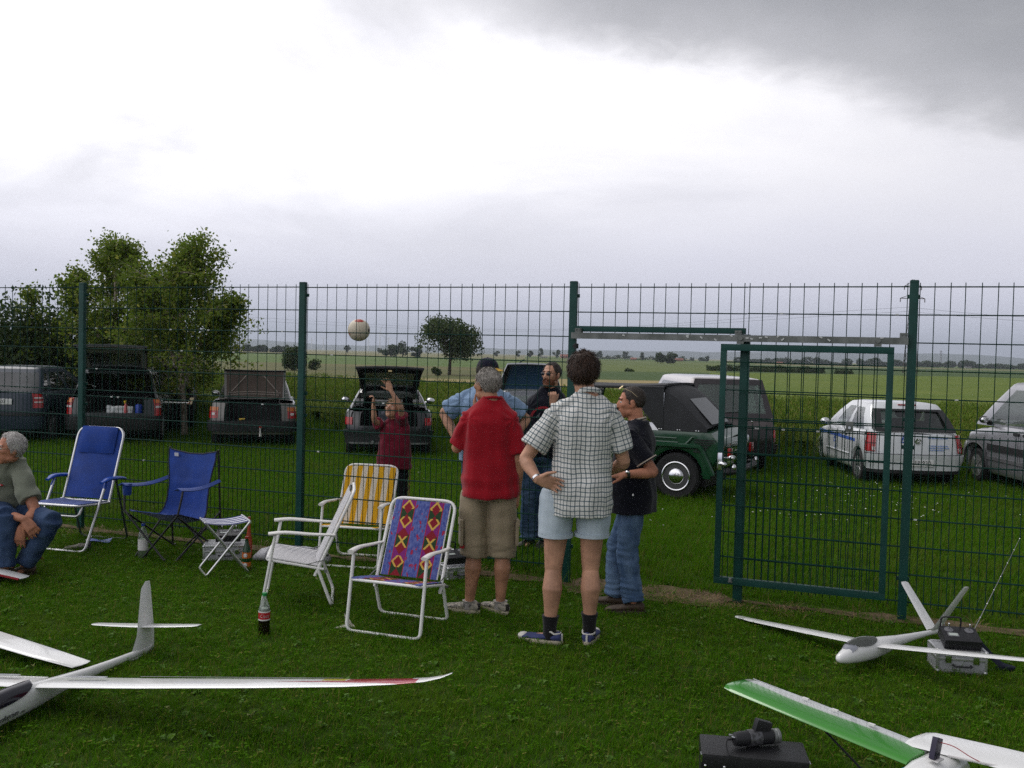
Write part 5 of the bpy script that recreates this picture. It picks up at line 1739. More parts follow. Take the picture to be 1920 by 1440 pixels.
# ------------------------------------------------------------------ the man in the checked shirt (back view, hand on hip)
def man_checked():
    p = Person('man from behind in a blue-grey checked shirt and pale denim shorts, hand on hip', (1080, 1207), 0.03, 1.86, .97, 0.0, skin_b, lean=(.035, 0))
    LH, LK, LA = p.L(1047, 938), p.L(1037, 1070, .01), p.L(1031, 1176, 0)
    RH, RK, RA = p.L(1112, 938), p.L(1107, 1070, .01), p.L(1105, 1172, .03)
    LS, LE, LW = p.L(1040, 772, .0), p.L(984, 862, -.02), p.L(1008, 899, -.16)
    RS, RE, RW = p.L(1147, 770, .0), p.L(1170, 868, .03), p.L(1140, 886, .27)
    p.torso()
    p.leg(LH, LK, LA, 1.02); p.leg(RH, RK, RA, 1.02)
    p.foot_skin(LA, 1.15); p.foot_skin(RA, -.3)
    p.arm(LS, LE, LW); p.arm(RS, RE, RW)
    hand(p.body, LW, V((1, .15, -.25)), V((0, -1, -.2)), -1, .35, 1.08, thumb_out=.9)
    hand(p.body, RW, V((-.7, .5, .1)), V((0, -.3, -1)), 1, .5, 1.05)
    p.head(p.L(1094, 699, .02), -.12, .06, 0, 1.03)
    p.finish()
    hair_shell(p.HM, 1.03, brown_hair, p.root, .022, .075, -.088, -.01, 3, .042, 4600, sideburn=.02, wild=.6)
    o = p.shirt([(LS, LE), (RS, RE)], plaid_m, hem=.80, grow=.026, sleeve=.72, flare=.012, sleeve_r=.080, wr=.010, seed=2, neck=1.54, voxel=.0075)
    cloth_uv(o, p)
    # collar
    c0 = V((0, -.012, 1.545)) * p.k + p.sp(1.545 * p.k)
    q = MB(); q.tube([V((c0.x + .070 * cos(a), c0.y + .068 * sin(a), c0.z + .004 - .022 * sin(a))) for a in [2 * pi * j / 20 for j in range(20)]], .017, 8, closed=True, flat=.55)
    co = q.build('collar', plaid_m, p.root, smooth=60); p.arm_seg = []
    cloth_uv(co, p)
    p.trousers([(LH + V((-.01, 0, .02)), LK, LA), (RH + V((.01, 0, .02)), RK, RA)], denim('pale_denim', (.36, .43, .48), (.50, .57, .62)), end=-.50, grow=.014, r=(.106, .106, .105, .104, .10), hemr=.104, name='shorts', wr=.006, crotch=.79)
    for K, A, H in ((LK, LA, LH), (RK, RA, RH)):
        e = V(H).lerp(V(K), .50); q = MB(); q.tube([e + V((0, 0, .022)), e + V((0, 0, -.003))], [.1085 * p.k, .1085 * p.k], 26); q.build('hem', denim('pale_denim', (0, 0, 0), (0, 0, 0)), p.root, smooth=60)
    blk = cloth_mat('black_knit', (.010, .010, .011))
    p.sock(LA, LK, blk, .21); p.sock(RA, RK, blk, .23)
    wr_ = mat('off_white_rubber', (.62, .60, .54), .7)
    p.shoe(LA, 1.18, shoe_navy, sole_cream, .29, low=True, toe=wr_, rim=wr_)
    p.shoe(RA, -.30, shoe_navy, sole_cream, .29, low=True, toe=wr_, rim=wr_)
    p.band(V(LW).lerp(V(LE), .06), V(LE) - V(LW), .031, .016, chrome, 'watch')
man_checked()

# ------------------------------------------------------------------ the man in the red shirt (back view, hand at the chin)
def man_red():
    p = Person('grey-haired man from behind in a plain red t-shirt and khaki cargo shorts', (913, 1150), 0.16, 1.77, .96, .01, skin_a)
    LH, LK, LA = p.L(892, 935), p.L(889, 1035, .03), p.L(880, 1130, .01)
    RH, RK, RA = p.L(938, 935), p.L(942, 1035, .02), p.L(938, 1130, .02)
    LS, LE, LW = p.L(876, 785), p.L(856, 842, .10), p.L(891, 772, .24)
    RS, RE, RW = p.L(960, 785), p.L(971, 866, -.02), p.L(970, 926, .06)
    p.torso()
    p.leg(LH, LK, LA); p.leg(RH, RK, RA); p.foot_skin(LA, .9); p.foot_skin(RA, .5)
    p.arm(LS, LE, LW); p.arm(RS, RE, RW)
    hand(p.body, LW, V((-.05, .1, 1)), V((1, -.1, 0)), -1, .25, 1.0)
    hand(p.body, RW, V((.02, .05, -1)), V((-1, .2, 0)), -1, .55, 1.0)
    p.head(p.L(913, 722, .02), .62, .02, 0, 1.0)
    p.finish()
    hair_shell(p.HM, 1.0, grey_hair, p.root, .010, .07, -.082, -.012, 5, .024, 5000, sideburn=.02, wild=.45, bald=((-.01, -.075, .095), .055))
    red = cloth_mat('red_jersey', (.300, .006, .014), var=.14)
    p.shirt([(LS, LE), (RS, RE)], red, hem=.845, grow=.026, sleeve=.80, flare=.012, sleeve_r=.072, wr=.008, seed=7)
    q = MB(); nb = V((0, -.012, 1.535)) * p.k + p.sp(1.535 * p.k); q.tube([V((nb.x + .068 * cos(a), nb.y + .064 * sin(a), nb.z - .018 * sin(a))) for a in [2 * pi * j / 22 for j in range(22)]], .010, 8, closed=True)
    q.build('neckband', red, p.root, smooth=60)
    kh = cloth_mat('khaki_twill', (.29, .235, .155), var=.16)
    t = p.trousers([(LH + V((-.012, 0, 0)), LK, LA), (RH + V((.012, 0, 0)), RK, RA)], kh, end=.08, grow=.016, r=(.102, .104, .100, .100, .100), hemr=.100, name='cargo_shorts', wr=.008, seed=9)
    for sx, K, H in ((-1, LK, LH), (1, RK, RH)):
        c = V(H).lerp(V(K), .62) + V((sx * .100, -.02, 0))
        q = MB(); q.box(c, (.022, .13, .17)); pk = q.build('cargo_pocket', kh, p.root, bevel=.006)
        q = MB(); q.box(c + V((sx * .004, -.0, .075)), (.024, .14, .05)); q.build('pocket_flap', kh, pk, bevel=.006)
    c = V(LH).lerp(V(LK), .86) + V((-.095, -.062, 0))
    MB().box(c, (.030, .02, .022)).build('red_tag', mat('tag_red', (.35, .01, .015), .7), p.root)
    soc = cloth_mat('grey_knit', (.32, .30, .28))
    for A, K, yw in ((LA, LK, .95), (RA, RK, .55)):
        p.sock(A, K, soc, .04)
        o, M = p.shoe(A, yw, shoe_trail, sole_cream, .285)
        q = MB()
        for y in (.03, .055, .08): q.tube([M @ V((-.026, y, .078 - y * .25)), M @ V((.026, y + .01, .078 - y * .25))], .004, 5)
        q.build('laces', mat('lace_grey', (.30, .29, .26), .8), o)
        q = MB(); q.box(M @ V((0, -.078, .055)), (.03, .014, .045), M.to_3x3()); q.build('heel_tab', shoe_dark, o, bevel=.003)
man_red()

# ------------------------------------------------------------------ the man in the dark shirt (profile, facing left)
navy_tee = cloth_mat('navy_jersey', (.0055, .0062, .012), var=.25)
def man_navy():
    p = Person('man in profile with glasses pushed up, black t-shirt with pale trim and blue jeans', (1180, 1143), 1.22, 1.615, 1.04, .022, skin_c, lean=(0, -.015))
    k = p.k
    LA, RA = p.L(1188, 1128, -.10), p.L(1152, 1118, .08)
    LH, RH = V((-.095, -.03, .92)) * k, V((.095, -.01, .92)) * k
    LK, RK = LH.lerp(LA, .52) + V((0, .05, 0)), RH.lerp(RA, .52) + V((0, .06, 0))
    LS, RS = V((-.190, -.01, 1.425)) * k, V((.190, -.01, 1.425)) * k
    LE, LW = p.L(1226, 886, -.22), p.L(1172, 890, -.30)
    RE, RW = p.L(1190, 890, .25), p.L(1150, 880, .12)
    p.torso(); p.leg(LH, LK, LA); p.leg(RH, RK, RA); p.foot_skin(LA, 0); p.foot_skin(RA, 0)
    p.arm(LS, LE, LW, 1.05); p.arm(RS, RE, RW, 1.05)
    hd = p.Ri @ V((-1, .1, .05))
    hand(p.body, LW, hd, p.Ri @ V((0, .6, -.8)), 1, .9, 1.0)
    hand(p.body, RW, hd, V((0, 0, -1)), 1, .6, 1.0)
    p.head(p.L(1184, 755, .0), .28, -.06, 0, .96)
    p.finish(); p.eyes(brow=dark_hair)
    hair_shell(p.HM, .96, dark_hair, p.root, .007, .078, -.078, -.010, 8, .010, 3600, sideburn=.03, wild=.22)
    o = p.shirt([(LS, LE), (RS, RE)], navy_tee, hem=.80, grow=.034, sleeve=.68, flare=.014, sleeve_r=.080, wr=.006, seed=11)
    trim = mat('pale_trim', (.50, .42, .34), .8)
    nb = (V((0, -.010, 1.522)) * k + p.sp(1.522 * k))
    for dz, m in ((.0, trim), (.010, navy_tee), (.018, trim)):
        q = MB(); q.tube([nb + V((.070 * cos(a), .064 * sin(a) + .006, dz - .018 * sin(a))) * k for a in [2 * pi * j / 24 for j in range(24)]], .0065, 8, closed=True); q.build('collar_trim', m, p.root, smooth=60)
    for S, E in ((LS, LE), (RS, RE)):
        e = V(S).lerp(V(E), .685); d = (V(E) - V(S)).normalized()
        q = MB(); q.tube([e - d * .004, e + d * .004], .089 * k, 24); q.build('sleeve_trim', trim, p.root)
        q = MB(); q.tube([e + d * .004, e + d * .012], .0885 * k, 24); q.build('cuff', navy_tee, p.root)
    p.trousers([(LH, LK, LA), (RH, RK, RA)], denim('blue_denim', (.045, .085, .165), (.13, .20, .31)), end=1.0, grow=.010, r=(.100, .098, .088, .084, .082), hemr=.080, wr=.009, seed=4)
    MB().ell(p.L(1187, 928, -.24), (.006, .006, .009)).build('logo_dot', mat('logo_white', (.8, .8, .8), .6), p.root)
    p.shoe(LA, .25, shoe_brown, sole_brown, .285); p.shoe(RA, -.05, shoe_brown, sole_brown, .285)
    d = (V(LE) - V(LW)); p.band(V(LW) + d * .07, d, .031, .020, mat('watch_strap', (.012, .012, .012), .4), 'watch_strap')
    wc = V(LW) + d * .07 + p.Ri @ V((0, -.026, .020)); q = MB(); q.ell(wc, (.017, .017, .012)); q.build('watch_case', chrome, p.root)
    # glasses pushed up on the head
    M = p.HM; kk = .96; gm = mat('gold_wire', (.45, .36, .22), .3, metal=.9)
    q = MB()
    for sx in (-1, 1):
        q.tube([M @ (V((sx * .088, -.04, .045)) * kk), M @ (V((sx * .086, .0, .085)) * kk), M @ (V((sx * .075, .055, .112)) * kk)], .0022, 6)
        q.tube([M @ (V((sx * .04 + .027 * cos(a), .075 - .018 * sin(a), .118 + .016 * sin(a))) * kk) for a in [2 * pi * j / 14 for j in range(14)]], .0018, 5, closed=True)
    q.build('glasses', gm, p.root)
man_navy()

# ------------------------------------------------------------------ the man in the light blue shirt and cap behind the fence
def man_cap():
    p = Person('stout man in a light blue t-shirt and navy cap behind the fence, hands on hips', (905, 1046), pi + .06, 1.82, 1.16, .055, skin_b)
    k = p.k
    LA, RA = p.L(926, 1022, .02), p.L(884, 1024, 0)
    LH, RH = V((-.10, 0, .92)) * k, V((.10, 0, .92)) * k
    LK, RK = LH.lerp(LA, .52) + V((0, .03, 0)), RH.lerp(RA, .52) + V((0, .03, 0))
    LS, RS = p.L(948, 748), p.L(866, 748)
    LE, LW = p.L(987, 786, .08), p.L(948, 838, -.06)
    RE, RW = p.L(832, 774, .08), p.L(862, 836, -.06)
    p.torso(); p.leg(LH, LK, LA); p.leg(RH, RK, RA); p.foot_skin(LA, 0); p.foot_skin(RA, 0)
    p.arm(LS, LE, LW, 1.1); p.arm(RS, RE, RW, 1.1)
    hand(p.body, LW, p.Ri @ V((-.8, -.3, -.4)), p.Ri @ V((-.3, .6, -.6)), 1, .4); hand(p.body, RW, p.Ri @ V((.8, -.3, -.4)), p.Ri @ V((.3, .6, -.6)), -1, .4)
    p.head(p.L(916, 700, .0), .75, .02, 0, 1.03)
    p.finish(); p.eyes(brow=dark_hair)
    hair_shell(p.HM, 1.03, dark_hair, p.root, .014, .04, -.085, -.02, 12, .02, 2200, sideburn=.02)
    lb = cloth_mat('light_blue_jersey', (.215, .315, .46), var=.12)
    p.shirt([(LS, LE), (RS, RE)], lb, hem=.86, grow=.026, sleeve=.72, flare=.01, sleeve_r=.092, wr=.009, seed=21)
    p.trousers([(LH, LK, LA), (RH, RK, RA)], denim('dark_denim', (.020, .040, .095), (.05, .085, .16)), end=1.0, r=(.108, .104, .090, .084, .084), wr=.009, seed=5)
    bl = mat('blue_sneaker', (.02, .04, .12), .7, var=.3, vs=20)
    p.shoe(LA, .3, bl, sole_brown); p.shoe(RA, -.3, bl, sole_brown)
    # cap: crown, yellow peak, squatchee
    M = p.HM; kk = 1.03; nm = cloth_mat('navy_twill', (.008, .009, .024))
    rows = []
    for i in range(9):
        a = i / 8 * pi / 2
        rows.append([M @ (V((.088 * cos(a) ** .8 * cos(b), -.012 + .108 * cos(a) ** .8 * sin(b), .040 + .098 * sin(a))) * kk) for b in [2 * pi * j / 24 for j in range(24)]])
    cap = MB().loft(rows).build('cap', nm, p.root, smooth=60)
    def bf(u, v):
        b = pi * (.12 + .76 * u); r0, r1 = 1.0, 1.0 + .72 * sin(pi * (.1 + .8 * u))
        r = r0 + (r1 - r0) * v
        return M @ (V((.088 * cos(b) * (1 + .1 * v), -.012 + .108 * sin(b) * r, .046 - .022 * v * sin(b) - .014 * abs(cos(b)))) * kk)
    MB().sheet(bf, 14, 6, .004).build('cap_peak', mat('yellow_twill', (.50, .29, .025), .8), cap, smooth=60)
    MB().ell(M @ (V((0, -.012, .139)) * kk), (.007, .007, .004)).build('cap_button', nm, cap)
    # spectacles
    q = MB(); 
    for sx in (-1, 1):
        q.tube([M @ (V((sx * .032 + .020 * cos(a), .098, .006 + .016 * sin(a))) * kk) for a in [2 * pi * j / 14 for j in range(14)]], .0025, 5, closed=True)
        q.tube([M @ (V((sx * .052, .096, .012)) * kk), M @ (V((sx * .082, .0, .014)) * kk)], .0025, 5)
    q.build('glasses', black_tube, p.root)
man_cap()

# ------------------------------------------------------------------ the bearded man with sunglasses behind the fence
def man_beard():
    p = Person('bearded man in sunglasses and navy printed t-shirt behind the fence, hand on chin', (1008, 1027), pi - .12, 1.80, 1.06, .02, skin_b, lean=(-.075, 0))
    k = p.k
    LA, RA = p.L(1018, 1006, .02), p.L(990, 1008, 0)
    LH, RH = V((-.115, 0, .92)) * k, V((.075, 0, .92)) * k
    LK, RK = LH.lerp(LA, .52) + V((0, .03, 0)), RH.lerp(RA, .52) + V((0, .03, 0))
    LS, RS = p.L(1060, 758), p.L(993, 760)
    LE, LW = p.L(1050, 806, -.10), p.L(1036, 757, -.24)
    RE, RW = p.L(982, 816, -.03), p.L(1028, 816, -.24)
    p.torso(); p.leg(LH, LK, LA); p.leg(RH, RK, RA); p.foot_skin(LA, 0); p.foot_skin(RA, 0)
    p.arm(LS, LE, LW, 1.05); p.arm(RS, RE, RW, 1.08)
    hand(p.body, LW, p.Ri @ V((.02, .02, 1)), p.Ri @ V((-.3, .9, 0)), -1, .95, 1.0)
    hand(p.body, RW, p.Ri @ V((1, -.1, .05)), p.Ri @ V((0, 1, 0)), -1, .7, 1.0)
    p.head(p.L(1034, 703, -.03), -.52, .03, 0, .99)
    p.finish(); p.eyes(brow=beard_hair)
    M = p.HM; kk = .99
    hair_shell(M, kk, dark_hair, p.root, .009, .088, -.075, -.010, 14, .014, 2600, sideburn=.03, wild=.25)
    # beard: jaw lobe with strands, clear of the lips
    q = MB(); rg = random.Random(5)
    jb = MB()
    jb.ell(M @ (V((0, .036, -.066)) * kk), (.062, .062, .056), 20, 14, M.to_3x3())
    jb.ell(M @ (V((0, .068, -.098)) * kk), (.036, .032, .030), 16, 12, M.to_3x3())
    jb.tube([M @ (V((-.034, .078, -.062)) * kk), M @ (V((-.02, .096, -.044)) * kk), M @ (V((0, .104, -.041)) * kk), M @ (V((.02, .096, -.044)) * kk), M @ (V((.034, .078, -.062)) * kk)], [.010, .009, .0085, .009, .010], 8)
    for sx in (-1, 1): jb.tube([M @ (V((sx * .064, .02, -.05)) * kk), M @ (V((sx * .070, .014, -.02)) * kk), M @ (V((sx * .074, .012, .02)) * kk)], [.014, .010, .006], 8)
    me = remesh(jb, .005, 1, 'beard')
    displace(me, lambda c: .004 * noise.noise(c * 70) + .003 * noise.noise(c * 150))
    me.materials.append(beard_hair); link_mesh('beard', me, p.root)
    # sunglasses
    lens = mat('sunglass_lens', (.006, .005, .006), .08, spec=.7); fr_ = mat('sunglass_wire', (.10, .08, .06), .3, metal=.8)
    sg = MB(); sg.tube([M @ (V((-.014, .106, .014)) * kk), M @ (V((.014, .106, .014)) * kk)], .002, 6)
    for sx in (-1, 1): sg.tube([M @ (V((sx * .052, .098, .014)) * kk), M @ (V((sx * .080, .04, .016)) * kk), M @ (V((sx * .084, -.01, .012)) * kk)], .002, 6)
    so = sg.build('sunglasses', fr_, p.root)
    for sx in (-1, 1):
        MB().ell(M @ (V((sx * .033, .102, .008)) * kk), (.0215, .004, .0175), 16, 8, M.to_3x3() @ Matrix.Rotation(-sx * .12, 3, 'Z')).build('lens', lens, so)
    p.shirt([(LS, LE), (RS, RE)], navy_tee, hem=.87, grow=.024, sleeve=.78, flare=.008, sleeve_r=.086, wr=.008, seed=31)
    # printed red arch with a pale motif on the chest
    def pr(u, v, r0, r1, a0, a1):
        a = a0 + (a1 - a0) * u; r = r0 + (r1 - r0) * v
        x = -.035 + r * cos(a); z = 1.235 + r * .95 * sin(a)
        return V((x, .146 + p.belly * .2 - x * x * 1.1, z)) * k
    MB().sheet(lambda u, v: pr(u, v, .105, .128, pi * .03, pi * .97), 20, 2, .003).build('chest_print_arch', mat('print_red', (.32, .02, .03), .8), p.root)
    MB().sheet(lambda u, v: pr(u, v, .02, .07, pi * .1, pi * .9), 14, 3, .003).build('chest_print_motif', mat('print_grey', (.05, .055, .06), .8, vs=60, col2=(.25, .26, .27)), p.root)
    p.trousers([(LH, LK, LA), (RH, RK, RA)], denim('mid_denim', (.035, .07, .135), (.09, .14, .22)), end=1.0, r=(.100, .096, .084, .080, .080), wr=.009, seed=15)
    q = MB(); q.loft([p.tr(z, -.008, .150, .106, .020) for z in (.93, .965)]); q.build('belt', mat('belt_brown', (.05, .022, .010), .5), p.root)
    p.shoe(LA, -.2, shoe_dark, sole_brown); p.shoe(RA, -.75, shoe_dark, sole_brown)
man_beard()

# ------------------------------------------------------------------ the child throwing the ball
def child():
    Y = 9.75; q0 = at(737, 990, Y); g = V((q0.x, Y, gz(q0.x, Y)))
    p = Person('blond child in a maroon polo shirt and black trousers reaching up for the ball', None, pi, 1.36, 1.0, .012, skin_b, ground_pt=g)
    k = p.k
    LA, RA = p.L(758, 976, .05), p.L(728, 976, -.02)
    LH, RH = V((-.085, 0, .92)) * k, V((.085, 0, .92)) * k
    LK, RK = LH.lerp(LA, .52) + V((0, .03, 0)), RH.lerp(RA, .52) + V((0, .03, 0))
    LS, RS = p.L(756, 796), p.L(718, 797)
    LE, LW = p.L(751, 764, -.18), p.L(733, 732, -.20)
    RE, RW = p.L(702, 789, -.14), p.L(700, 760, -.20)
    p.torso(); p.leg(LH, LK, LA); p.leg(RH, RK, RA); p.foot_skin(LA, 0); p.foot_skin(RA, 0)
    p.arm(LS, LE, LW, .92); p.arm(RS, RE, RW, .92)
    hand(p.body, LW, p.Ri @ V((-.45, -.1, 1)), p.Ri @ V((-.3, -.9, -.2)), -1, .18, .88, .3, .9)
    hand(p.body, RW, p.Ri @ V((.1, -.2, .9)), p.Ri @ V((-.8, -.3, 0)), 1, .75, .88, .2, .8)
    p.head(p.L(737, 769, -.01), -.45, .50, 0, .90)
    p.finish(.005); p.eyes(brow=blond_hair)
    hair_shell(p.HM, .90, blond_hair, p.root, .022, .07, -.10, -.02, 17, .045, 3000, wild=.9, sideburn=.0)
    mr = cloth_mat('maroon_pique', (.145, .008, .022))
    p.shirt([(LS, LE), (RS, RE)], mr, hem=.90 - .06, grow=.026, sleeve=.62, flare=.03, sleeve_r=.080, wr=.008, seed=41)
    q = MB(); nb = V((0, -.008, 1.515)) * k; q.tube([nb + V((.070 * cos(a), .064 * sin(a) + .01, -.014 * sin(a))) * k for a in [2 * pi * j / 20 for j in range(20)]], .011, 8, closed=True); q.build('collar', mr, p.root, smooth=60)
    # white S crest on the chest
    pts = [V((.020 * cos(a) if a < pi else -.0, 0, 0)) for a in (0,)]
    S = [(.018, .030), (.006, .040), (-.010, .036), (-.016, .022), (-.006, .008), (.008, .000), (.016, -.014), (.010, -.030), (-.006, -.036), (-.018, -.026)]
    cx, cz = -.055, 1.24
    MB().tube(bez([V((cx - x, .150 - abs(cx) * .25, cz + z)) * k for x, z in S], 4), .0065, 6).build('crest', mat('crest_white', (.60, .60, .66), .7), p.root)
    blk = cloth_mat('black_tracksuit', (.010, .010, .012))
    p.trousers([(LH, LK, LA), (RH, RK, RA)], blk, end=1.0, r=(.100, .092, .078, .074, .074), wr=.008, seed=44)
    yl = mat('yellow_piping', (.60, .33, .05), .8, vs=40, col2=(.06, .05, .03))
    pts = [V(LH) + V((-.098, .03, .02)), V(LH).lerp(V(LK), .5) + V((-.090, .04, 0)), V(LK) + V((-.076, .04, 0)), V(LA) + V((-.068, .03, .05))]
    q = MB(); q.tube(bez(pts, 5), .020, 8, flat=.4, up=(0, 1, 0)); q.build('side_stripe', yl, p.root)
    p.shoe(LA, .1, shoe_dark, sole_brown, .22); p.shoe(RA, -.2, shoe_dark, sole_brown, .22)
child()

# ------------------------------------------------------------------ the seated man at the left edge
def man_seated():
    Y = 7.72; q0 = at(12, 1000, Y); g = V((q0.x, Y, 0))
    p = Person('white-haired man in a grey-green shirt and jeans sitting at the left edge', None, pi - .12, 1.76, 1.08, .03, skin_c, ground_pt=g)
    k = p.k
    hipz = .43
    p.torsoM = Matrix.Translation((0, -.02, hipz)) @ Matrix.Rotation(-.34, 4, 'X') @ Matrix.Translation((0, 0, -.93 * k))
    tm = p.torsoM
    LH, RH = V((-.11, .0, hipz + .0)), V((.11, .0, hipz))
    LK, RK = p.L(96, 978, -.42), p.L(12, 968, -.48)
    LA, RA = p.L(46, 1058, -.36), p.L(8, 1066, -.50)
    LS, RS = tm @ (V((-.185, -.01, 1.42)) * k), tm @ (V((.185, -.01, 1.42)) * k)
    LE, LW = p.L(66, 958, -.30), p.L(40, 990, -.48)
    RE, RW = p.L(-28, 952, -.32), p.L(47, 974, -.52)
    p.torso()
    limb(p.body, [LH, LH.lerp(LK, .5), LK], [.070 * k, .066 * k, .048 * k]); limb(p.body, [RH, RH.lerp(RK, .5), RK], [.070 * k, .066 * k, .048 * k])
    limb(p.body, [LK, LK.lerp(LA, .4), LA], [.046 * k, .048 * k, .034 * k]); limb(p.body, [RK, RK.lerp(RA, .4), RA], [.046 * k, .048 * k, .034 * k])
    p.foot_skin(LA, 0); p.foot_skin(RA, 0)
    p.arm(LS, LE, LW, 1.05); p.arm(RS, RE, RW, 1.05)
    hand(p.body, LW, p.Ri @ V((-.1, -.1, -1)), p.Ri @ V((-.2, .9, 0)), 1, .35, 1.08)
    hand(p.body, RW, p.Ri @ V((.62, -.1, -.75)), p.Ri @ V((-.2, .9, -.3)), -1, .42, 1.08)
    p.head(p.L(19, 842, -.25), -.62, .02, 0, 1.02)
    p.finish(); p.eyes(brow=white_hair)
    M = p.HM; kk = 1.02
    hair_shell(M, kk, white_hair, p.root, .016, .092, -.085, -.012, 23, .024, 3400, sideburn=.03, wild=.35)
    gm = mat('gold_wire', (.45, .36, .22), .3, metal=.9); q = MB()
    for sx in (-1, 1):
        q.tube([M @ (V((sx * .033 + .022 * cos(a), .100, .004 + .017 * sin(a))) * kk) for a in [2 * pi * j / 16 for j in range(16)]], .002, 5, closed=True)
        q.tube([M @ (V((sx * .054, .097, .010)) * kk), M @ (V((sx * .082, .0, .010)) * kk)], .002, 5)
    q.tube([M @ (V((-.012, .104, .008)) * kk), M @ (V((.012, .104, .008)) * kk)], .002, 5)
    q.build('glasses', gm, p.root)
    gg = cloth_mat('grey_green_cotton', (.200, .215, .165), var=.14)
    o = p.shirt([(LS, LE), (RS, RE)], gg, hem=.90, grow=.026, sleeve=.78, flare=.004, sleeve_r=.080, wr=.009, seed=51)
    def chest(x, z, out=.0): return tm @ (V((x, .142 + out - x * x * 1.4, z)) * k)
    q = MB(); q.tube([chest(0, z, .012 * sin((1.46 - z) / .45 * 3)) for z in (1.44, 1.38, 1.30, 1.22, 1.14, 1.06)], .012, 8, flat=.35); q.build('button_placket', gg, p.root)
    for z in (1.36, 1.27, 1.17): MB().ell(chest(0, z, .02), (.006, .006, .006)).build('button', mat('button_white', (.7, .7, .66), .4), p.root)
    for sx in (-1, 1):
        q = MB(); q.poly([chest(sx * .012, 1.475, -.03), chest(sx * .075, 1.50, -.07), chest(sx * .095, 1.45, -.02), chest(sx * .035, 1.40, .014)], .008); q.build('collar', gg, p.root)
    c = chest(-.105, 1.27, .022); q = MB(); q.ell(c, (.030, .008, .009), 12, 8, (tm.to_3x3())); q.build('red_badge', mat('badge_red', (.40, .015, .02), .6), p.root)
    q = MB(); q.box(c + V((0, .007, .001)), (.022, .004, .006)); q.build('badge_lettering', mat('badge_white', (.75, .7, .7), .6), p.root)
    # jeans, bent at the knee
    mb = MB(); mb.loft([[tm @ v for v in ring(V((0, -.008, z)) * k, w * k, d * k, 20, 2.4)] for z, w, d in ((.84, .16, .13), (.90, .185, .14), (.97, .185, .135), (1.03, .178, .128))])
    for H, K, A in ((LH, LK, LA), (RH, RK, RA)):
        mb.tube([H + V((0, -.06, 0)), H, H.lerp(K, .5), K + (K - H).normalized() * .03], [.10 * k, .108 * k, .102 * k, .080 * k], 20)
        mb.tube([K + V((0, .0, .02)), K.lerp(A, .15), K.lerp(A, .5), K.lerp(A, .95)], [.078 * k, .084 * k, .082 * k, .080 * k], 20)
    me = remesh(mb, .0085, 4, 'trousers')
    displace(me, lambda c: .009 * (noise.noise(V((c.x * 8, c.y * 8, c.z * 14))) + .6 * noise.noise(V((c.x * 17, c.y * 17, c.z * 24)))))
    me.materials.append(denim('dark_denim', (0, 0, 0), (0, 0, 0))); link_mesh('trousers', me, p.root)
    p.shoe(LA, -.95, shoe_brown, sole_brown, .30); p.shoe(RA, -.35, shoe_brown, sole_brown, .30)
    # his low folding stool, red legs
    s = empty('folding_stool', g, pi - .12, 'low red-legged folding stool under the seated man', 'stool')
    rd = mat('red_enamel', (.16, .012, .012), .45)
    for sx in (-1, 1):
        MB().tube([(sx * .19, -.20, .012), (sx * .19, .17, .35)], .010, 8).build('leg', rd, s)
        MB().tube([(sx * .17, .17, .012), (sx * .17, -.20, .35)], .010, 8).build('leg', rd, s)
    MB().sheet(lambda u, v: V(((u - .5) * .38, (v - .5) * .36 - .015, .352 - .03 * sin(pi * v) * 1)), 8, 8, .008).build('seat', blue_fab, s)
man_seated()

# ------------------------------------------------------------------ the ball in the air
def ball():
    c = at(673, 619, 9.6)
    o = MB(); o.ell((0, 0, 0), (.113, .113, .113), 40, 28)
    b = o.build('ball', mat('ball_leather', (.62, .55, .42), .5, var=.08, vs=3), None, smooth=180)
    b.location = c
    tag(b, 'off-white leather ball in the air above the child', 'ball')
    rd = mat('ball_red', (.35, .03, .02), .5); dk = mat('ball_dark', (.03, .03, .03), .5)
    def patch(az, el, r, m, nm, asp=1.0):
        d = V((sin(az) * cos(el), -cos(az) * cos(el), sin(el))); u = V((0, 0, 1)).cross(d).normalized(); w = d.cross(u)
        q = MB(); n = 14
        rings = [[((d + u * r * f * cos(2 * pi * k / n) * asp + w * r * f * sin(2 * pi * k / n)).normalized()) * .1142 for k in range(n)] for f in (.02, .35, .7, 1)]
        q.loft(rings, False); q.build(nm, m, b, smooth=180)
    patch(.15, 1.05, .28, rd, 'printed_patch', 1.6); patch(1.25, .0, .16, dk, 'printed_spot'); patch(-.9, -.4, .1, rd, 'printed_patch')
    seams = MB()
    for k in range(3):
        M = Matrix.Rotation(.7 + k * 1.1, 3, 'Z') @ Matrix.Rotation(.9 + k * .5, 3, 'X')
        seams.tube([M @ V((.1132 * cos(a), .1132 * sin(a), .0)) for a in [2 * pi * j / 40 for j in range(40)]], .0012, 4, closed=True)
    seams.build('seam', mat('seam_brown', (.25, .2, .14), .8), b)
ball()

# ================================================================== MODEL AIRCRAFT AND THINGS ON THE GRASS
gel = mat('white_gelcoat', (.78, .78, .76), .22, var=.03, vs=2, coat=.4)
film_grey = mat('clear_film', (.45, .46, .47), .25, var=.3, vs=14)
canopy_dark = mat('dark_canopy', (.010, .010, .016), .08, spec=.6)

def text_mesh(body, size, shear=0.0, extrude=.0004, spacing=1.0):
    cu = bpy.data.curves.new('lettering', 'FONT'); cu.body = body; cu.size = size; cu.shear = shear; cu.extrude = extrude
    cu.align_x = 'CENTER'; cu.align_y = 'CENTER'; cu.space_character = spacing
    o = bpy.data.objects.new('lettering', cu); COL.objects.link(o)
    me = bpy.data.meshes.new_from_object(o.evaluated_get(bpy.context.evaluated_depsgraph_get()))
    bpy.data.objects.remove(o); bpy.data.curves.remove(cu)
    return me

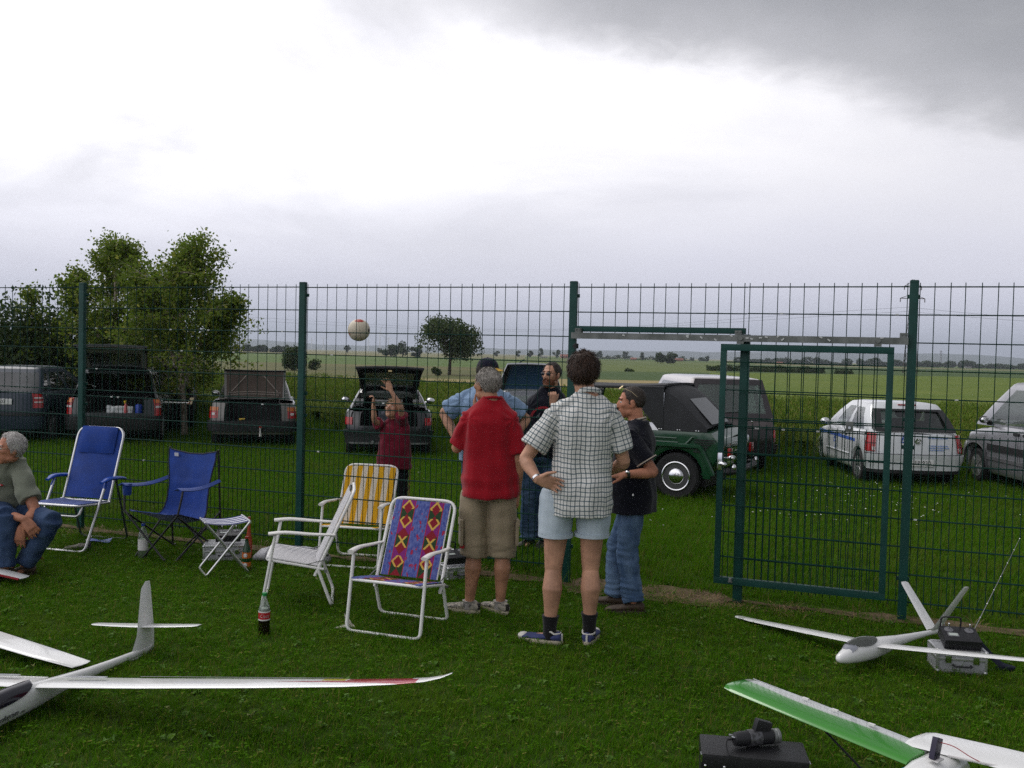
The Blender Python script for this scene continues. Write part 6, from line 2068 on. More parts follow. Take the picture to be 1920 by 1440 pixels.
def lettering(body, size, m, parent, M, shear=0.0, name='lettering', bend=None, spacing=1.0):
    """flat print laid on a surface: M places the text plane (x along the words, y up, z outwards)"""
    me = text_mesh(body, size, shear, spacing=spacing)
    for v in me.vertices:
        c = v.co.copy()
        if bend: c = bend(c)
        v.co = M @ c
    me.materials.clear(); me.materials.append(m)
    return link_mesh(name, me, parent)

def frame(o, x, z):
    """matrix with x axis along x, z axis along z, at o"""
    x = V(x).normalized(); z = V(z); z = (z - x * z.dot(x)).normalized(); y = z.cross(x)
    return Matrix.Translation(V(o)) @ Matrix((x, y, z)).transposed().to_4x4()

def foil(c, chord, th, twist=0.0, n=9):
    """aerofoil outline in the (y, z) plane: nose at +y"""
    up = []; lo = []
    for i in range(n):
        u = (1 - cos(pi * i / (n - 1))) / 2
        t_ = th * (2.97 * sqrt(u) - 1.26 * u - 3.5 * u * u + 2.8 * u ** 3 - 1.01 * u ** 4) * .5 + .0012
        camb = .10 * th * 4 * u * (1 - u) * 4
        up.append(V((0, (.3 - u) * chord, (t_ + camb * .25) * chord))); lo.append(V((0, (.3 - u) * chord, (-t_ * .75 + camb * .25) * chord)))
    pts = up + lo[-2:0:-1]
    return [V(c) + Matrix.Rotation(twist, 3, 'X') @ q for q in pts]

def wing(stations, m, parent, name='wing', th=.10):
    """stations: (x, y, z, chord)"""
    mb = MB(); mb.loft([foil((x, y, z), c, th) for x, y, z, c in stations])
    return mb.build(name, m, parent, smooth=35)

def painted_wing_mat():
    m = bpy.data.materials.new('painted_wing'); m.use_nodes = True
    t = NT(m.node_tree); b = m.node_tree.nodes['Principled BSDF']
    b.inputs['Roughness'].default_value = .22; b.inputs['Coat Weight'].default_value = .4
    tc = t.n('ShaderNodeTexCoord').outputs['Object']; sp = t.n('ShaderNodeSeparateXYZ', inp={0: tc}); x, y, z = sp.outputs
    ax = t.math('ABSOLUTE', x)
    # red stripe widening towards the tip, yellow field behind it
    w = t.math('MULTIPLY', t.math('SUBTRACT', ax, 1.25), .055)
    red = t.math('MULTIPLY', t.math('LESS_THAN', t.math('ABSOLUTE', t.math('SUBTRACT', y, .012)), w), t.math('LESS_THAN', ax, 1.985))
    yel = t.math('MULTIPLY', t.math('MULTIPLY', t.math('GREATER_THAN', ax, 1.50), t.math('LESS_THAN', ax, 1.62)), t.math('LESS_THAN', y, -.01))
    red2 = t.math('MULTIPLY', t.math('MULTIPLY', t.math('GREATER_THAN', ax, 1.63), t.math('LESS_THAN', ax, 1.95)), t.math('LESS_THAN', y, -.008))
    col = t.mix(red, (.78, .78, .76, 1), (.36, .008, .03, 1)); col = t.mix(yel, col, (.62, .50, .05, 1)); col = t.mix(red2, col, (.30, .006, .03, 1))
    t.link(col, b.inputs['Base Color'])
    return m

def ring_yz(y, z, rx, rz, n=18, p=2.2):
    return [V((q.x, y, z + q.y)) for q in ring((0, 0, 0), rx, rz, n, p)]

# ---- large white glider at the left
def glider_big():
    root = V((-2.34, 4.71, 0.092))
    f = V((-.20, -.98, 0)); yaw = atan2(-f.x, f.y)
    r = empty('model_glider', (root.x, root.y, 0), yaw, 'large white model glider with black canopy, one wing raised over the lawn', 'model glider', 'model gliders')
    r.location.z = root.z; r.rotation_euler = (radians(4.6), radians(4.0), yaw)
    st = [(.72, -.045, .012, .012), (.70, -.042, .028, .030), (.62, -.035, .048, .054), (.50, -.025, .058, .072), (.36, -.016, .062, .080), (.20, -.012, .060, .076), (.05, -.012, .052, .062), (-.12, -.008, .040, .044), (-.32, -.006, .028, .031), (-.55, -.004, .021, .023), (-.75, -.002, .017, .020), (-.86, .0, .014, .024), (-.95, .002, .008, .022)]
    fu = MB(); fu.loft([ring_yz(*q) for q in st]); fu.build('fuselage', gel, r, smooth=60)
    # canopy: a slightly proud patch on the upper side
    def cp(u, v):
        y = .10 + .50 * u
        zc = -.012 - .028 * max(0, (u - .3)) ; rx = .0625 - .012 * max(0, u - .55) * 2; rz = .079 - .02 * max(0, u - .45) * 1.6
        hw = (1 - abs(2 * u - 1) ** 2.6) ** .5 * 1.30
        a = pi / 2 + (v - .5) * 2 * hw
        return V((rx * cos(a), y, zc + rz * sin(a) * 1.0)) + V((cos(a), 0, sin(a))) * .003
    MB().sheet(cp, 20, 14, .003).build('canopy', canopy_dark, r, smooth=60)
    pw = painted_wing_mat()
    for s in (-1, 1):
        wst = [(s * .04, .05, .035, .205), (s * .6, .05, .045, .195), (s * 1.2, .045, .06, .175), (s * 1.65, .035, .072, .145), (s * 1.9, .015, .082, .11), (s * 2.02, -.005, .089, .085), (s * 2.09, -.025, .100, .06), (s * 2.14, -.045, .116, .03)]
        w = wing(wst, pw, r, 'wing')
        MB().tube([(s * .5, -.075, .055), (s * 1.6, -.045, .08)], .0012, 4).build('aileron_gap', mat('hinge_grey', (.25, .25, .26), .6), w)
        MB().box((s * .25, .0, .066), (.22, .022, .003)).build('spoiler', film_grey, w)
    # fin with rudder, tailplane part-way up
    fin = MB()
    def fsec(z, y0, y1, t_): return [V((0, y0, z)), V((t_, y0 - (y0 - y1) * .25, z)), V((t_ * .8, y0 - (y0 - y1) * .6, z)), V((.0015, y1, z)), V((-.0015, y1, z)), V((-t_ * .8, y0 - (y0 - y1) * .6, z)), V((-t_, y0 - (y0 - y1) * .25, z))]
    fin.loft([fsec(-.03, -.72, -.97, .012), fsec(.03, -.76, -.975, .012), (fsec(.10, -.80, -.975, .011)), fsec(.26, -.825, -.955, .009), fsec(.37, -.845, -.94, .007), fsec(.405, -.885, -.93, .004)])
    fo = fin.build('fin', gel, r, smooth=40)
    MB().tube([(.0108, -.905, -.0), (.0085, -.895, .22), (.006, -.895, .37)], .0012, 4).build('rudder_gap', mat('hinge_grey', (.25, .25, .26), .6), fo)
    MB().box((0, -.94, -.032), (.006, .08, .004)).build('tail_skid', black_tube, fo)
    for s in (-1, 1): wing([(s * .004, -.86, .145, .115), (s * .2, -.865, .147, .10), (s * .33, -.875, .149, .078), (s * .355, -.885, .149, .05)], gel, r, 'tailplane', .07)
    # lettering on the left flank
    M = frame((-.0605, .34, -.050), (0, -1, .06), (-1, 0, -.25))
    lettering('Ehenkerun', .042, mat('black_print', (.02, .02, .03), .5), r, M, .35)
    M2 = frame((-.0570, .215, -.052), (0, -1, .06), (-1, 0, -.25)); lettering('XXL', .016, mat('black_print', (.02, .02, .03), .5), r, M2, .3)
    # dark purple flash along the nose
    fl = MB(); fl.sheet(lambda u, v: V((-.0600 + .010 * max(0, u - .5), .44 + .22 * u, -.052 - .012 * u + (v - .5) * .05 * u)), 10, 3, .002); fl.build('nose_flash', mat('purple_print', (.035, .012, .07), .4), r)
glider_big()

def loose_wing(lab, tip_px, root_px, z0, z1, Yt, Yr, c0, c1, red=False, grp='model gliders'):
    a = at(*tip_px, Yt); b = at(*root_px, Yr); a.z = z0; b.z = z1
    d = (b - a); b = a + d * 1.35; ctr = (a + b) / 2
    yaw = atan2((b - a).y, (b - a).x)
    r = empty('model_wing', ctr, yaw, lab, 'model wing', grp)
    L = (b - a).length; h = (b.z - a.z) / 2
    wing([(-L / 2, -.03, -h, c0 * .35), (-L / 2 + .015, -.01, -h, c0), (-L * .2, 0, -h * .4, (c0 + c1) / 2), (L / 2, 0, h, c1)], gel, r, 'wing_panel', .09)
    MB().tube([(-L / 2 + .1, -c0 * .42, -h + .006), (L / 2, -c1 * .42, h + .008)], .0012, 4).build('aileron_gap', mat('hinge_grey', (.25, .25, .26), .6), r)
    if red: MB().bar((-L / 2 + .02, c0 * .30, -h), (L / 2, c1 * .3, h), .012, .012).build('red_edge', mat('edge_red', (.35, .02, .03), .5), r)
    return r
loose_wing('white wing of another glider reaching in above the large glider at the left edge', (146, 1253), (-40, 1204), .04, .10, 5.2, 5.5, .13, .20)
loose_wing('white wing tip with red edge by the seated man\'s shoes', (44, 1082), (-40, 1062), .06, .12, 7.05, 7.1, .11, .15, True)

# ---- white V-tail glider at the right
def glider_vtail():
    root = V((2.30, 5.74, .105)); f = V((-.81, -.586, 0)); yaw = atan2(-f.x, f.y)
    r = empty('model_glider', root, yaw, 'white V-tail model glider with clear canopy beside the aluminium case', 'model glider', 'model gliders')
    r.rotation_euler = (radians(2.5), radians(7.5), yaw)
    st = [(.42, -.030, .006, .006), (.40, -.028, .024, .024), (.33, -.020, .044, .046), (.22, -.010, .056, .062), (.10, -.006, .056, .066), (-.04, -.002, .046, .055), (-.18, .008, .032, .036), (-.36, .014, .022, .024), (-.55, .018, .016, .017), (-.68, .020, .013, .013)]
    fu = MB(); fu.loft([ring_yz(*q) for q in st]); fu.build('fuselage', gel, r, smooth=60)
    def cp(u, v):
        y = .04 + .27 * u; hw = (1 - abs(2 * u - 1) ** 2.4) ** .5 * 1.15; a = pi / 2 + (v - .5) * 2 * hw
        rx = .057 - .012 * max(0, u - .55) * 2; rz = .066 - .014 * max(0, u - .6) * 2 + .012 * sin(pi * u)
        return V((rx * cos(a), y, -.006 + rz * sin(a)))  + V((cos(a), 0, sin(a))) * .003
    MB().sheet(cp, 18, 12, .003).build('canopy', glass('canopy_glass', (.6, .65, .6), .5, .04, (.10, .11, .09)), r, smooth=60)
    MB().sheet(lambda u, v: V(((v - .5) * .10 * (1 - .3 * u), .28 + .06 * u, .05 - .035 * u + .006 - .03 * (2 * v - 1) ** 2)), 5, 8, .004).build('canopy_frame', mat('grey_frame', (.25, .26, .29), .5), r, smooth=60)
    for s in (-1, 1):
        wing([(s * .045, .045, .010, .165), (s * .5, .045, .030, .15), (s * .95, .035, .05, .11), (s * 1.10, .02, .06, .08), (s * 1.12, .005, .062, .04)], gel, r, 'wing')
        mb = MB(); d = V((s * .58, 0, .815))
        secs = []
        for u, c in ((.02, .115), (.5, .10), (.97, .082), (1.0, .05)):
            p_ = V((s * .01, -.60 - .05 * u, .03)) + d * .36 * u; n_ = V((-d.z * s, 0, d.x * s))
            secs.append([p_ + V((0, y * c, 0)) + n_ * t_ * c for y, t_ in ((.3, 0), (.15, .05), (-.2, .045), (-.7, .008), (-.7, -.008), (-.2, -.045), (.15, -.05))])
        mb.loft(secs); mb.build('tail_fin', gel, r, smooth=40)
    MB().tube([(0, -.62, .02), (0, -.69, .022)], .012, 10).build('tail_cone', gel, r)
glider_vtail()

# ---- aluminium case with radio transmitter
alu_panel = mat('alu_panel', (.36, .37, .38), .45, metal=.2, var=.12, vs=14, bump=.12, bs=140); alu_edge = mat('alu_edge', (.62, .62, .62), .3, metal=.8)
def alu_case(loc, rz, w, d, h, lab, grp='aluminium equipment cases'):
    r = empty('equipment_case', loc, rz, lab, 'case', grp)
    MB().box((0, 0, h * .34), (w, d, h * .66)).build('shell', alu_panel, r, bevel=.004)
    l = MB().box((0, 0, h * .84 + .001), (w, d, h * .31)).build('lid', alu_panel, r, bevel=.004)
    for sx in (-1, 1):
        for sy in (-1, 1): MB().box((sx * (w / 2 - .004), sy * (d / 2 - .004), h / 2 + .004), (.016, .016, h - .002)).build('edge_strip', alu_edge, r, bevel=.003)
    for z in (.012, h * .665, h + .001):
        m_ = MB()
        for sy in (-1, 1): m_.box((0, sy * (d / 2 - .001), z), (w - .02, .014, .014))
        for sx in (-1, 1): m_.box((sx * (w / 2 - .001), 0, z), (.014, d - .02, .014))
        m_.build('edge_profile', alu_edge, r, bevel=.002)
    for sx in (-1, 1):
        for z in (.014, h): 
            q = MB(); q.ell((sx * (w / 2 - .004), -d / 2 + .004, z), (.014, .014, .014), 10, 8); q.build('corner_cap', alu_edge, r)
        q = MB(); q.box((sx * w * .28, -d / 2 - .006, h * .66), (.035, .010, .045)); q.build('clasp', chrome, r, bevel=.002)
    q = MB(); q.tube(fillet([(-.05, -d / 2 - .004, h * .42), (-.05, -d / 2 - .03, h * .40), (.05, -d / 2 - .03, h * .40), (.05, -d / 2 - .004, h * .42)], .015, 3), .006, 8); q.build('carry_handle', black_tube, r)
    return r

tx_black = mat('transmitter_black', (.014, .014, .016), .45, var=.2, vs=20)
def transmitter(loc, rz, lab, antenna=None, tilt=-.35, grp='radio transmitters'):
    r = empty('radio_transmitter', loc, rz, lab, 'transmitter', grp)
    T = Matrix.Rotation(tilt, 4, 'X')
    b = MB(); b.box((0, 0, .035), (.21, .16, .062)); b.xf(T); b.build('housing', tx_black, r, bevel=.008)
    q = MB(); q.box((-.045, -.02, .068), (.062, .036, .006)); q.xf(T); sc = q.build('display_bezel', mat('bezel_grey', (.14, .14, .15), .5), r, bevel=.002)
    q = MB(); q.box((-.045, -.02, .0712), (.05, .026, .003)); q.xf(T); q.build('display', mat('lcd', (.42, .46, .42), .3), sc)
    for sx in (-1, 1):
        q = MB(); q.lathe([(.026, .066), (.026, .070), (.012, .074)], 16, (sx * .058, .035, 0)); q.xf(T); g = q.build('stick_gimbal', mat('bezel_grey', (.14, .14, .15), .5), r)
        q = MB(); q.tube([(sx * .058, .035, .072), (sx * .060, .036, .105)], .0035, 8); q.ell((sx * .060, .036, .108), (.006, .006, .006)); q.xf(T); q.build('stick', chrome, g)
    for x in (-.09, -.075, .075, .09):
        q = MB(); q.tube([(x, .068, .066), (x, .072, .088)], .003, 6); q.xf(T); q.build('switch', chrome, r)
    q = MB(); q.tube(fillet([(-.095, .074, .055), (-.095, .082, .125), (.02, .082, .128), (.02, .074, .055)], .02, 4), .0055, 8); q.xf(T); q.build('carry_bow', tx_black, r)
    if antenna:
        q = MB(); q.tube([T @ V((.098, .06, .07)), V(antenna)], [.0026, .0012], 6); an = q.build('antenna', mat('antenna_steel', (.28, .28, .28), .35, metal=.9), r)
        for u in (.12, .27, .42, .57, .72, .87, 1.0):
            q = MB(); q.ell((T @ V((.098, .06, .07))).lerp(V(antenna), u), (.0045, .0045, .0045), 8, 6); q.build('antenna_joint', chrome, an)
    return r

cp_ = ground(1806, 1268)
cr = .16
case_loc = cp_ + V((0.02, .13, 0))
alu_case(case_loc, -cr, .28, .20, .135, 'small aluminium case under the black transmitter beside the V-tail glider')
tl = case_loc + V((.01, -.0, .160))
an_w = at(1912, 1010, 5.9) - tl
transmitter(tl, -cr, 'black radio transmitter with long aerial on the small aluminium case', Matrix.Rotation(cr, 3, 'Z') @ an_w, tilt=.30)
# its neck strap lying in the grass
q = MB(); s0 = case_loc
q.tube(bez([s0 + V((.13, .0, .17)), s0 + V((.20, .02, .10)), s0 + V((.27, -.0, .035)), s0 + V((.33, -.04, .02)), s0 + V((.22, -.03, .02))], 6), .018, 8, flat=.15)
tag(q.build('neck_strap', mat('strap_navy', (.010, .014, .03), .8), None), 'dark neck strap trailing off the case into the grass', 'strap')

# case with transmitter behind the stool
cl = ground(415, 1053) + V((0, .14, 0))
alu_case(cl, radians(12), .36, .26, .13, 'aluminium case with transmitter on top behind the striped stool')
transmitter(cl + V((.02, .0, .165)), radians(12), 'black radio transmitter on the aluminium case behind the striped stool', None, .15)
# black tool box by the patterned chair
tb = ground(846, 1090) + V((0, .12, 0))
alu_case(tb + V((.05, .03, 0)), radians(28), .28, .20, .10, 'grey case half hidden behind the patterned chair and the red-shirted man')
transmitter(tb + V((.02, .02, .14)), radians(28), 'black transmitter on the grey case behind the patterned chair', None, .25)

# ---- bottles
def bottle(lab, px, py, H, prof, gm, parts):
    g = ground(px, py)
    r = empty('bottle', g, 0, lab, 'bottle')
    q = MB(); q.lathe([(a * 1.0, z * H) for a, z in prof], 22); q.build('bottle_body', gm, r, smooth=50)
    for nm, a, z0, z1, m in parts:
        q = MB(); q.tube([(0, 0, z0 * H), (0, 0, z1 * H)], a, 22); q.build(nm, m, r)
    return r
pet = glass('pet_plastic', (.78, .86, .80), .16, .05, (.45, .5, .45)); cola = mat('cola_liquid', (.008, .004, .003), .12)
red_l = mat('label_red', (.42, .012, .018), .45, var=.06); wh_l = mat('label_white', (.72, .70, .68), .5, var=.05)
gcap = mat('cap_green', (.01, .22, .05), .4); bcap = mat('cap_blue', (.01, .05, .35), .4)
R1 = .037
b = bottle('cola bottle with red label and green cap standing on the lawn', 495, 1189, .27, [(.030, 0), (R1, .02), (R1, .30), (R1 * .97, .36), (R1, .42), (R1, .58), (.032, .68), (.020, .80), (.0125, .89), (.0125, .94)], pet,
       [('cola', R1 * 1.012, .012, .36, cola), ('label', R1 * 1.02, .37, .56, red_l), ('cap', .0155, .93, 1.0, gcap)])
for z0, z1 in ((.355, .385), (.545, .575)):
    q = MB(); q.tube([(0, 0, z0 * .27), (0, 0, z1 * .27)], R1 * 1.024, 22); q.build('label_edge', wh_l, b)
q = MB(); q.tube([(0, 0, .575 * .27), (0, 0, .63 * .27)], [R1 * .97, R1 * .90], 22); q.build('foam_ring', mat('pet_haze', (.5, .5, .45), .4), b)
def wrap(c, r=R1 * 1.028, a0=-pi / 2): return V((r * cos(a0 + c.x / r), r * sin(a0 + c.x / r), c.y))
lettering('Coca', .030, wh_l, b, Matrix.Translation((0, 0, .465 * .27)), .35, 'label_lettering', bend=lambda c: wrap(c, a0=-pi / 2 + .25))
R2 = .042
b = bottle('clear water bottle with white label and blue cap under the camping chair', 268, 1046, .30, [(.034, 0), (R2, .02), (R2, .28), (R2 * .94, .33), (R2, .38), (R2, .62), (.034, .74), (.018, .87), (.0135, .91), (.0135, .95)], pet,
       [('label', R2 * 1.015, .24, .56, wh_l), ('cap', .0165, .94, 1.0, bcap)])
og = mat('label_orange', (.60, .15, .02), .5, var=.1); gg = mat('green_bottle_glass', (.012, .06, .020), .08, spec=.6); R3 = .036
b = bottle('green lemonade bottle with orange label beside the striped stool', 462, 1066, .27, [(.030, 0), (R3, .02), (R3, .50), (.030, .62), (.017, .78), (.013, .90), (.013, .95)], gg,
       [('label', R3 * 1.02, .34, .52, og), ('lower_label', R3 * 1.02, .06, .22, og), ('cap', .0155, .94, 1.0, mat('cap_red', (.4, .03, .02), .4))])
q = MB(); q.ell((0, -R3 * .99, .43 * .27), (.016, .006, .018)); q.build('label_motif', wh_l, b); q = MB(); q.ell((.0, -R3 * .99, .14 * .27), (.016, .006, .016)); q.build('label_motif', wh_l, b)
g = ground(466, 1048); r = empty('bottle', g, 0, 'thin bottle with a long red neck behind the green lemonade bottle', 'bottle')
q = MB(); q.lathe([(.028, 0), (.030, .02), (.030, .16), (.014, .25), (.012, .36), (.012, .37)], 16); q.build('bottle_body', mat('red_bottle', (.35, .05, .02), .3), r)

# ---- padded wing bag
def wing_bag():
    a = ground(480, 1052); b_ = ground(612, 1058); d = b_ - a; L = d.length; yaw = atan2(d.y, d.x)
    r = empty('padded_bag', (a + b_) / 2 + V((0, .04, 0)), yaw, 'silver padded bag lying behind the white chair', 'bag')
    rows = []
    for i in range(15):
        u = i / 14; e = (1 - abs(2 * u - 1) ** 3) ** .5 if 0 < u < 1 else .05
        rr = []
        for k in range(18):
            t_ = 2 * pi * k / 18; q = V(((u - .5) * L * 1.06, cos(t_) * .16 * (.35 + .65 * e), max(0.004, .065 * (.4 + .6 * e) * (1 + sin(t_))))); q.z += .006 * noise.noise(q * 22) + .004 * noise.noise(q * 60)
            rr.append(q)
        rows.append(rr)
    MB().loft(rows).build('bag_body', mat('silver_padding', (.40, .40, .42), .5, var=.25, vs=16, bump=.3, bs=40), r, smooth=60)
    for i in (3, 7, 11): 
        q = MB(); q.tube([rows[i][k] * 1.004 for k in range(18)], .004, 5, closed=True); q.build('seam', mat('seam_grey', (.2, .2, .22), .8), r)
wing_bag()

# ---- foam fin, glove, blue leaflet
def small_things():
    g = ground(655, 1176)
    r = empty('foam_fin', g, .3, 'torn white foam tail piece at the foot of the patterned chair', 'foam piece')
    fm = mat('foam_white', (.62, .58, .50), .9, var=.08)
    MB().poly([(-.03, 0, .0), (.03, 0, .0), (-.0, 0, .055), (-.035, 0, .095), (-.028, 0, .05)], .006).build('upright_fin', fm, r)
    MB().poly([(-.10, -.02, .006), (-.03, -.03, .006), (.035, -.02, .006), (.03, .03, .006), (-.04, .02, .010)], .006).build('flat_fin', fm, r)
    g = ground(186, 1019)
    l = empty('leaflet', g + V((0, 0, .03)), .2, 'blue printed leaflet lying by the recliner leg', 'leaflet')
    MB().sheet(lambda u, v: V(((u - .5) * .20, (v - .5) * .14, .010 * sin(5 * u + 2 * v))), 10, 6, .002).build('sheet_paper', mat('blue_print', (.03, .07, .40), .4, vs=20, col2=(.10, .16, .55)), l)
    MB().sheet(lambda u, v: V((-.10 + u * .02, (v - .5) * .14, .014 + .010 * sin(5 * 0 + 2 * v))), 2, 6, .002).build('page_edge', wh_l, l)
    g = ground(147, 1030)
    l = empty('work_glove', g, .15, 'crumpled pale and dark glove lying at the recliner foot', 'glove')
    mb = MB(); rg = random.Random(3)
    mb.ell((.03, 0, .028), (.06, .04, .028)); mb.ell((-.03, .0, .02), (.04, .035, .02))
    for k in range(4): limb(mb, [(-.05, -.03 + k * .02, .02), (-.09, -.035 + k * .023, .018), (-.12, -.03 + k * .02, .012)], [.011, .010, .008], 8)
    me = remesh(mb, .005, 2, 'glove'); displace(me, lambda c: .004 * noise.noise(c * 60)); me.materials.append(mat('glove_cloth', (.45, .42, .34), .9, vs=22, col2=(.03, .025, .04))); link_mesh('glove_body', me, l)
    q = MB(); q.tube([(.085, 0, .03), (.10, 0, .03)], [.03, .034], 14); q.build('cuff', mat('cuff_dark', (.03, .025, .04), .9), l)
small_things()

# ---- black field box with electric starter
def field_box():
    zt = .26
    c = (at(1412, 1400, 3.80)); c.z = 0
    r = empty('field_box', c, radians(-9), 'black leatherette field box with metal studs at the bottom edge', 'case')
    lea = mat('leatherette', (.010, .010, .011), .42, var=.2, vs=30, bump=.2, bs=160)
    W, D, H = .42, .20, zt
    MB().box((0, 0, H * .36), (W, D, H * .72)).build('box_body', lea, r, bevel=.010)
    MB().box((0, 0, H * .865 + .002), (W + .006, D + .006, H * .265)).build('lid', lea, r, bevel=.012)
    for x in (-.195, -.12, -.01, .09, .195):
        q = MB(); q.ell((x, -D / 2 - .004, H * .82), (.006, .004, .006)); q.build('stud', chrome, r)
    for x in (.03, .14):
        q = MB(); q.box((x, -D / 2 - .006, H * .70), (.03, .008, .045)); q.box((x, -D / 2 - .010, H * .70), (.018, .006, .02)); q.build('clasp', chrome, r, bevel=.002)
    for sx in (-1, 1):
        q = MB(); q.box((sx * (W / 2 + .001), -D / 2 + .012, H * .93), (.006, .03, .03)); q.build('corner_plate', chrome, r)
    s = empty('starter_motor', c + Matrix.Rotation(radians(-9), 3, 'Z') @ V((.01, .02, zt + .036)), radians(14), 'dark cylindrical electric starter lying on the black field box', 'starter')
    M = Matrix.Rotation(pi / 2, 4, 'Y')
    q = MB(); q.lathe([(.018, -.10), (.026, -.095), (.030, -.07), (.030, -.03)], 22, M=M); q.build('motor_end', tx_black, s)
    q = MB(); q.lathe([(.033, -.035), (.034, -.03), (.034, .015), (.033, .02)], 22, M=M); q.build('motor_can', mat('speckled_steel', (.16, .16, .17), .4, metal=.6, vs=60, col2=(.05, .05, .05)), s)
    q = MB(); q.lathe([(.030, .02), (.031, .025), (.031, .07), (.026, .075)], 22, M=M); q.build('gear_case', tx_black, s)
    q = MB(); q.lathe([(.022, .075), (.030, .078), (.030, .086), (.026, .09), (.030, .094), (.030, .104), (.024, .108), (.012, .108)], 22, M=M); q.build('drive_cone', mat('cone_grey', (.22, .23, .22), .4, metal=.5), s)
    q = MB(); q.box((.03, .0, .045), (.07, .03, .05), Matrix.Rotation(.3, 3, 'Y')); q.build('grip', tx_black, s, bevel=.005)
    q = MB(); q.tube(bez([(-.10, 0, .0), (-.14, -.02, .005), (-.15, -.06, -.03), (-.12, -.09, -.034)], 6), .004, 6); q.build('lead', black_rub, s)
    for k in range(2):
        q = MB(); q.tube([(-.095, .01 - .02 * k, .01), (-.115, .01 - .02 * k, .016)], .005, 8); q.build('terminal', chrome, s)
field_box()

# ---- green and white power model at the bottom right
def power_model():
    tip = at(1368, 1283, 4.38); rt = at(1700, 1418, 3.72)
    g0 = V((rt.x, rt.y, 0)); d = V((tip.x - rt.x, tip.y - rt.y, 0)); L = d.length; ang = atan2(d.y, d.x)
    r = empty('model_aeroplane', g0, ang, 'green-winged model aeroplane with white cabin roof at the bottom right', 'model aeroplane')
    zw = rt.z; dz = tip.z - rt.z
    gm = bpy.data.materials.new('green_film'); gm.use_nodes = True
    t = NT(gm.node_tree); b = gm.node_tree.nodes['Principled BSDF']; b.inputs['Roughness'].default_value = .2; b.inputs['Coat Weight'].default_value = .5
    tc = t.n('ShaderNodeTexCoord').outputs['Object']; sp = t.n('ShaderNodeSeparateXYZ', inp={0: tc}); x, y, z = sp.outputs
    k = t.math('ADD', y, t.math('MULTIPLY', t.math('SINE', t.math('MULTIPLY', x, 9.0)), .012))
    col = t.mix(t.step(k, -.075, -.095), (.030, .22, .010, 1), (.50, .52, .50, 1))
    col = t.mix(t.math('MULTIPLY', t.step(t.noise(tc, 9, 3), .6, .62), .35), col, (.03, .20, .02, 1))
    t.link(col, b.inputs['Base Color'])
    # wing: local x runs from the cabin to the tip, the nose side is +y (towards the camera)
    mb = MB(); secs = []
    def sec(xx, zz, c, th): return [V((xx, y_ * -1, z_)) for y_, z_ in [(-q.y, q.z + zz) for q in [Matrix.Identity(3) @ p for p in foil((0, 0, 0), c, th)]]]
    for u, c in ((-.04, .25), (.3, .25), (.7, .245), (.93, .235), (.985, .20), (1.0, .12)):
        secs.append([V((u * L, q.y, q.z + zw + dz * u)) for q in foil((0, 0, 0), c, .11)])
    mb.loft(secs); w = mb.build('wing', gm, r, smooth=40)
    MB().tube([(0.05, -.155, zw + .006), (L * .97, -.15, zw + dz * .97 + .004)], .002, 4).build('aileron_gap', film_grey, w)
    for u in (.25, .45, .62): MB().box((u * L, -.12, zw + dz * u + .02), (.03, .012, .008)).build('control_horn', wh_l, w)
    q = MB(); q.tube([(L * .42, .03, zw + dz * .42 - .01), (-.02, .06, zw - .20)], .005, 6); q.build('wing_strut', black_tube, r)
    # cabin and fuselage run across the wing, nose towards the camera
    bl = mat('cabin_blue', (.05, .28, .36), .35)
    rows = []
    for y_, hw, zt_, zb in ((.24, .055, -.03, -.20), (.17, .075, .006, -.22), (.05, .082, .022, -.22), (-.10, .080, .016, -.20), (-.22, .06, -.02, -.17)):
        rows.append([V((-.10 + q.x, y_, zw + (zt_ + zb) / 2 + q.y)) for q in ring((0, 0, 0), hw, (zt_ - zb) / 2, 18, 3.2)])
    MB().loft(rows).build('fuselage', gel, r, smooth=40)
    MB().box((-.10, .165, zw - .055), (.11, .02, .06)).build('windscreen', bl, r, bevel=.004)
    for sx in (-1, 1): MB().box((-.10 + sx * .074, .06, zw - .045), (.008, .13, .055)).build('cabin_window', bl, r, bevel=.003)
    sw = MB(); sw.box((-.12, .01, zw + .075), (.022, .05, .085), Matrix.Rotation(.35, 3, 'X')); sw.build('antenna_mast', mat('purple_black', (.02, .015, .04), .4), r, bevel=.004)
    MB().box((-.12, .015, zw + .036), (.05, .05, .005)).build('mast_base', wh_l, r)
    MB().tube(bez([(-.12, .0, zw + .10), (-.17, -.03, zw + .09), (-.22, -.06, zw + .06), (-.25, -.09, zw + .04)], 6), .0018, 5).build('red_lead', mat('wire_red', (.45, .02, .03), .5), r)
    MB().tube([(-.15, -.03, zw + .045), (-.30, -.12, zw + .035)], .005, 8).build('pushrod', wh_l, r)
    # the white far wing panel
    Ri = Matrix.Rotation(-ang, 3, 'Z')
    A_ = Ri @ (at(1697, 1394, 3.82) - g0); B_ = Ri @ (at(1990, 1466, 3.42) - g0); dd = (B_ - A_)
    mb = MB(); secs = []
    for u, c in ((-.012, .13), (.0, .19), (.05, .225), (.5, .24), (1.0, .24)):
        secs.append([A_ + dd * u + V((0, q.y - .05, q.z)) for q in foil((0, 0, 0), c, .07)])
    mb.loft(secs); mb.build('white_wing_panel', gel, r, smooth=40)
    # undercarriage that carries it
    for sx in (-1, 1):
        MB().tube([(-.10 + sx * .04, .08, zw - .20), (-.10 + sx * .14, .10, .05)], .005, 6).build('gear_leg', chrome, r)
        q = MB(); q.lathe([(.02, -.015), (.045, -.012), (.05, 0), (.045, .012), (.02, .015)], 18, (-.10 + sx * .15, .10, .05), M=Matrix.Rotation(pi / 2, 4, 'Y')); q.build('wheel', black_rub, r)
power_model()

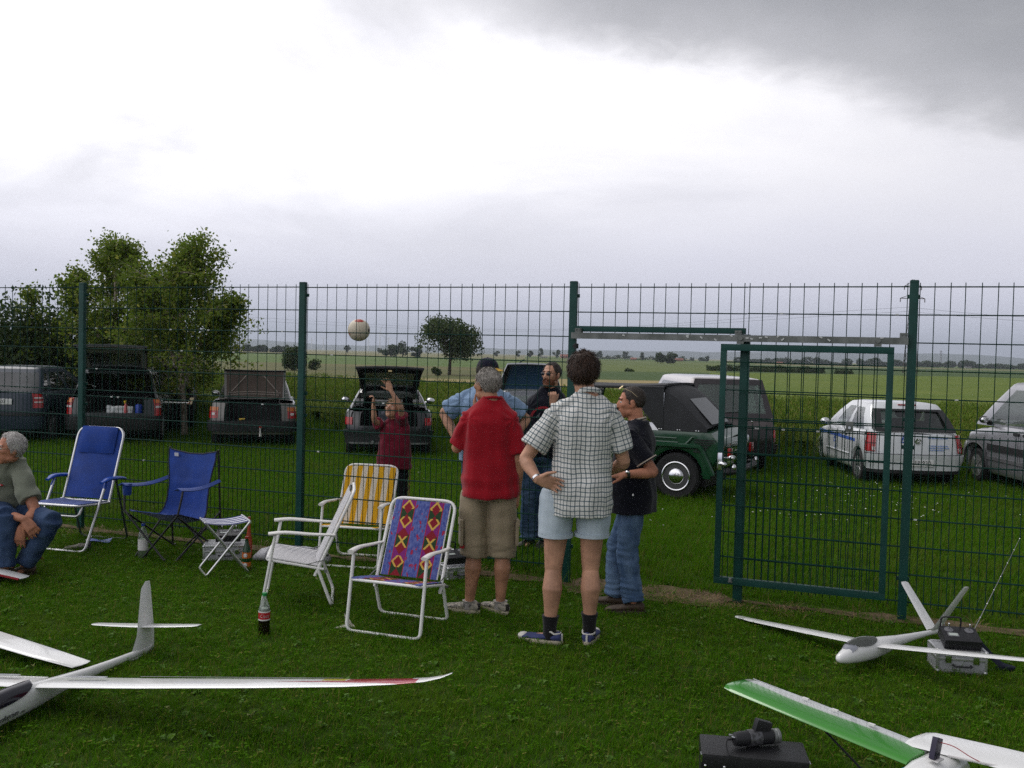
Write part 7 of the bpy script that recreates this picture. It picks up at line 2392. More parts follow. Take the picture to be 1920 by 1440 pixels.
# ================================================================== PARKED VEHICLES
tyre_m = mat('tyre', (.014, .014, .014), .8, var=.3, vs=30)
trim_black = mat('black_trim', (.012, .012, .013), .55, var=.15)
dark_inside = mat('boot_carpet', (.020, .020, .021), .95, var=.25, vs=12)
grey_inside = mat('boot_grey', (.075, .073, .07), .9, var=.15)
lamp_red = mat('lamp_red', (.38, .008, .010), .18, var=.1, coat=.6); lamp_amber = mat('lamp_amber', (.55, .14, .015), .2, coat=.6); lamp_clear = mat('lamp_clear', (.55, .52, .50), .15, coat=.6)
car_glass = glass('car_glass', (.62, .70, .67), .30, .03)
side_glass = glass('side_glass', (.30, .36, .35), .55, .03)
plate_m = mat('plate_white', (.68, .68, .66), .5, var=.05); plate_blue = mat('plate_blue', (.01, .06, .40), .5); plate_ink = mat('plate_ink', (.015, .015, .015), .6)
steel_rim = mat('steel_rim', (.42, .42, .43), .35, metal=.7)

def paint(name, c, metal=0.0, rough=.3):
    return mat(name, c, rough, metal=metal, var=.06, vs=2, coat=.7)

def sup(t_, w, b, e=3.4):
    """rounded corner curve: t_ 0..pi from +w to -w, depth b"""
    c, s = cos(t_), sin(t_)
    return (w * (abs(c) ** (2 / e)) * (1 if c >= 0 else -1), b * abs(s) ** (2 / e))

class Car:
    def __init__(s, name, label, loc, yaw, L, W, belt, col, sill=.22, wheels=(.75, 3.2), wr=.30, rear_b=.30, front_b=.6, prof=None, group='cars parked behind the fence', cat='car', rear_lean=None, scale=1.0):
        s.r = empty(name, loc, yaw, label, cat, group); s.r.scale = (scale,) * 3
        s.L, s.W, s.belt, s.col, s.sill, s.wh, s.wr, s.rb, s.fb = L, W / 2, belt, col, sill, wheels, wr, rear_b, front_b
        s.fr = [0, .06, .18, .36, .55, .72, .86, .95, 1.0]
        s.pf = prof or [.94, .975, .992, 1.0, 1.0, .995, .985, .965, .93]
        s.lean = rear_lean or [0.0, .0, -.02, -.03, -.02, 0, .015, .03, .05]      # how far the tail sits forward at each row
    def zb(s, y):
        B = s.belt
        for (a, za), (b, zb_) in zip(B, B[1:]):
            if a <= y <= b: return za + (zb_ - za) * (y - a) / (b - a)
        return B[0][1] if y < B[0][0] else B[-1][1]
    def zl(s, y):
        z = s.sill
        for w in s.wh:
            d = s.wr * 1.16
            if abs(y - w) < d: z = max(z, s.wr + sqrt(d * d - (y - w) ** 2))
        if y < s.rb * .6: z = s.sill + .06
        return z
    def row(s, z, y=0.3):
        f = (z - s.zl(y)) / (s.zb(y) - s.zl(y)); f = min(1, max(0, f)); return f
    def lerp_(s, arr, f):
        for i in range(len(s.fr) - 1):
            if s.fr[i] <= f <= s.fr[i + 1]:
                u = (f - s.fr[i]) / (s.fr[i + 1] - s.fr[i]); return arr[i] + (arr[i + 1] - arr[i]) * u
        return arr[-1]
    def tail(s, t_, z, off=0.0):
        """point on the rear surface, t_ from 0 (right) to pi (left)"""
        x, y = sup(t_, s.W, s.rb); f = s.row(z)
        x *= s.lerp_(s.pf, f); yy = s.rb - y + s.lerp_(s.lean, f)
        x0, y0 = sup(t_ - .02, s.W, s.rb); x1, y1 = sup(t_ + .02, s.W, s.rb)
        d = V((x1 - x0, -(y1 - y0), 0)); n = V((-d.y, d.x, 0)); n = n.normalized() if n.length > 1e-9 else V((0, -1, 0))
        if n.y > 0: n = -n
        return V((x, yy, z)) + n * off
    def flank(s, sx, y, z, off=0.0):
        return V((sx * (s.W * s.lerp_(s.pf, s.row(z, y)) + off), y, z))
    def lower(s, hole=None, deck=None):
        """hole: (half width, lip height) cut out of the tail; deck: y-range of the top left open"""
        ys = sorted(set([s.rb + (s.L - s.rb - s.fb) * i / 30 for i in range(31)] + [w + d * s.wr * 1.16 for w in s.wh for d in (-1, -.93, -.75, -.45, 0, .45, .75, .93, 1)]))
        ys = [y for y in ys if s.rb <= y <= s.L - s.fb]
        loop = []
        nt = 18
        for i in range(nt + 1): loop.append(('r', pi * i / nt))
        for y in ys[1:]: loop.append(('l', y))
        for i in range(nt + 1): loop.append(('f', pi * i / nt))
        for y in ys[::-1][1:-1]: loop.append(('R', y))
        V_ = []; R_ = len(s.fr)
        for kind, a in loop:
            for j, f in enumerate(s.fr):
                if kind == 'r':
                    z0, z1 = s.zl(.05), s.zb(.05); z = z0 + (z1 - z0) * f
                    x, y = sup(a, s.W, s.rb); V_.append(V((x * s.pf[j], s.rb - y + s.lean[j], z)))
                elif kind == 'f':
                    z0, z1 = s.zl(s.L), s.zb(s.L); z = z0 + (z1 - z0) * f
                    x, y = sup(a, s.W, s.fb, 3.2); V_.append(V((-x * s.pf[j], s.L - s.fb + y - s.lean[j] * .8, z)))
                else:
                    z0, z1 = s.zl(a), s.zb(a); z = z0 + (z1 - z0) * f
                    V_.append(V(((-1 if kind == 'l' else 1) * s.W * s.pf[j], a, z)))
        n = len(loop); mb = MB(); fs = []
        for i in range(n):
            k = (i + 1) % n
            for j in range(R_ - 1):
                if hole and loop[i][0] == 'r' and loop[k][0] == 'r':
                    c = (V_[i * R_ + j] + V_[k * R_ + j + 1]) / 2
                    if abs(c.x) < hole[0] and c.z > hole[1]: continue
                fs.append((i * R_ + j, k * R_ + j, k * R_ + j + 1, i * R_ + j + 1))
        mb.add(V_, fs)
        # top deck: boot lid, bonnet
        top = [V_[i * R_ + R_ - 1] for i in range(n)]
        rt = sorted([q for q in top if q.x > .02], key=lambda q: q.y); 
        pr = rt
        for a, b in zip(pr, pr[1:]):
            if b.y - a.y < 1e-4: continue
            if deck and deck[0] < (a.y + b.y) / 2 < deck[1]: continue
            cz = .025
            rows_ = [[V((q.x * u, q.y, q.z + cz * (1 - u * u))) for u in (1, .8, .4, 0, -.4, -.8, -1)] for q in (a, b)]
            mb.add(rows_[0] + rows_[1], [(i, i + 1, 8 + i, 7 + i) for i in range(6)])
        return mb.build('body', s.col, s.r, smooth=35, weld=.002)
    def wheels(s, rim=None, spokes=5, hub=None, sides=(-1, 1), width=.19):
        for y in s.wh:
            for sx in sides:
                c = V((sx * (s.W - width / 2 - .01), y, s.wr)); M = Matrix.Rotation(sx * pi / 2, 4, 'Y'); r_ = s.wr; h = width / 2
                q = MB(); q.lathe([(r_ * .62, -h), (r_ * .9, -h), (r_ * .985, -h * .75), (r_, -h * .4), (r_, h * .4), (r_ * .985, h * .75), (r_ * .9, h), (r_ * .64, h * .95), (r_ * .62, h * .6)], 28, c, M=M)
                w = q.build('wheel', tyre_m, s.r)
                q = MB(); q.lathe([(r_ * .645, h * .9), (r_ * .64, h * .96), (r_ * .58, h * .90), (r_ * .54, h * .55), (r_ * .16, h * .7), (r_ * .15, h * .8), (.001, h * .8)], 24, c, M=M)
                rim_o = q.build('rim', rim or steel_rim, w)
                if spokes:
                    q = MB()
                    for k in range(spokes):
                        a = 2 * pi * k / spokes; d = M.to_3x3() @ V((cos(a), sin(a), 0)); o = M.to_3x3() @ V((0, 0, h * .86))
                        q.bar(c + o + d * r_ * .1, c + o + d * r_ * .6, .05, .018, up=o)
                    q.build('spokes', rim or steel_rim, w)
                if hub is not None:
                    q = MB(); q.ell(c + M.to_3x3() @ V((0, 0, h * .85)), (r_ * .36, r_ * .36, .05), 20, 10, M.to_3x3()); q.build('hub_cap', hub, w)
    def house(s, base, top, z1, z0=None, pillars=(.0, .36, .68, 1.0), open_rear=False, gl=car_glass, sgl=side_glass, roof_m=None, bul=.02, rear_frac=.82, er=3.6, crown=.07):
        """cabin: base and top = (rear y, front y, half width)"""
        m = s.col if roof_m is None else roof_m
        z0 = z0 if z0 is not None else s.zb((base[0] + base[1]) / 2) - .01
        ns = 12; nt = 14; cb = .22
        def loop(P):
            yr, yf, w = P; out = []
            for i in range(nt + 1):
                x, y = sup(pi * i / nt, w, cb, er); out.append((x, yr + cb - y))
            for i in range(1, ns + 1): out.append((-w, yr + cb + (yf - yr - 2 * cb) * i / ns))
            for i in range(1, nt + 1):
                x, y = sup(pi * i / nt, w, cb, er); out.append((-x, yf - cb + y))
            for i in range(1, ns): out.append((w, yf - cb - (yf - yr - 2 * cb) * i / ns))
            return out
        A, B = loop(base), loop(top); n = len(A)
        vs = [0, .07, .30, .60, .88, 1.0]
        V_ = []
        for v in vs:
            for (ax, ay), (bx, by) in zip(A, B):
                cx = (base[0] + base[1]) / 2
                q = V((ax + (bx - ax) * v, ay + (by - ay) * v, z0 + (z1 - z0) * v))
                o = bul * sin(pi * v); d = V((q.x * .9, (q.y - cx) * .25, 0)); q += d.normalized() * o if d.length > 0 else V()
                V_.append(q)
        mb = MB(); panes = {}
        fs = []
        def kind(i):
            k = (i + 1) % n
            if i < nt:                                   # rear
                if 2 <= i < nt - 2: return 'rear'
                return None
            if i < nt + ns:                              # left side
                u = (i - nt + .5) / ns
            elif i < nt + ns + nt:
                j = i - nt - ns
                return 'front' if 2 <= j < nt - 2 else None
            else: u = 1 - (i - 2 * nt - ns + .5) / ns
            for a, b in zip(pillars, pillars[1:]):
                if a + .03 < u < b - .03: return ('left' if i < nt + ns else 'right') + str(round(a, 2))
            return None
        for i in range(n):
            k = (i + 1) % n; kd = kind(i)
            for j in range(len(vs) - 1):
                f = (j * n + i, j * n + k, (j + 1) * n + k, (j + 1) * n + i)
                if kd and 1 <= j < len(vs) - 2:
                    if kd == 'rear' and open_rear: continue
                    panes.setdefault(kd, []).append(f)
                elif kd == 'rear' and open_rear and j <= 1: continue
                else: fs.append(f)
        used = {}
        mb.add(V_, fs)
        t0 = [V_[(len(vs) - 1) * n + i] for i in range(n)]
        cy = (top[0] + top[1]) / 2; rings = [t0]
        for sc, dz in ((.95, .45), (.75, .85), (.4, .98), (.02, 1.0)):
            rings.append([V((q.x * sc, cy + (q.y - cy) * sc, q.z + crown * dz)) for q in t0])
        mb.loft(rings, False)
        h = mb.build('cabin', m, s.r, smooth=35, weld=.002)
        for kd, fl in panes.items():
            pm = MB(); idx = sorted(set(i for f in fl for i in f)); mp = {a: b for b, a in enumerate(idx)}
            pm.add([V_[i] for i in idx], [tuple(mp[i] for i in f) for f in fl])
            pm.build('window', gl if kd in ('rear', 'front') else sgl, h, smooth=35)
        return h
    def tailpatch(s, name, t0, t1, z0, z1, m, off=.008, th=.012, parent=None, nz=3, nt=6, skew=0.0):
        mb = MB(); mb.sheet(lambda u, v: s.tail(t0 + (t1 - t0) * u + skew * v, z0 + (z1 - z0) * v, off), nt, nz, th)
        return mb.build(name, m, parent or s.r, smooth=50)
    def both(s, name, t0, t1, z0, z1, m, **k):
        a = s.tailpatch(name, t0, t1, z0, z1, m, **k); kk = dict(k); kk['skew'] = -k.get('skew', 0)
        b = s.tailpatch(name, pi - t1, pi - t0, z0, z1, m, **kk); return a, b
    def plate(s, text, z, w=.52, h=.11, x=0.0, off=.02):
        p = s.tail(pi / 2, z, off); p.x = x
        q = MB(); q.box(p, (w, .008, h)); o = q.build('number_plate', plate_m, s.r, bevel=.002)
        q = MB(); q.box(p + V((-w / 2 + .022, -.004, 0)), (.04, .006, h * .94)); q.build('plate_band', plate_blue, o)
        lettering(text, h * .86, plate_ink, o, frame(p + V((.03, -.0055, -.002)), (1, 0, 0), (0, -1, 0)), 0, 'plate_lettering', spacing=1.05)
        return o
    def side_line(s, y, z0, z1, sx, name='door_gap'):
        q = MB(); q.tube([s.flank(sx, y + .03 * (z - z0), z, .0015) for z in [z0 + (z1 - z0) * i / 6 for i in range(7)]], .004, 4); q.build(name, trim_black, s.r)
    def mirror(s, sx, y, z, m=None):
        q = MB(); q.ell((sx * (s.W + .09), y, z), (.09, .05, .065), 14, 10); q.tube([(sx * (s.W - .03), y + .03, z - .04), (sx * (s.W + .05), y, z - .02)], .02, 8)
        o = q.build('wing_mirror', m or s.col, s.r)
        q = MB(); q.ell((sx * (s.W + .09), y - .035, z), (.075, .02, .052), 14, 8); q.build('mirror_glass', chrome, o)
    def floor(s, m=dark_inside):
        q = MB(); q.box((0, s.L / 2, s.sill + .04), (2 * s.W - .36, s.L - .5, .03)); q.build('underbody', trim_black, s.r)
        for y in s.wh:
            q = MB(); q.box((0, y, s.wr + .05), (2 * s.W - .46, s.wr * 2.2, s.wr * 1.2)); q.build('wheel_well', trim_black, s.r)
    def seats(s, y, z=.45, m=None, n=2, h=.62):
        m = m or dark_inside
        for i in range(n):
            x = (i - (n - 1) / 2) * (s.W * 1.0 if n == 2 else s.W * .62)
            q = MB(); q.loft([ring((x, y + .12 * u, z + h * u), .23 * w, .07, 14, 3) for u, w in ((0, 1), (.4, 1), (.85, .92), (1.0, .7))]); se = q.build('seat_back', m, s.r, smooth=50)
            q = MB(); q.ell((x, y + .15, z + h + .10), (.11, .04, .09), 12, 8); q.build('headrest', m, se)
    def tub(s, w, y0, y1, z0, z1, m=grey_inside, mw=dark_inside, back=True):
        """open luggage space"""
        q = MB(); q.box((0, (y0 + y1) / 2, z0), (w, y1 - y0, .02)); t_ = q.build('boot_floor', m, s.r)
        for sx in (-1, 1):
            q = MB(); q.box((sx * w / 2, (y0 + y1) / 2, (z0 + z1) / 2), (.02, y1 - y0, z1 - z0)); q.build('boot_side', m, s.r)
        if back:
            q = MB(); q.box((0, y1, (z0 + z1) / 2), (w, .03, z1 - z0)); q.build('boot_back', mw, s.r)
    def gate(s, hinge, ang, w_top, w_bot, h, glass_part=(.06, .62), m=None, inner=None, gl=None, depth=.07, lamps=False, strut=True):
        """raised tailgate: hinge (y, z) on the roof, ang from hanging straight down, positive swings it out and up"""
        m = m or s.col; inner = inner or trim_black
        T = Matrix.Translation((0, hinge[0], hinge[1])) @ Matrix.Rotation(-ang, 4, 'X')
        def P(u, v, d=0.0):       # u -1..1 across, v 0 hinge .. 1 lower edge
            w = w_top + (w_bot - w_top) * v
            return V((u * w, -depth * sin(pi * min(1, v * .9)) - .025 * (1 - u * u) + d, -h * v))
        g0, g1 = glass_part; gu = .80
        outer = MB(); th = .035
        def panel(u0, u1, v0, v1, nm, mt, thk=.03, par=None, d=0.0):
            mb = MB(); mb.sheet(lambda a, b: P(u0 + (u1 - u0) * a, v0 + (v1 - v0) * b, d), 8, 6, thk); mb.xf(T); return mb.build(nm, mt, par or gt, smooth=40)
        mb = MB(); mb.sheet(lambda a, b: P(-1 + 2 * a, g1 + (1 - g1) * b), 12, 6, .03); mb.xf(T)
        gt = mb.build('tailgate', m, s.r, smooth=40)
        panel(-1, 1, 0, g0, 'gate_header', m)
        panel(-1, -gu, g0, g1, 'gate_pillar', m); panel(gu, 1, g0, g1, 'gate_pillar', m)
        panel(-gu, gu, g0, g1, 'gate_window', gl or car_glass, .006)
        panel(-.93, .93, g1 + .03, .97, 'gate_lining', inner, .012, None, .024)
        panel(-.97, -gu - .01, g0, g1, 'gate_lining', inner, .012, None, .024); panel(gu + .01, .97, g0, g1, 'gate_lining', inner, .012, None, .024)
        if strut:
            for sx in (-1, 1):
                q = MB(); a = T @ P(sx * .97, .45, .02); b = V((sx * w_top * 1.0, hinge[0] - .12, hinge[1] - .42)); q.tube([a, a.lerp(b, .5)], .006, 6); q.tube([a.lerp(b, .45), b], .011, 6); q.build('gas_strut', black_tube, s.r)
        return gt, T, P

def spot(px, py, depth):
    """ground point under a pixel column at a distance"""
    q = at(px, py, depth); return V((q.x, depth, gz(q.x, depth)))

# ---- 1 blue-grey hatchback at the left edge
def car_bluegrey():
    c = Car('parked_car', 'blue-grey metallic hatchback with red tail lamps at the left edge', spot(-14, 800, 17.9), .10, 4.0, 1.72, [(0, .98), (.5, 1.0), (2.6, .96), (3.2, .88), (4.0, .66)], mat('bluegrey_metallic', (.024, .036, .055), .42, var=.06, vs=2, coat=.25, spec=.3), wheels=(.72, 3.2), wr=.305, rear_b=.26)
    c.lower(); c.floor(); c.wheels(spokes=7)
    c.house((.10, 3.05, .80), (.62, 2.15, .60), 1.42, z0=.97, pillars=(.0, .13, .52, .88))
    for t0, t1 in ((.10, .62),): c.both('tail_lamp', .16, .74, .70, .98, lamp_red, skew=0.0)
    for z in (.80, .88):
        c.both('lamp_stripe', .20, .70, z, z + .025, lamp_clear, off=.016, nz=1)
    c.tailpatch('bumper', .0, pi, .30, .54, c.col, off=.03, nt=18); c.tailpatch('bumper_strip', .05, pi - .05, .555, .60, trim_black, off=.028, nt=18, nz=1)
    c.tailpatch('panel_gap', .05, pi - .05, .61, .618, trim_black, off=.004, nt=20, nz=1, th=.004)
    for t_ in (.78, pi - .78 - .012): c.tailpatch('panel_gap', t_, t_ + .012, .62, .97, trim_black, off=.003, nt=1, nz=4, th=.004)
    c.plate('F 407', .82, x=.10); c.mirror(1, 2.75, 1.02)
    for y in (1.55, 2.75): c.side_line(y, .34, .94, 1)
    q = MB(); q.tube([c.flank(1, y, .48, .004) for y in (1.15, 1.6, 2.1, 2.6)], .012, 6); q.build('side_moulding', trim_black, c.r)
    c.seats(1.5)
car_bluegrey()

# ---- 2 dark estate car with its tailgate up
def car_estate():
    c = Car('parked_car', 'dark green estate car with raised tailgate and luggage in the boot', spot(212, 800, 18.4), .26, 4.5, 1.72, [(0, .92), (.5, .95), (3.0, .92), (3.6, .85), (4.5, .66)], paint('dark_green_metallic', (.018, .026, .026), .3, .28), wheels=(.85, 3.55), wr=.31, rear_b=.24, front_b=.7)
    c.lower(hole=(.60, .60), deck=(-1, 1.3)); c.floor(); c.wheels(spokes=7)
    c.house((.06, 3.35, .80), (.40, 2.35, .60), 1.46, z0=.93, pillars=(.0, .30, .56, .86), open_rear=True)
    c.tub(1.16, .10, 1.35, .60, .95); c.seats(1.40, .55, n=2, h=.5)
    c.both('tail_lamp', .12, .64, .58, .92, lamp_red); 
    for a in (0, 1): c.both('lamp_amber', .16, .60, .83, .91, lamp_amber, off=.016, nz=1) if a == 0 else c.both('lamp_clear', .14, .62, .735, .775, lamp_clear, off=.016, nz=1)
    c.tailpatch('bumper', 0, pi, .30, .56, trim_black, off=.035, nt=18)
    gt, T, P = c.gate((.46, 1.47), radians(117), .57, .66, 1.0, (.10, .60), inner=mat('gate_trim_grey', (.20, .19, .18), .7), gl=glass('gate_glass', (.88, .93, .91), .06, .03, (.08, .10, .10)))
    c.mirror(1, 3.0, .98)
    for y in (1.55, 2.55): c.side_line(y, .34, .90, 1)
    # luggage
    b = c.r
    lug = at(232, 783, 18.6); g = MB()
    R_ = Matrix.Rotation(c.r.rotation_euler.z, 3, 'Z'); base = V(c.r.location)
    def W(x, y, z): return base + R_ @ V((x, y, z))
    q = MB(); q.box((0, 0, .07), (.50, .22, .14)); me = remesh(q, .02, 3, 'sack'); displace(me, lambda v: .025 * noise.noise(v * 9) + .012 * noise.noise(v * 22)); me.materials.append(mat('white_sack', (.62, .62, .60), .6, vs=9, col2=(.45, .5, .5)))
    o = link_mesh('shopping_bag', me, None, W(.08, .30, .61)); o.rotation_euler.z = c.r.rotation_euler.z; tag(o, 'crumpled white bag lying in the open estate boot', 'bag')
    r = empty('spray_bottle', W(.20, .22, .61), 0, 'red spray bottle with yellow trigger in the estate boot', 'bottle')
    q = MB(); q.lathe([(.035, 0), (.04, .02), (.04, .14), (.015, .20), (.015, .22)], 14); q.build('bottle_body', mat('pink_plastic', (.55, .12, .12), .4), r)
    q = MB(); q.box((-.0, -.02, .24), (.03, .09, .035)); q.box((0, -.05, .215), (.015, .012, .04)); q.build('trigger', mat('yellow_plastic', (.65, .45, .02), .4), r, bevel=.004)
    r = empty('blue_canister', W(.44, .26, .61), 0, 'blue canister standing by the right tail lamp in the estate boot', 'canister')
    q = MB(); q.lathe([(.06, 0), (.07, .01), (.07, .15), (.05, .18), (.03, .185)], 18); q.build('canister_body', mat('blue_can', (.02, .06, .35), .4), r); q = MB(); q.tube([(0, 0, .185), (0, 0, .21)], .028, 12); q.build('screw_cap', trim_black, r)
car_estate()

# ---- 3 black van behind it with a red lamp
def car_blackvan():
    c = Car('parked_van', 'black van body behind the estate car, one red lamp high on its corner', spot(290, 790, 21.6), .30, 4.3, 1.70, [(0, .95), (4.3, .92)], mat('black_paint', (.008, .008, .009), .6, var=.1, spec=.2), wheels=(.8, 3.3), wr=.31, rear_b=.20, cat='van')
    c.lower(); c.floor(); c.wheels()
    c.house((.05, 4.1, .82), (.12, 3.3, .72), 1.52, z0=.94, pillars=(.0, .5, .9), rear_frac=.6)
    q = MB(); q.box((.80, .06, 1.50), (.07, .06, .12)); q.build('tail_lamp', lamp_red, c.r, bevel=.01)
    c.tailpatch('bumper', 0, pi, .30, .5, trim_black, off=.03, nt=18)
car_blackvan()
r = empty('model_tail', at(336, 755, 19.5), radians(8), 'white model tail boom with red and cream fin beyond the estate car', 'model glider', 'model gliders')
MB().tube([(-.45, 0, 0), (.24, 0, .0)], [.022, .010], 10).build('tail_boom', gel, r)
MB().poly([(.16, 0, -.03), (.25, 0, -.03), (.30, 0, .11), (.22, 0, .11)], .012).build('fin', mat('cream_film', (.62, .50, .30), .4), r)
MB().poly([(.175, -.009, -.02), (.215, -.009, -.02), (.235, -.009, .04)], .004).build('fin_flash', red_l, r)

# ---- 4 silver-brown saloon with its boot open
def car_saloon():
    c = Car('parked_car', 'older grey saloon with open boot lid showing its brown inside', spot(474, 800, 18.6), .235, 4.4, 1.66, [(0, .90), (1.0, .93), (3.0, .90), (3.5, .84), (4.4, .66)], paint('warm_grey_metallic', (.135, .128, .115), .3, .38), wheels=(.80, 3.4), wr=.295, rear_b=.22, front_b=.6)
    c.lower(hole=(.52, .55), deck=(-1, .78)); c.floor(); c.wheels(spokes=0)
    c.house((.85, 3.25, .74), (1.45, 2.45, .58), 1.38, z0=.92, pillars=(.0, .42, .85))
    c.tub(1.06, .05, .95, .42, .88, m=dark_inside)
    c.both('tail_lamp', .12, .80, .60, .74, lamp_red); c.both('lamp_amber', .12, .80, .745, .82, lamp_amber, nz=1); c.both('reversing_lamp', .44, .66, .66, .71, lamp_clear, off=.016, nz=1)
    c.tailpatch('bumper', 0, pi, .34, .55, trim_black, off=.045, nt=18)
    q = MB(); q.box((0, -.02, .445), (.16, .012, .06)); q.build('plate_recess', trim_black, c.r)
    # boot lid standing up: inner side brown with pressed ribs
    br = mat('lid_brown', (.060, .042, .030), .7, var=.2)
    T = Matrix.Translation((0, .80, .93)) @ Matrix.Rotation(radians(-14), 4, 'X')
    def lid(u, v): 
        a = 2 * u - 1
        return V((a * (.60 + .02 * v), .035 * (1 - a * a) + .03 * sin(pi * v), .02 + .60 * v))
    mb = MB(); mb.sheet(lid, 14, 8, .03); mb.xf(T); l = mb.build('boot_lid', c.col, c.r, smooth=50)
    mb = MB(); mb.sheet(lambda u, v: lid(.04 + .92 * u, .04 + .92 * v) + V((0, -.024, 0)), 14, 8, .01); mb.xf(T); mb.build('lid_lining', br, l, smooth=50)
    rb = mat('rib_light', (.22, .19, .16), .6)
    for p0, p1 in (((.12, .25), (.36, .82)), ((.88, .25), (.64, .82))):
        q = MB(); q.tube([lid(p0[0] + (p1[0] - p0[0]) * t_, p0[1] + (p1[1] - p0[1]) * t_) + V((0, -.034, 0)) for t_ in (0, .5, 1)], .011, 6); q.xf(T); q.build('pressed_rib', rb, l)
    for v in (.12, .20):
        q = MB(); q.tube([lid(.06 + .88 * t_ / 10, v + .05 * sin(pi * t_ / 10)) + V((0, -.034, 0)) for t_ in range(11)], .010, 6); q.xf(T); q.build('pressed_rib', rb, l)
    mb = MB(); mb.sheet(lambda u, v: lid(u, .955 + .05 * v) + V((0, -.02 - .02 * v, 0)), 14, 2, .02); mb.xf(T); mb.build('lid_lip', trim_black, l)
    for sx in (-1, 1):
        q = MB(); q.tube(bez([(sx * .5, .30, .86), (sx * .50, .60, 1.0), (sx * .50, .85, 1.05)], 5), .008, 6); q.build('lid_strut', black_tube, c.r)
    q = MB(); q.tube([(-.28, .1, .57), (-.16, .1, .58)], .02, 8); q.build('yellow_rag', mat('rag_yellow', (.5, .35, .05), .8), c.r)
    q = MB(); q.tube([(.15, -.10, .26), (.15, -.10, .40)], .018, 8); q.ell((.15, -.10, .42), (.028, .028, .03)); q.bar((.15, .3, .30), (.15, -.10, .27), .05, .05); q.build('tow_ball', mat('tow_white', (.6, .58, .55), .5), c.r)
    q = MB(); q.box((.15, -.13, .44), (.05, .02, .03)); q.build('red_cap', lamp_red, c.r)
    c.mirror(-1, 2.9, .96, white_plastic)
car_saloon()

# ---- 5 black hatchback with its tailgate up
def car_hatch():
    c = Car('parked_car', 'small black hatchback with raised tailgate behind the child', spot(729, 800, 17.8), .14, 3.7, 1.64, [(0, .86), (.5, .90), (2.4, .90), (2.9, .84), (3.7, .64)], paint('black_gloss', (.012, .013, .014), 0, .22), wheels=(.62, 3.05), wr=.29, rear_b=.26)
    c.lower(hole=(.50, .62), deck=(-1, 1.0)); c.floor(); c.wheels(spokes=0)
    c.house((.10, 2.85, .74), (.46, 1.95, .58), 1.25, z0=.90, pillars=(.0, .40, .88), open_rear=True, roof_m=mat('black_gloss', (0, 0, 0)))
    c.tub(1.0, .12, .95, .55, .86, m=dark_inside, back=False); c.seats(1.15, .40, n=2, h=.42); c.seats(1.95, .40, n=2, h=.48)
    c.both('tail_lamp', .13, .74, .62, .76, lamp_red); c.both('smoked_lamp', .15, .66, .76, .88, glass('smoked_lamp', (.3, .3, .3), .5, .05, (.10, .10, .10)), off=.010)
    c.tailpatch('bumper', 0, pi, .26, .52, mat('bumper_charcoal', (.016, .017, .018), .55), off=.05, nt=18)
    c.tailpatch('bumper_lower_trim', .5, pi - .5, .26, .29, galv, off=.062, nt=12, nz=1)
    gt, T, P = c.gate((.54, 1.27), radians(120), .55, .64, .84, (.10, .66), gl=glass('gate_glass', (.88, .93, .91), .06, .03, (.08, .10, .10)))
    q = MB(); q.box((0, 0, 0), (.07, .03, .04)); q.xf(T @ Matrix.Translation((0, .03, -.80))); q.build('latch', mat('brass', (.5, .4, .2), .4, metal=.7), c.r)
    c.mirror(1, 2.4, .97, chrome); c.mirror(-1, 2.4, .97, trim_black)
    q = MB(); q.box((.05, .5, .74), (.5, .3, .22)); me = remesh(q, .025, 3, 'bags'); displace(me, lambda v: .03 * noise.noise(v * 8)); me.materials.append(mat('dark_bag', (.02, .03, .045), .7, vs=8, col2=(.12, .12, .15)))
    o = link_mesh('travel_bag', me, None); o.location = c.r.location; o.rotation_euler = c.r.rotation_euler; tag(o, 'dark travel bag in the boot of the black hatchback', 'bag')
    q = MB(); q.tube([(-.3, -.10, .30), (-.3, .2, .30)], .03, 10); q.build('exhaust_pipe', galv, c.r)
car_hatch()

# ---- 6 silver car with a raised rear window behind the men, its sky reflection painted blue
def car_silver():
    c = Car('parked_car', 'silver hatchback with a raised tailgate window painted in sky-reflection blue between the two standing men', spot(992, 800, 17.0), .0, 3.9, 1.66, [(0, .92), (.5, .95), (2.6, .92), (3.1, .85), (3.9, .66)], paint('silver_metallic', (.40, .41, .43), .5, .3), wheels=(.7, 3.1), wr=.30, rear_b=.25)
    c.lower(hole=(.50, .62), deck=(-1, 1.0)); c.floor(); c.wheels()
    c.house((.10, 3.0, .76), (.45, 2.1, .58), 1.33, z0=.93, pillars=(.0, .40, .88), open_rear=True)
    c.tub(1.0, .12, .95, .58, .92); c.seats(1.2, .45)
    c.both('tail_lamp', .13, .74, .62, .92, lamp_red); c.tailpatch('bumper', 0, pi, .30, .56, c.col, off=.04, nt=18)
    bg = mat('blue_reflection_glass', (.035, .075, .145), .12, var=.1, vs=2, coat=.5)  # sky reflected in the pane, painted as an opaque blue base colour
    c.gate((.50, 1.36), radians(146), .60, .42, .60, (.05, .95), gl=bg)
    q = MB(); q.tube([(.08, .75, 1.36), (.13, .55, 1.74)], .005, 6); q.build('roof_aerial', black_tube, c.r)
    c.mirror(-1, 2.5, .98, white_plastic)
car_silver()

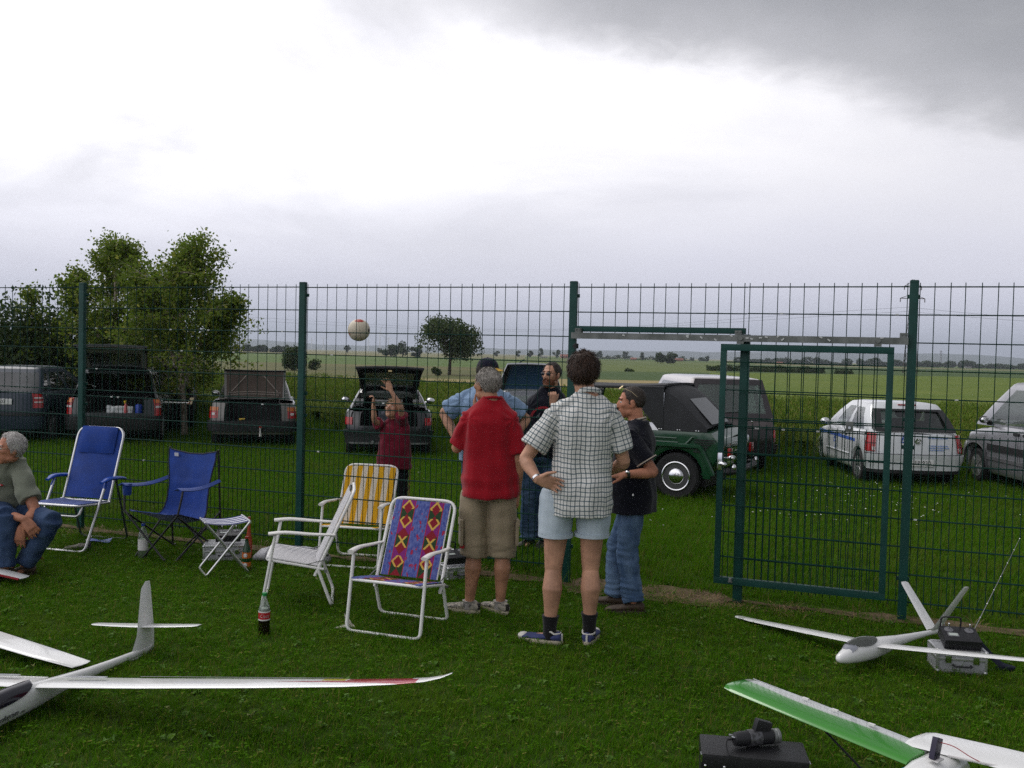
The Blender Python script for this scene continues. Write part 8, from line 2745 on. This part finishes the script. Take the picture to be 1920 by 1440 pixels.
# ---- 7 green open off-roader with a black hood, seen from its left
def offroader():
    g = ground(1268, 936); yaw = radians(62)
    R_ = Matrix.Rotation(yaw, 3, 'Z')
    # rear wheel sits under the pixel: local rear axle at y=.72, left side x=-.80
    loc = g - R_ @ V((-.74, .72, 0)); loc.z = g.z
    gp = paint('forest_green', (.006, .050, .020), 0, .3)
    c = Car('off_road_car', 'dark green open off-road car with black fabric hood and chrome hub caps', loc, yaw, 3.6, 1.62, [(0, .86), (.12, 1.00), (2.5, 1.00), (2.6, .98), (3.6, .86)], gp, wheels=(.72, 2.95), wr=.345, rear_b=.10, front_b=.2, sill=.34,
            prof=[.97, .98, .985, .985, .985, .985, .985, .98, .975], rear_lean=[.26, .22, .16, .09, .04, .01, .0, .02, .05])
    c.lower(); c.floor(); c.wheels(rim=mat('dark_steel_rim', (.10, .10, .10), .4, metal=.5), spokes=0, hub=chrome, width=.20)
    for yw in c.wh:
        q = MB(); q.tube([V((-(c.W - .012), yw + .205 * cos(a), c.wr + .205 * sin(a))) for a in [2 * pi * k / 30 for k in range(30)]], .016, 8, closed=True); q.build('chrome_ring', chrome, c.r)
    for sx in (-1, 1):
        # flat flared arches, ribs and louvres on the flank
        for yw in c.wh:
            q = MB(); pts = [V((sx * (c.W + .015), yw + dy, z)) for dy, z in ((-.56, .40), (-.36, .80), (.30, .80), (.52, .44))]
            q.tube(fillet(pts, .05, 3), .035, 6, flat=1.0); q.build('wheel_arch', gp, c.r)
        for k in range(6):
            q = MB(); q.box((sx * (c.W + .002), .30 + .018 * k, .90 - .035 * k), (.02, .30 - .03 * k, .012)); q.build('louvre', trim_black, c.r)
        for z, y0, y1 in ((.90, .72, 1.15), (.84, .70, 1.10), (.90, 1.3, 2.3), (.62, 1.3, 2.3)):
            q = MB(); q.tube([(sx * (c.W - .006), y0, z), (sx * (c.W - .006), y1, z)], .014, 8); q.build('pressed_rib', gp, c.r)
        q = MB(); q.tube([(sx * (c.W), .48, .93), (sx * (c.W), .62, .78)], .018, 8); q.build('pressed_rib', gp, c.r)
        q = MB(); q.box((sx * .62, -.02, .72), (.10, .05, .14)); q.build('tail_lamp', lamp_red, c.r, bevel=.01)
        q = MB(); q.box((sx * .62, -.03, .60), (.12, .06, .04)); q.ell((sx * .66, -.09, .52), (.05, .035, .05)); q.build('chrome_fitting', chrome, c.r)
    q = MB(); q.tube(bez([(-.78, .05, .46), (-.6, -.08, .46), (.6, -.08, .46), (.78, .05, .46)], 6), .05, 8); q.build('bumper', trim_black, c.r)
    # fabric hood over bows, open at the sides in front
    hood = mat('black_hood_cloth', (.020, .021, .023), .75, var=.15, vs=6, bump=.1, bs=120)
    secs = []
    for y, w, z0, z1 in ((.30, .72, 1.0, 1.06), (.44, .76, 1.0, 1.20), (.62, .765, 1.0, 1.40), (.80, .765, 1.0, 1.55), (.95, .76, 1.0, 1.63)):
        rr = [V((w, y, z0)), V((w, y, z0 + (z1 - z0) * .5)), V((w * .96, y, z0 + (z1 - z0) * .92)), V((w * .80, y, z1)), V((w * .4, y, z1 + .02)), V((0, y, z1 + .025))]
        rr += [V((-q.x, q.y, q.z)) for q in rr[-2::-1]]
        secs.append(rr)
    mb = MB(); mb.loft(secs, False, closed=False)
    ht = mb.build('hood', hood, c.r, smooth=30)
    q = MB(); q.sheet(lambda u, v: V(((2 * u - 1) * (.74 - .02 * v), .95 + 1.45 * v, 1.655 - .045 * v + .02 * (1 - (2 * u - 1) ** 2) - .015 * sin(pi * v))), 10, 10, .03); q.build('hood_roof', hood, ht, smooth=50)
    for sx in (-1, 1):
        q = MB(); q.sheet(lambda u, v: V((sx * (.765 - .005 * v), .95 + (.62 - .55 * (v)) * u, 1.62 - .62 * v * (1))), 5, 8, .012); q.build('hood_side', hood, ht, smooth=50)
        q = MB(); q.tube([(sx * .755, .95, 1.63), (sx * .755, 2.40, 1.60)], .022, 6); q.build('hood_rail', hood, ht)
        for k in range(4):
            for d in (-.018, .018):
                q = MB(); q.ell((sx * (.79), .42 + .28 * k + d, 1.02), (.008, .011, .011)); q.build('turn_button', chrome, ht)
        q = MB(); q.bar((sx * .60, 2.45, 1.60), (sx * .66, 2.62, .98), .04, .04); q.build('screen_pillar', gp, c.r)
    q = MB(); q.sheet(lambda u, v: V(((2 * u - 1) * (.46 - .05 * v), .315 + .36 * v - .012, 1.09 + .36 * v + .015)), 6, 6, .004); q.build('rear_window', mat('clear_vinyl', (.05, .055, .055), .15), ht)
    q = MB(); q.box((0, 2.53, 1.29), (1.2, .01, .56), Matrix.Rotation(.27, 3, 'X')); q.build('windscreen', car_glass, c.r)
    q = MB(); q.bar((-.62, 2.45, 1.60), (.62, 2.45, 1.60), .04, .04); q.build('screen_frame', gp, c.r)
    c.seats(1.7, .5); 
offroader()

# ---- 8 dark grey off-roader / bus behind it with silver roof
def big_wagon():
    c = Car('parked_van', 'tall dark van with silver roof and wide rear window behind the green off-road car', spot(1368, 800, 16.9), .03, 4.5, 1.72, [(0, 1.02), (4.0, 1.0), (4.5, .9)], mat('two_tone_dark', (.020, .018, .019), .35, var=.15, coat=.4), wheels=(.85, 3.5), wr=.34, rear_b=.16, front_b=.5, sill=.36, cat='van')
    c.lower(); c.floor(); c.wheels(spokes=0)
    sil = paint('champagne_silver', (.42, .39, .38), .4, .35)
    c.house((.03, 4.0, .83), (.20, 3.3, .64), 1.70, z0=1.01, pillars=(.02, .22, .50, .76, .97), roof_m=sil, sgl=glass('van_side_glass', (.55, .62, .62), .25, .03, (.3, .33, .34)), crown=.06)
    # dark rear frame with the big window
    dk = mat('smoked_frame', (.035, .028, .030), .3, var=.1, coat=.5)
    def rear(u, v, o=0.0): 
        z = 1.03 + .66 * v; y = .03 + (.17) * (z - 1.01) / .70; w = .80 - .175 * v
        return V(((2 * u - 1) * w, y - .012 - o - .02 * (1 - (2 * u - 1) ** 2), z))
    for u0, u1, v0, v1 in ((0, 1, 0, .12), (0, 1, .90, 1.04), (0, .07, .12, .90), (.93, 1, .12, .90)):
        q = MB(); q.sheet(lambda a, b: rear(u0 + (u1 - u0) * a, v0 + (v1 - v0) * b), 8, 6, .02); q.build('rear_frame', dk, c.r, smooth=50)
    q = MB(); q.sheet(lambda a, b: rear(.07 + .86 * a, .12 + .78 * b, -.004), 10, 8, .006); q.build('rear_window', glass('van_rear_glass', (.80, .90, .82), .22, .05, (.14, .15, .15)), c.r, smooth=50)
    q = MB(); q.bar(rear(.42, .13, .02), rear(.66, .16, .02), .012, .012); q.build('rear_wiper', trim_black, c.r)
    c.tailpatch('tailgate_panel', .35, pi - .35, .82, 1.02, mat('grey_panel', (.12, .10, .10), .4), off=.012, nt=14)
    for x in (.30, .40):
        q = MB(); q.ell((x, -.02, .97), (.022, .015, .022)); q.build('round_badge', chrome, c.r)
    c.both('tail_lamp', .10, .42, .68, .86, lamp_red); c.both('lamp_amber', .10, .42, .60, .675, mat('lamp_smoke', (.10, .03, .02), .2), nz=1); c.both('fog_lamp', .16, .36, .46, .54, lamp_red)
    c.tailpatch('bumper', 0, pi, .36, .56, trim_black, off=.05, nt=18)
    q = MB(); q.loft([ring((.22, .9 + .2 * u, .95 + .5 * u), .26, .08, 14, 3) for u in (0, .5, 1)]); q.ell((.15, .75, 1.46), (.17, .06, .10)); q.build('seat_back', dark_inside, c.r)
    for y in (.8, 2.0, 3.1): c.side_line(y, .5, 1.0, -1)
big_wagon()

# ---- 9 white small hatchback with blue stripe and lettering
def car_white():
    wp = paint('white_paint', (.60, .62, .63), 0, .28)
    c = Car('parked_car', 'small white hatchback with blue side stripe, lettering and large red lamps', spot(1722, 800, 15.9), -.035, 3.5, 1.62, [(0, .90), (.4, .93), (2.3, .90), (2.8, .82), (3.5, .62)], wp, wheels=(.62, 2.95), wr=.285, rear_b=.30, front_b=.65, prof=[.94, .985, 1.0, 1.0, .995, .985, .97, .955, .93])
    c.lower(); c.floor(); c.wheels(spokes=6)
    c.house((.09, 2.75, .735), (.55, 1.85, .60), 1.37, z0=.91, bul=.03, crown=.055, pillars=(.08, .46, .90), sgl=glass('pale_side_glass', (.72, .78, .76), .2, .03, (.4, .43, .42)), gl=glass('rear_dark_glass', (.42, .5, .46), .35, .03))
    rf = mat('rear_glass_frame', (.010, .011, .011), .2, coat=.4)
    def rw(u, v, o=0.0):
        z = .945 + .36 * v; k = (z - .91) / .47; y = .09 + .51 * k - .02 * sin(pi * k); w = .735 - .135 * k + .02 * sin(pi * k)
        return V(((2 * u - 1) * w * .93, y - .03 - o - .028 * (1 - (2 * u - 1) ** 2), z))
    for u0, u1, v0, v1 in ((0, 1, 0, .13), (0, 1, .93, 1.0), (0, .09, .13, .93), (.91, 1, .13, .93)):
        q = MB(); q.sheet(lambda a, b: rw(u0 + (u1 - u0) * a, v0 + (v1 - v0) * b), 8, 6, .012); q.build('window_frame', rf, c.r, smooth=50)
    q = MB(); q.bar(rw(.36, 1.22, -.005), rw(.64, 1.22, -.005), .03, .02); q.build('brake_light', lamp_red, c.r)
    c.both('tail_lamp', .13, .70, .60, .90, lamp_red, off=.010)
    c.both('lamp_division', .14, .70, .735, .750, mat('lamp_dark_red', (.12, .004, .006), .3), off=.018, nz=1); c.both('reversing_lamp', .56, .68, .62, .68, lamp_clear, off=.018, nz=1)
    c.tailpatch('bumper', 0, pi, .30, .56, wp, off=.035, nt=20); c.tailpatch('bumper_skirt', .05, pi - .05, .24, .32, trim_black, off=.030, nt=20, nz=1)
    c.plate('F EP 930', .43, w=.50, x=0, off=.055)
    q = MB(); p = c.tail(pi / 2, .80, .012); q.lathe([(.055, 0), (.055, .012), (.045, .014), (.045, .006)], 20, p, M=Matrix.Rotation(pi / 2, 4, 'X')); em = q.build('emblem', chrome, c.r)
    for pts in ([(-.034, .028), (-.012, -.036), (0, -.004), (.012, -.036), (.034, .028)], [(-.018, .040), (0, -.0), (.018, .040)]):
        q = MB(); q.tube([p + V((x, -.016, z)) for x, z in pts], .0055, 6); q.build('emblem_letters', chrome, em)
    c.tailpatch('panel_gap', .05, pi - .05, .562, .570, trim_black, off=.004, nt=20, nz=1, th=.004)
    for t_ in (.735, pi - .735 - .012): c.tailpatch('panel_gap', t_, t_ + .012, .57, .90, trim_black, off=.003, nt=1, nz=4, th=.004)
    bp = mat('blue_print_ink', (.03, .09, .36), .5); lp = mat('light_blue_ink', (.20, .30, .55), .5)
    p = c.tail(pi / 2, .78, .016)
    lettering('B', .20, bp, c.r, frame(p + V((-.25, -.0, .04)), (1, 0, 0), (0, -1, 0)), .30); lettering('B', .13, bp, c.r, frame(p + V((-.17, -.0, -.08)), (1, 0, 0), (0, -1, 0)), .30)
    for i, (w_, z) in enumerate(((.34, .07), (.30, -.06), (.34, -.095), (.26, -.13))):
        q = MB()
        rg = random.Random(i)
        x = .18
        while x < .18 + w_:
            l = rg.uniform(.02, .05); pp = c.tail(pi / 2 - .25, .78 + z, .012); q.box((x + l / 2, pp.y - .002 + .06 * max(0, x - .3) , .78 + z), (l, .003, .018)); x += l + .012
        q.build('small_print', lp, c.r)
    for i in range(1):
        q = MB(); q.sheet(lambda u, v: c.flank(-1, .75 + 2.3 * u, .70 + .02 * u + .055 * v, .003), 20, 1, .003); q.build('side_stripe', bp, c.r)
    lettering('B', .24, bp, c.r, frame(c.flank(-1, 1.95, .66, .006), (0, -1, 0), (-1, 0, 0)), .3); lettering('B', .16, bp, c.r, frame(c.flank(-1, 1.86, .52, .006), (0, -1, 0), (-1, 0, 0)), .3)
    c.mirror(-1, 2.25, .96, wp); c.side_line(1.15, .32, .88, -1); c.side_line(2.4, .34, .84, -1)
    q = MB(); q.tube([c.flank(-1, y, .46, .006) for y in (1.0, 1.5, 2.0, 2.4)], .014, 6); q.build('side_moulding', wp, c.r)
    q = MB(); q.box(c.flank(-1, 1.32, .80, .01), (.02, .14, .03)); q.build('door_handle', trim_black, c.r, bevel=.004)
    c.seats(1.05, .45); c.seats(1.75, .45, h=.62)
    q = MB(); q.tube(bez([(-.25 + .15 * cos(a), 2.2, .92 + .15 * sin(a)) for a in [2 * pi * k / 12 for k in range(13)]], 2), .014, 6); q.build('steering_wheel', dark_inside, c.r)
car_white()

# ---- 10 silver panel van at the right edge
def van_silver():
    sv = paint('silver_van', (.30, .30, .32), .45, .33)
    g = ground(1826, 903); L = 4.3
    loc = V((g.x + .86 + .02, g.y - 3.45, 0)); loc.z = g.z
    c = Car('parked_van', 'silver panel van with black side strip cut by the right edge', loc, -.01, L, 1.78, [(0, 1.08), (2.6, 1.08), (3.3, 1.0), (3.7, .92), (4.3, .72)], sv, wheels=(.75, 3.45), wr=.31, rear_b=.15, front_b=.55, cat='van')
    c.lower(); c.floor(); c.wheels(spokes=7)
    c.house((.04, 3.75, .84), (.10, 2.75, .70), 1.80, z0=1.05, pillars=(.47, .66, .98), sgl=glass('van_door_glass', (.55, .66, .60), .3, .03, (.16, .19, .17)), crown=.07)
    for y in (1.95, 2.02, 3.15): c.side_line(y, .34, 1.04, -1)
    for y in (1.80, 2.10):
        q = MB(); q.box(c.flank(-1, y, .97, .012), (.03, .17, .05)); q.build('door_handle', trim_black, c.r, bevel=.008)
    for z0, z1, m in ((.62, .74, trim_black), (.46, .52, mat('grey_moulding', (.12, .12, .125), .5))):
        q = MB(); q.sheet(lambda u, v: c.flank(-1, 1.2 + 1.85 * u, z0 + (z1 - z0) * v, .008), 10, 1, .014); q.build('side_moulding', m, c.r)
    q = MB(); q.tube(fillet([c.flank(-1, 3.45 + dy, z, .01) for dy, z in ((-.42, .30), (-.36, .62), (-.12, .72), (.12, .72), (.36, .60), (.42, .32))], .1, 3), .035, 8, flat=.5, up=(1, 0, 0)); q.build('wheel_arch', mat('arch_grey', (.05, .05, .052), .6), c.r)
    c.mirror(-1, 3.02, 1.16, trim_black)
    q = MB(); q.bar((-.86, 3.05, 1.08), (-.90, 3.02, 1.14), .08, .05); q.build('mirror_arm', trim_black, c.r)
    c.mirror(1, 3.02, 1.16, trim_black)
    q = MB(); q.ell(c.flank(-1, 2.95, .80, .01), (.01, .02, .012)); q.build('side_repeater', lamp_red, c.r)
    c.seats(2.1, .6, h=.7)
van_silver()
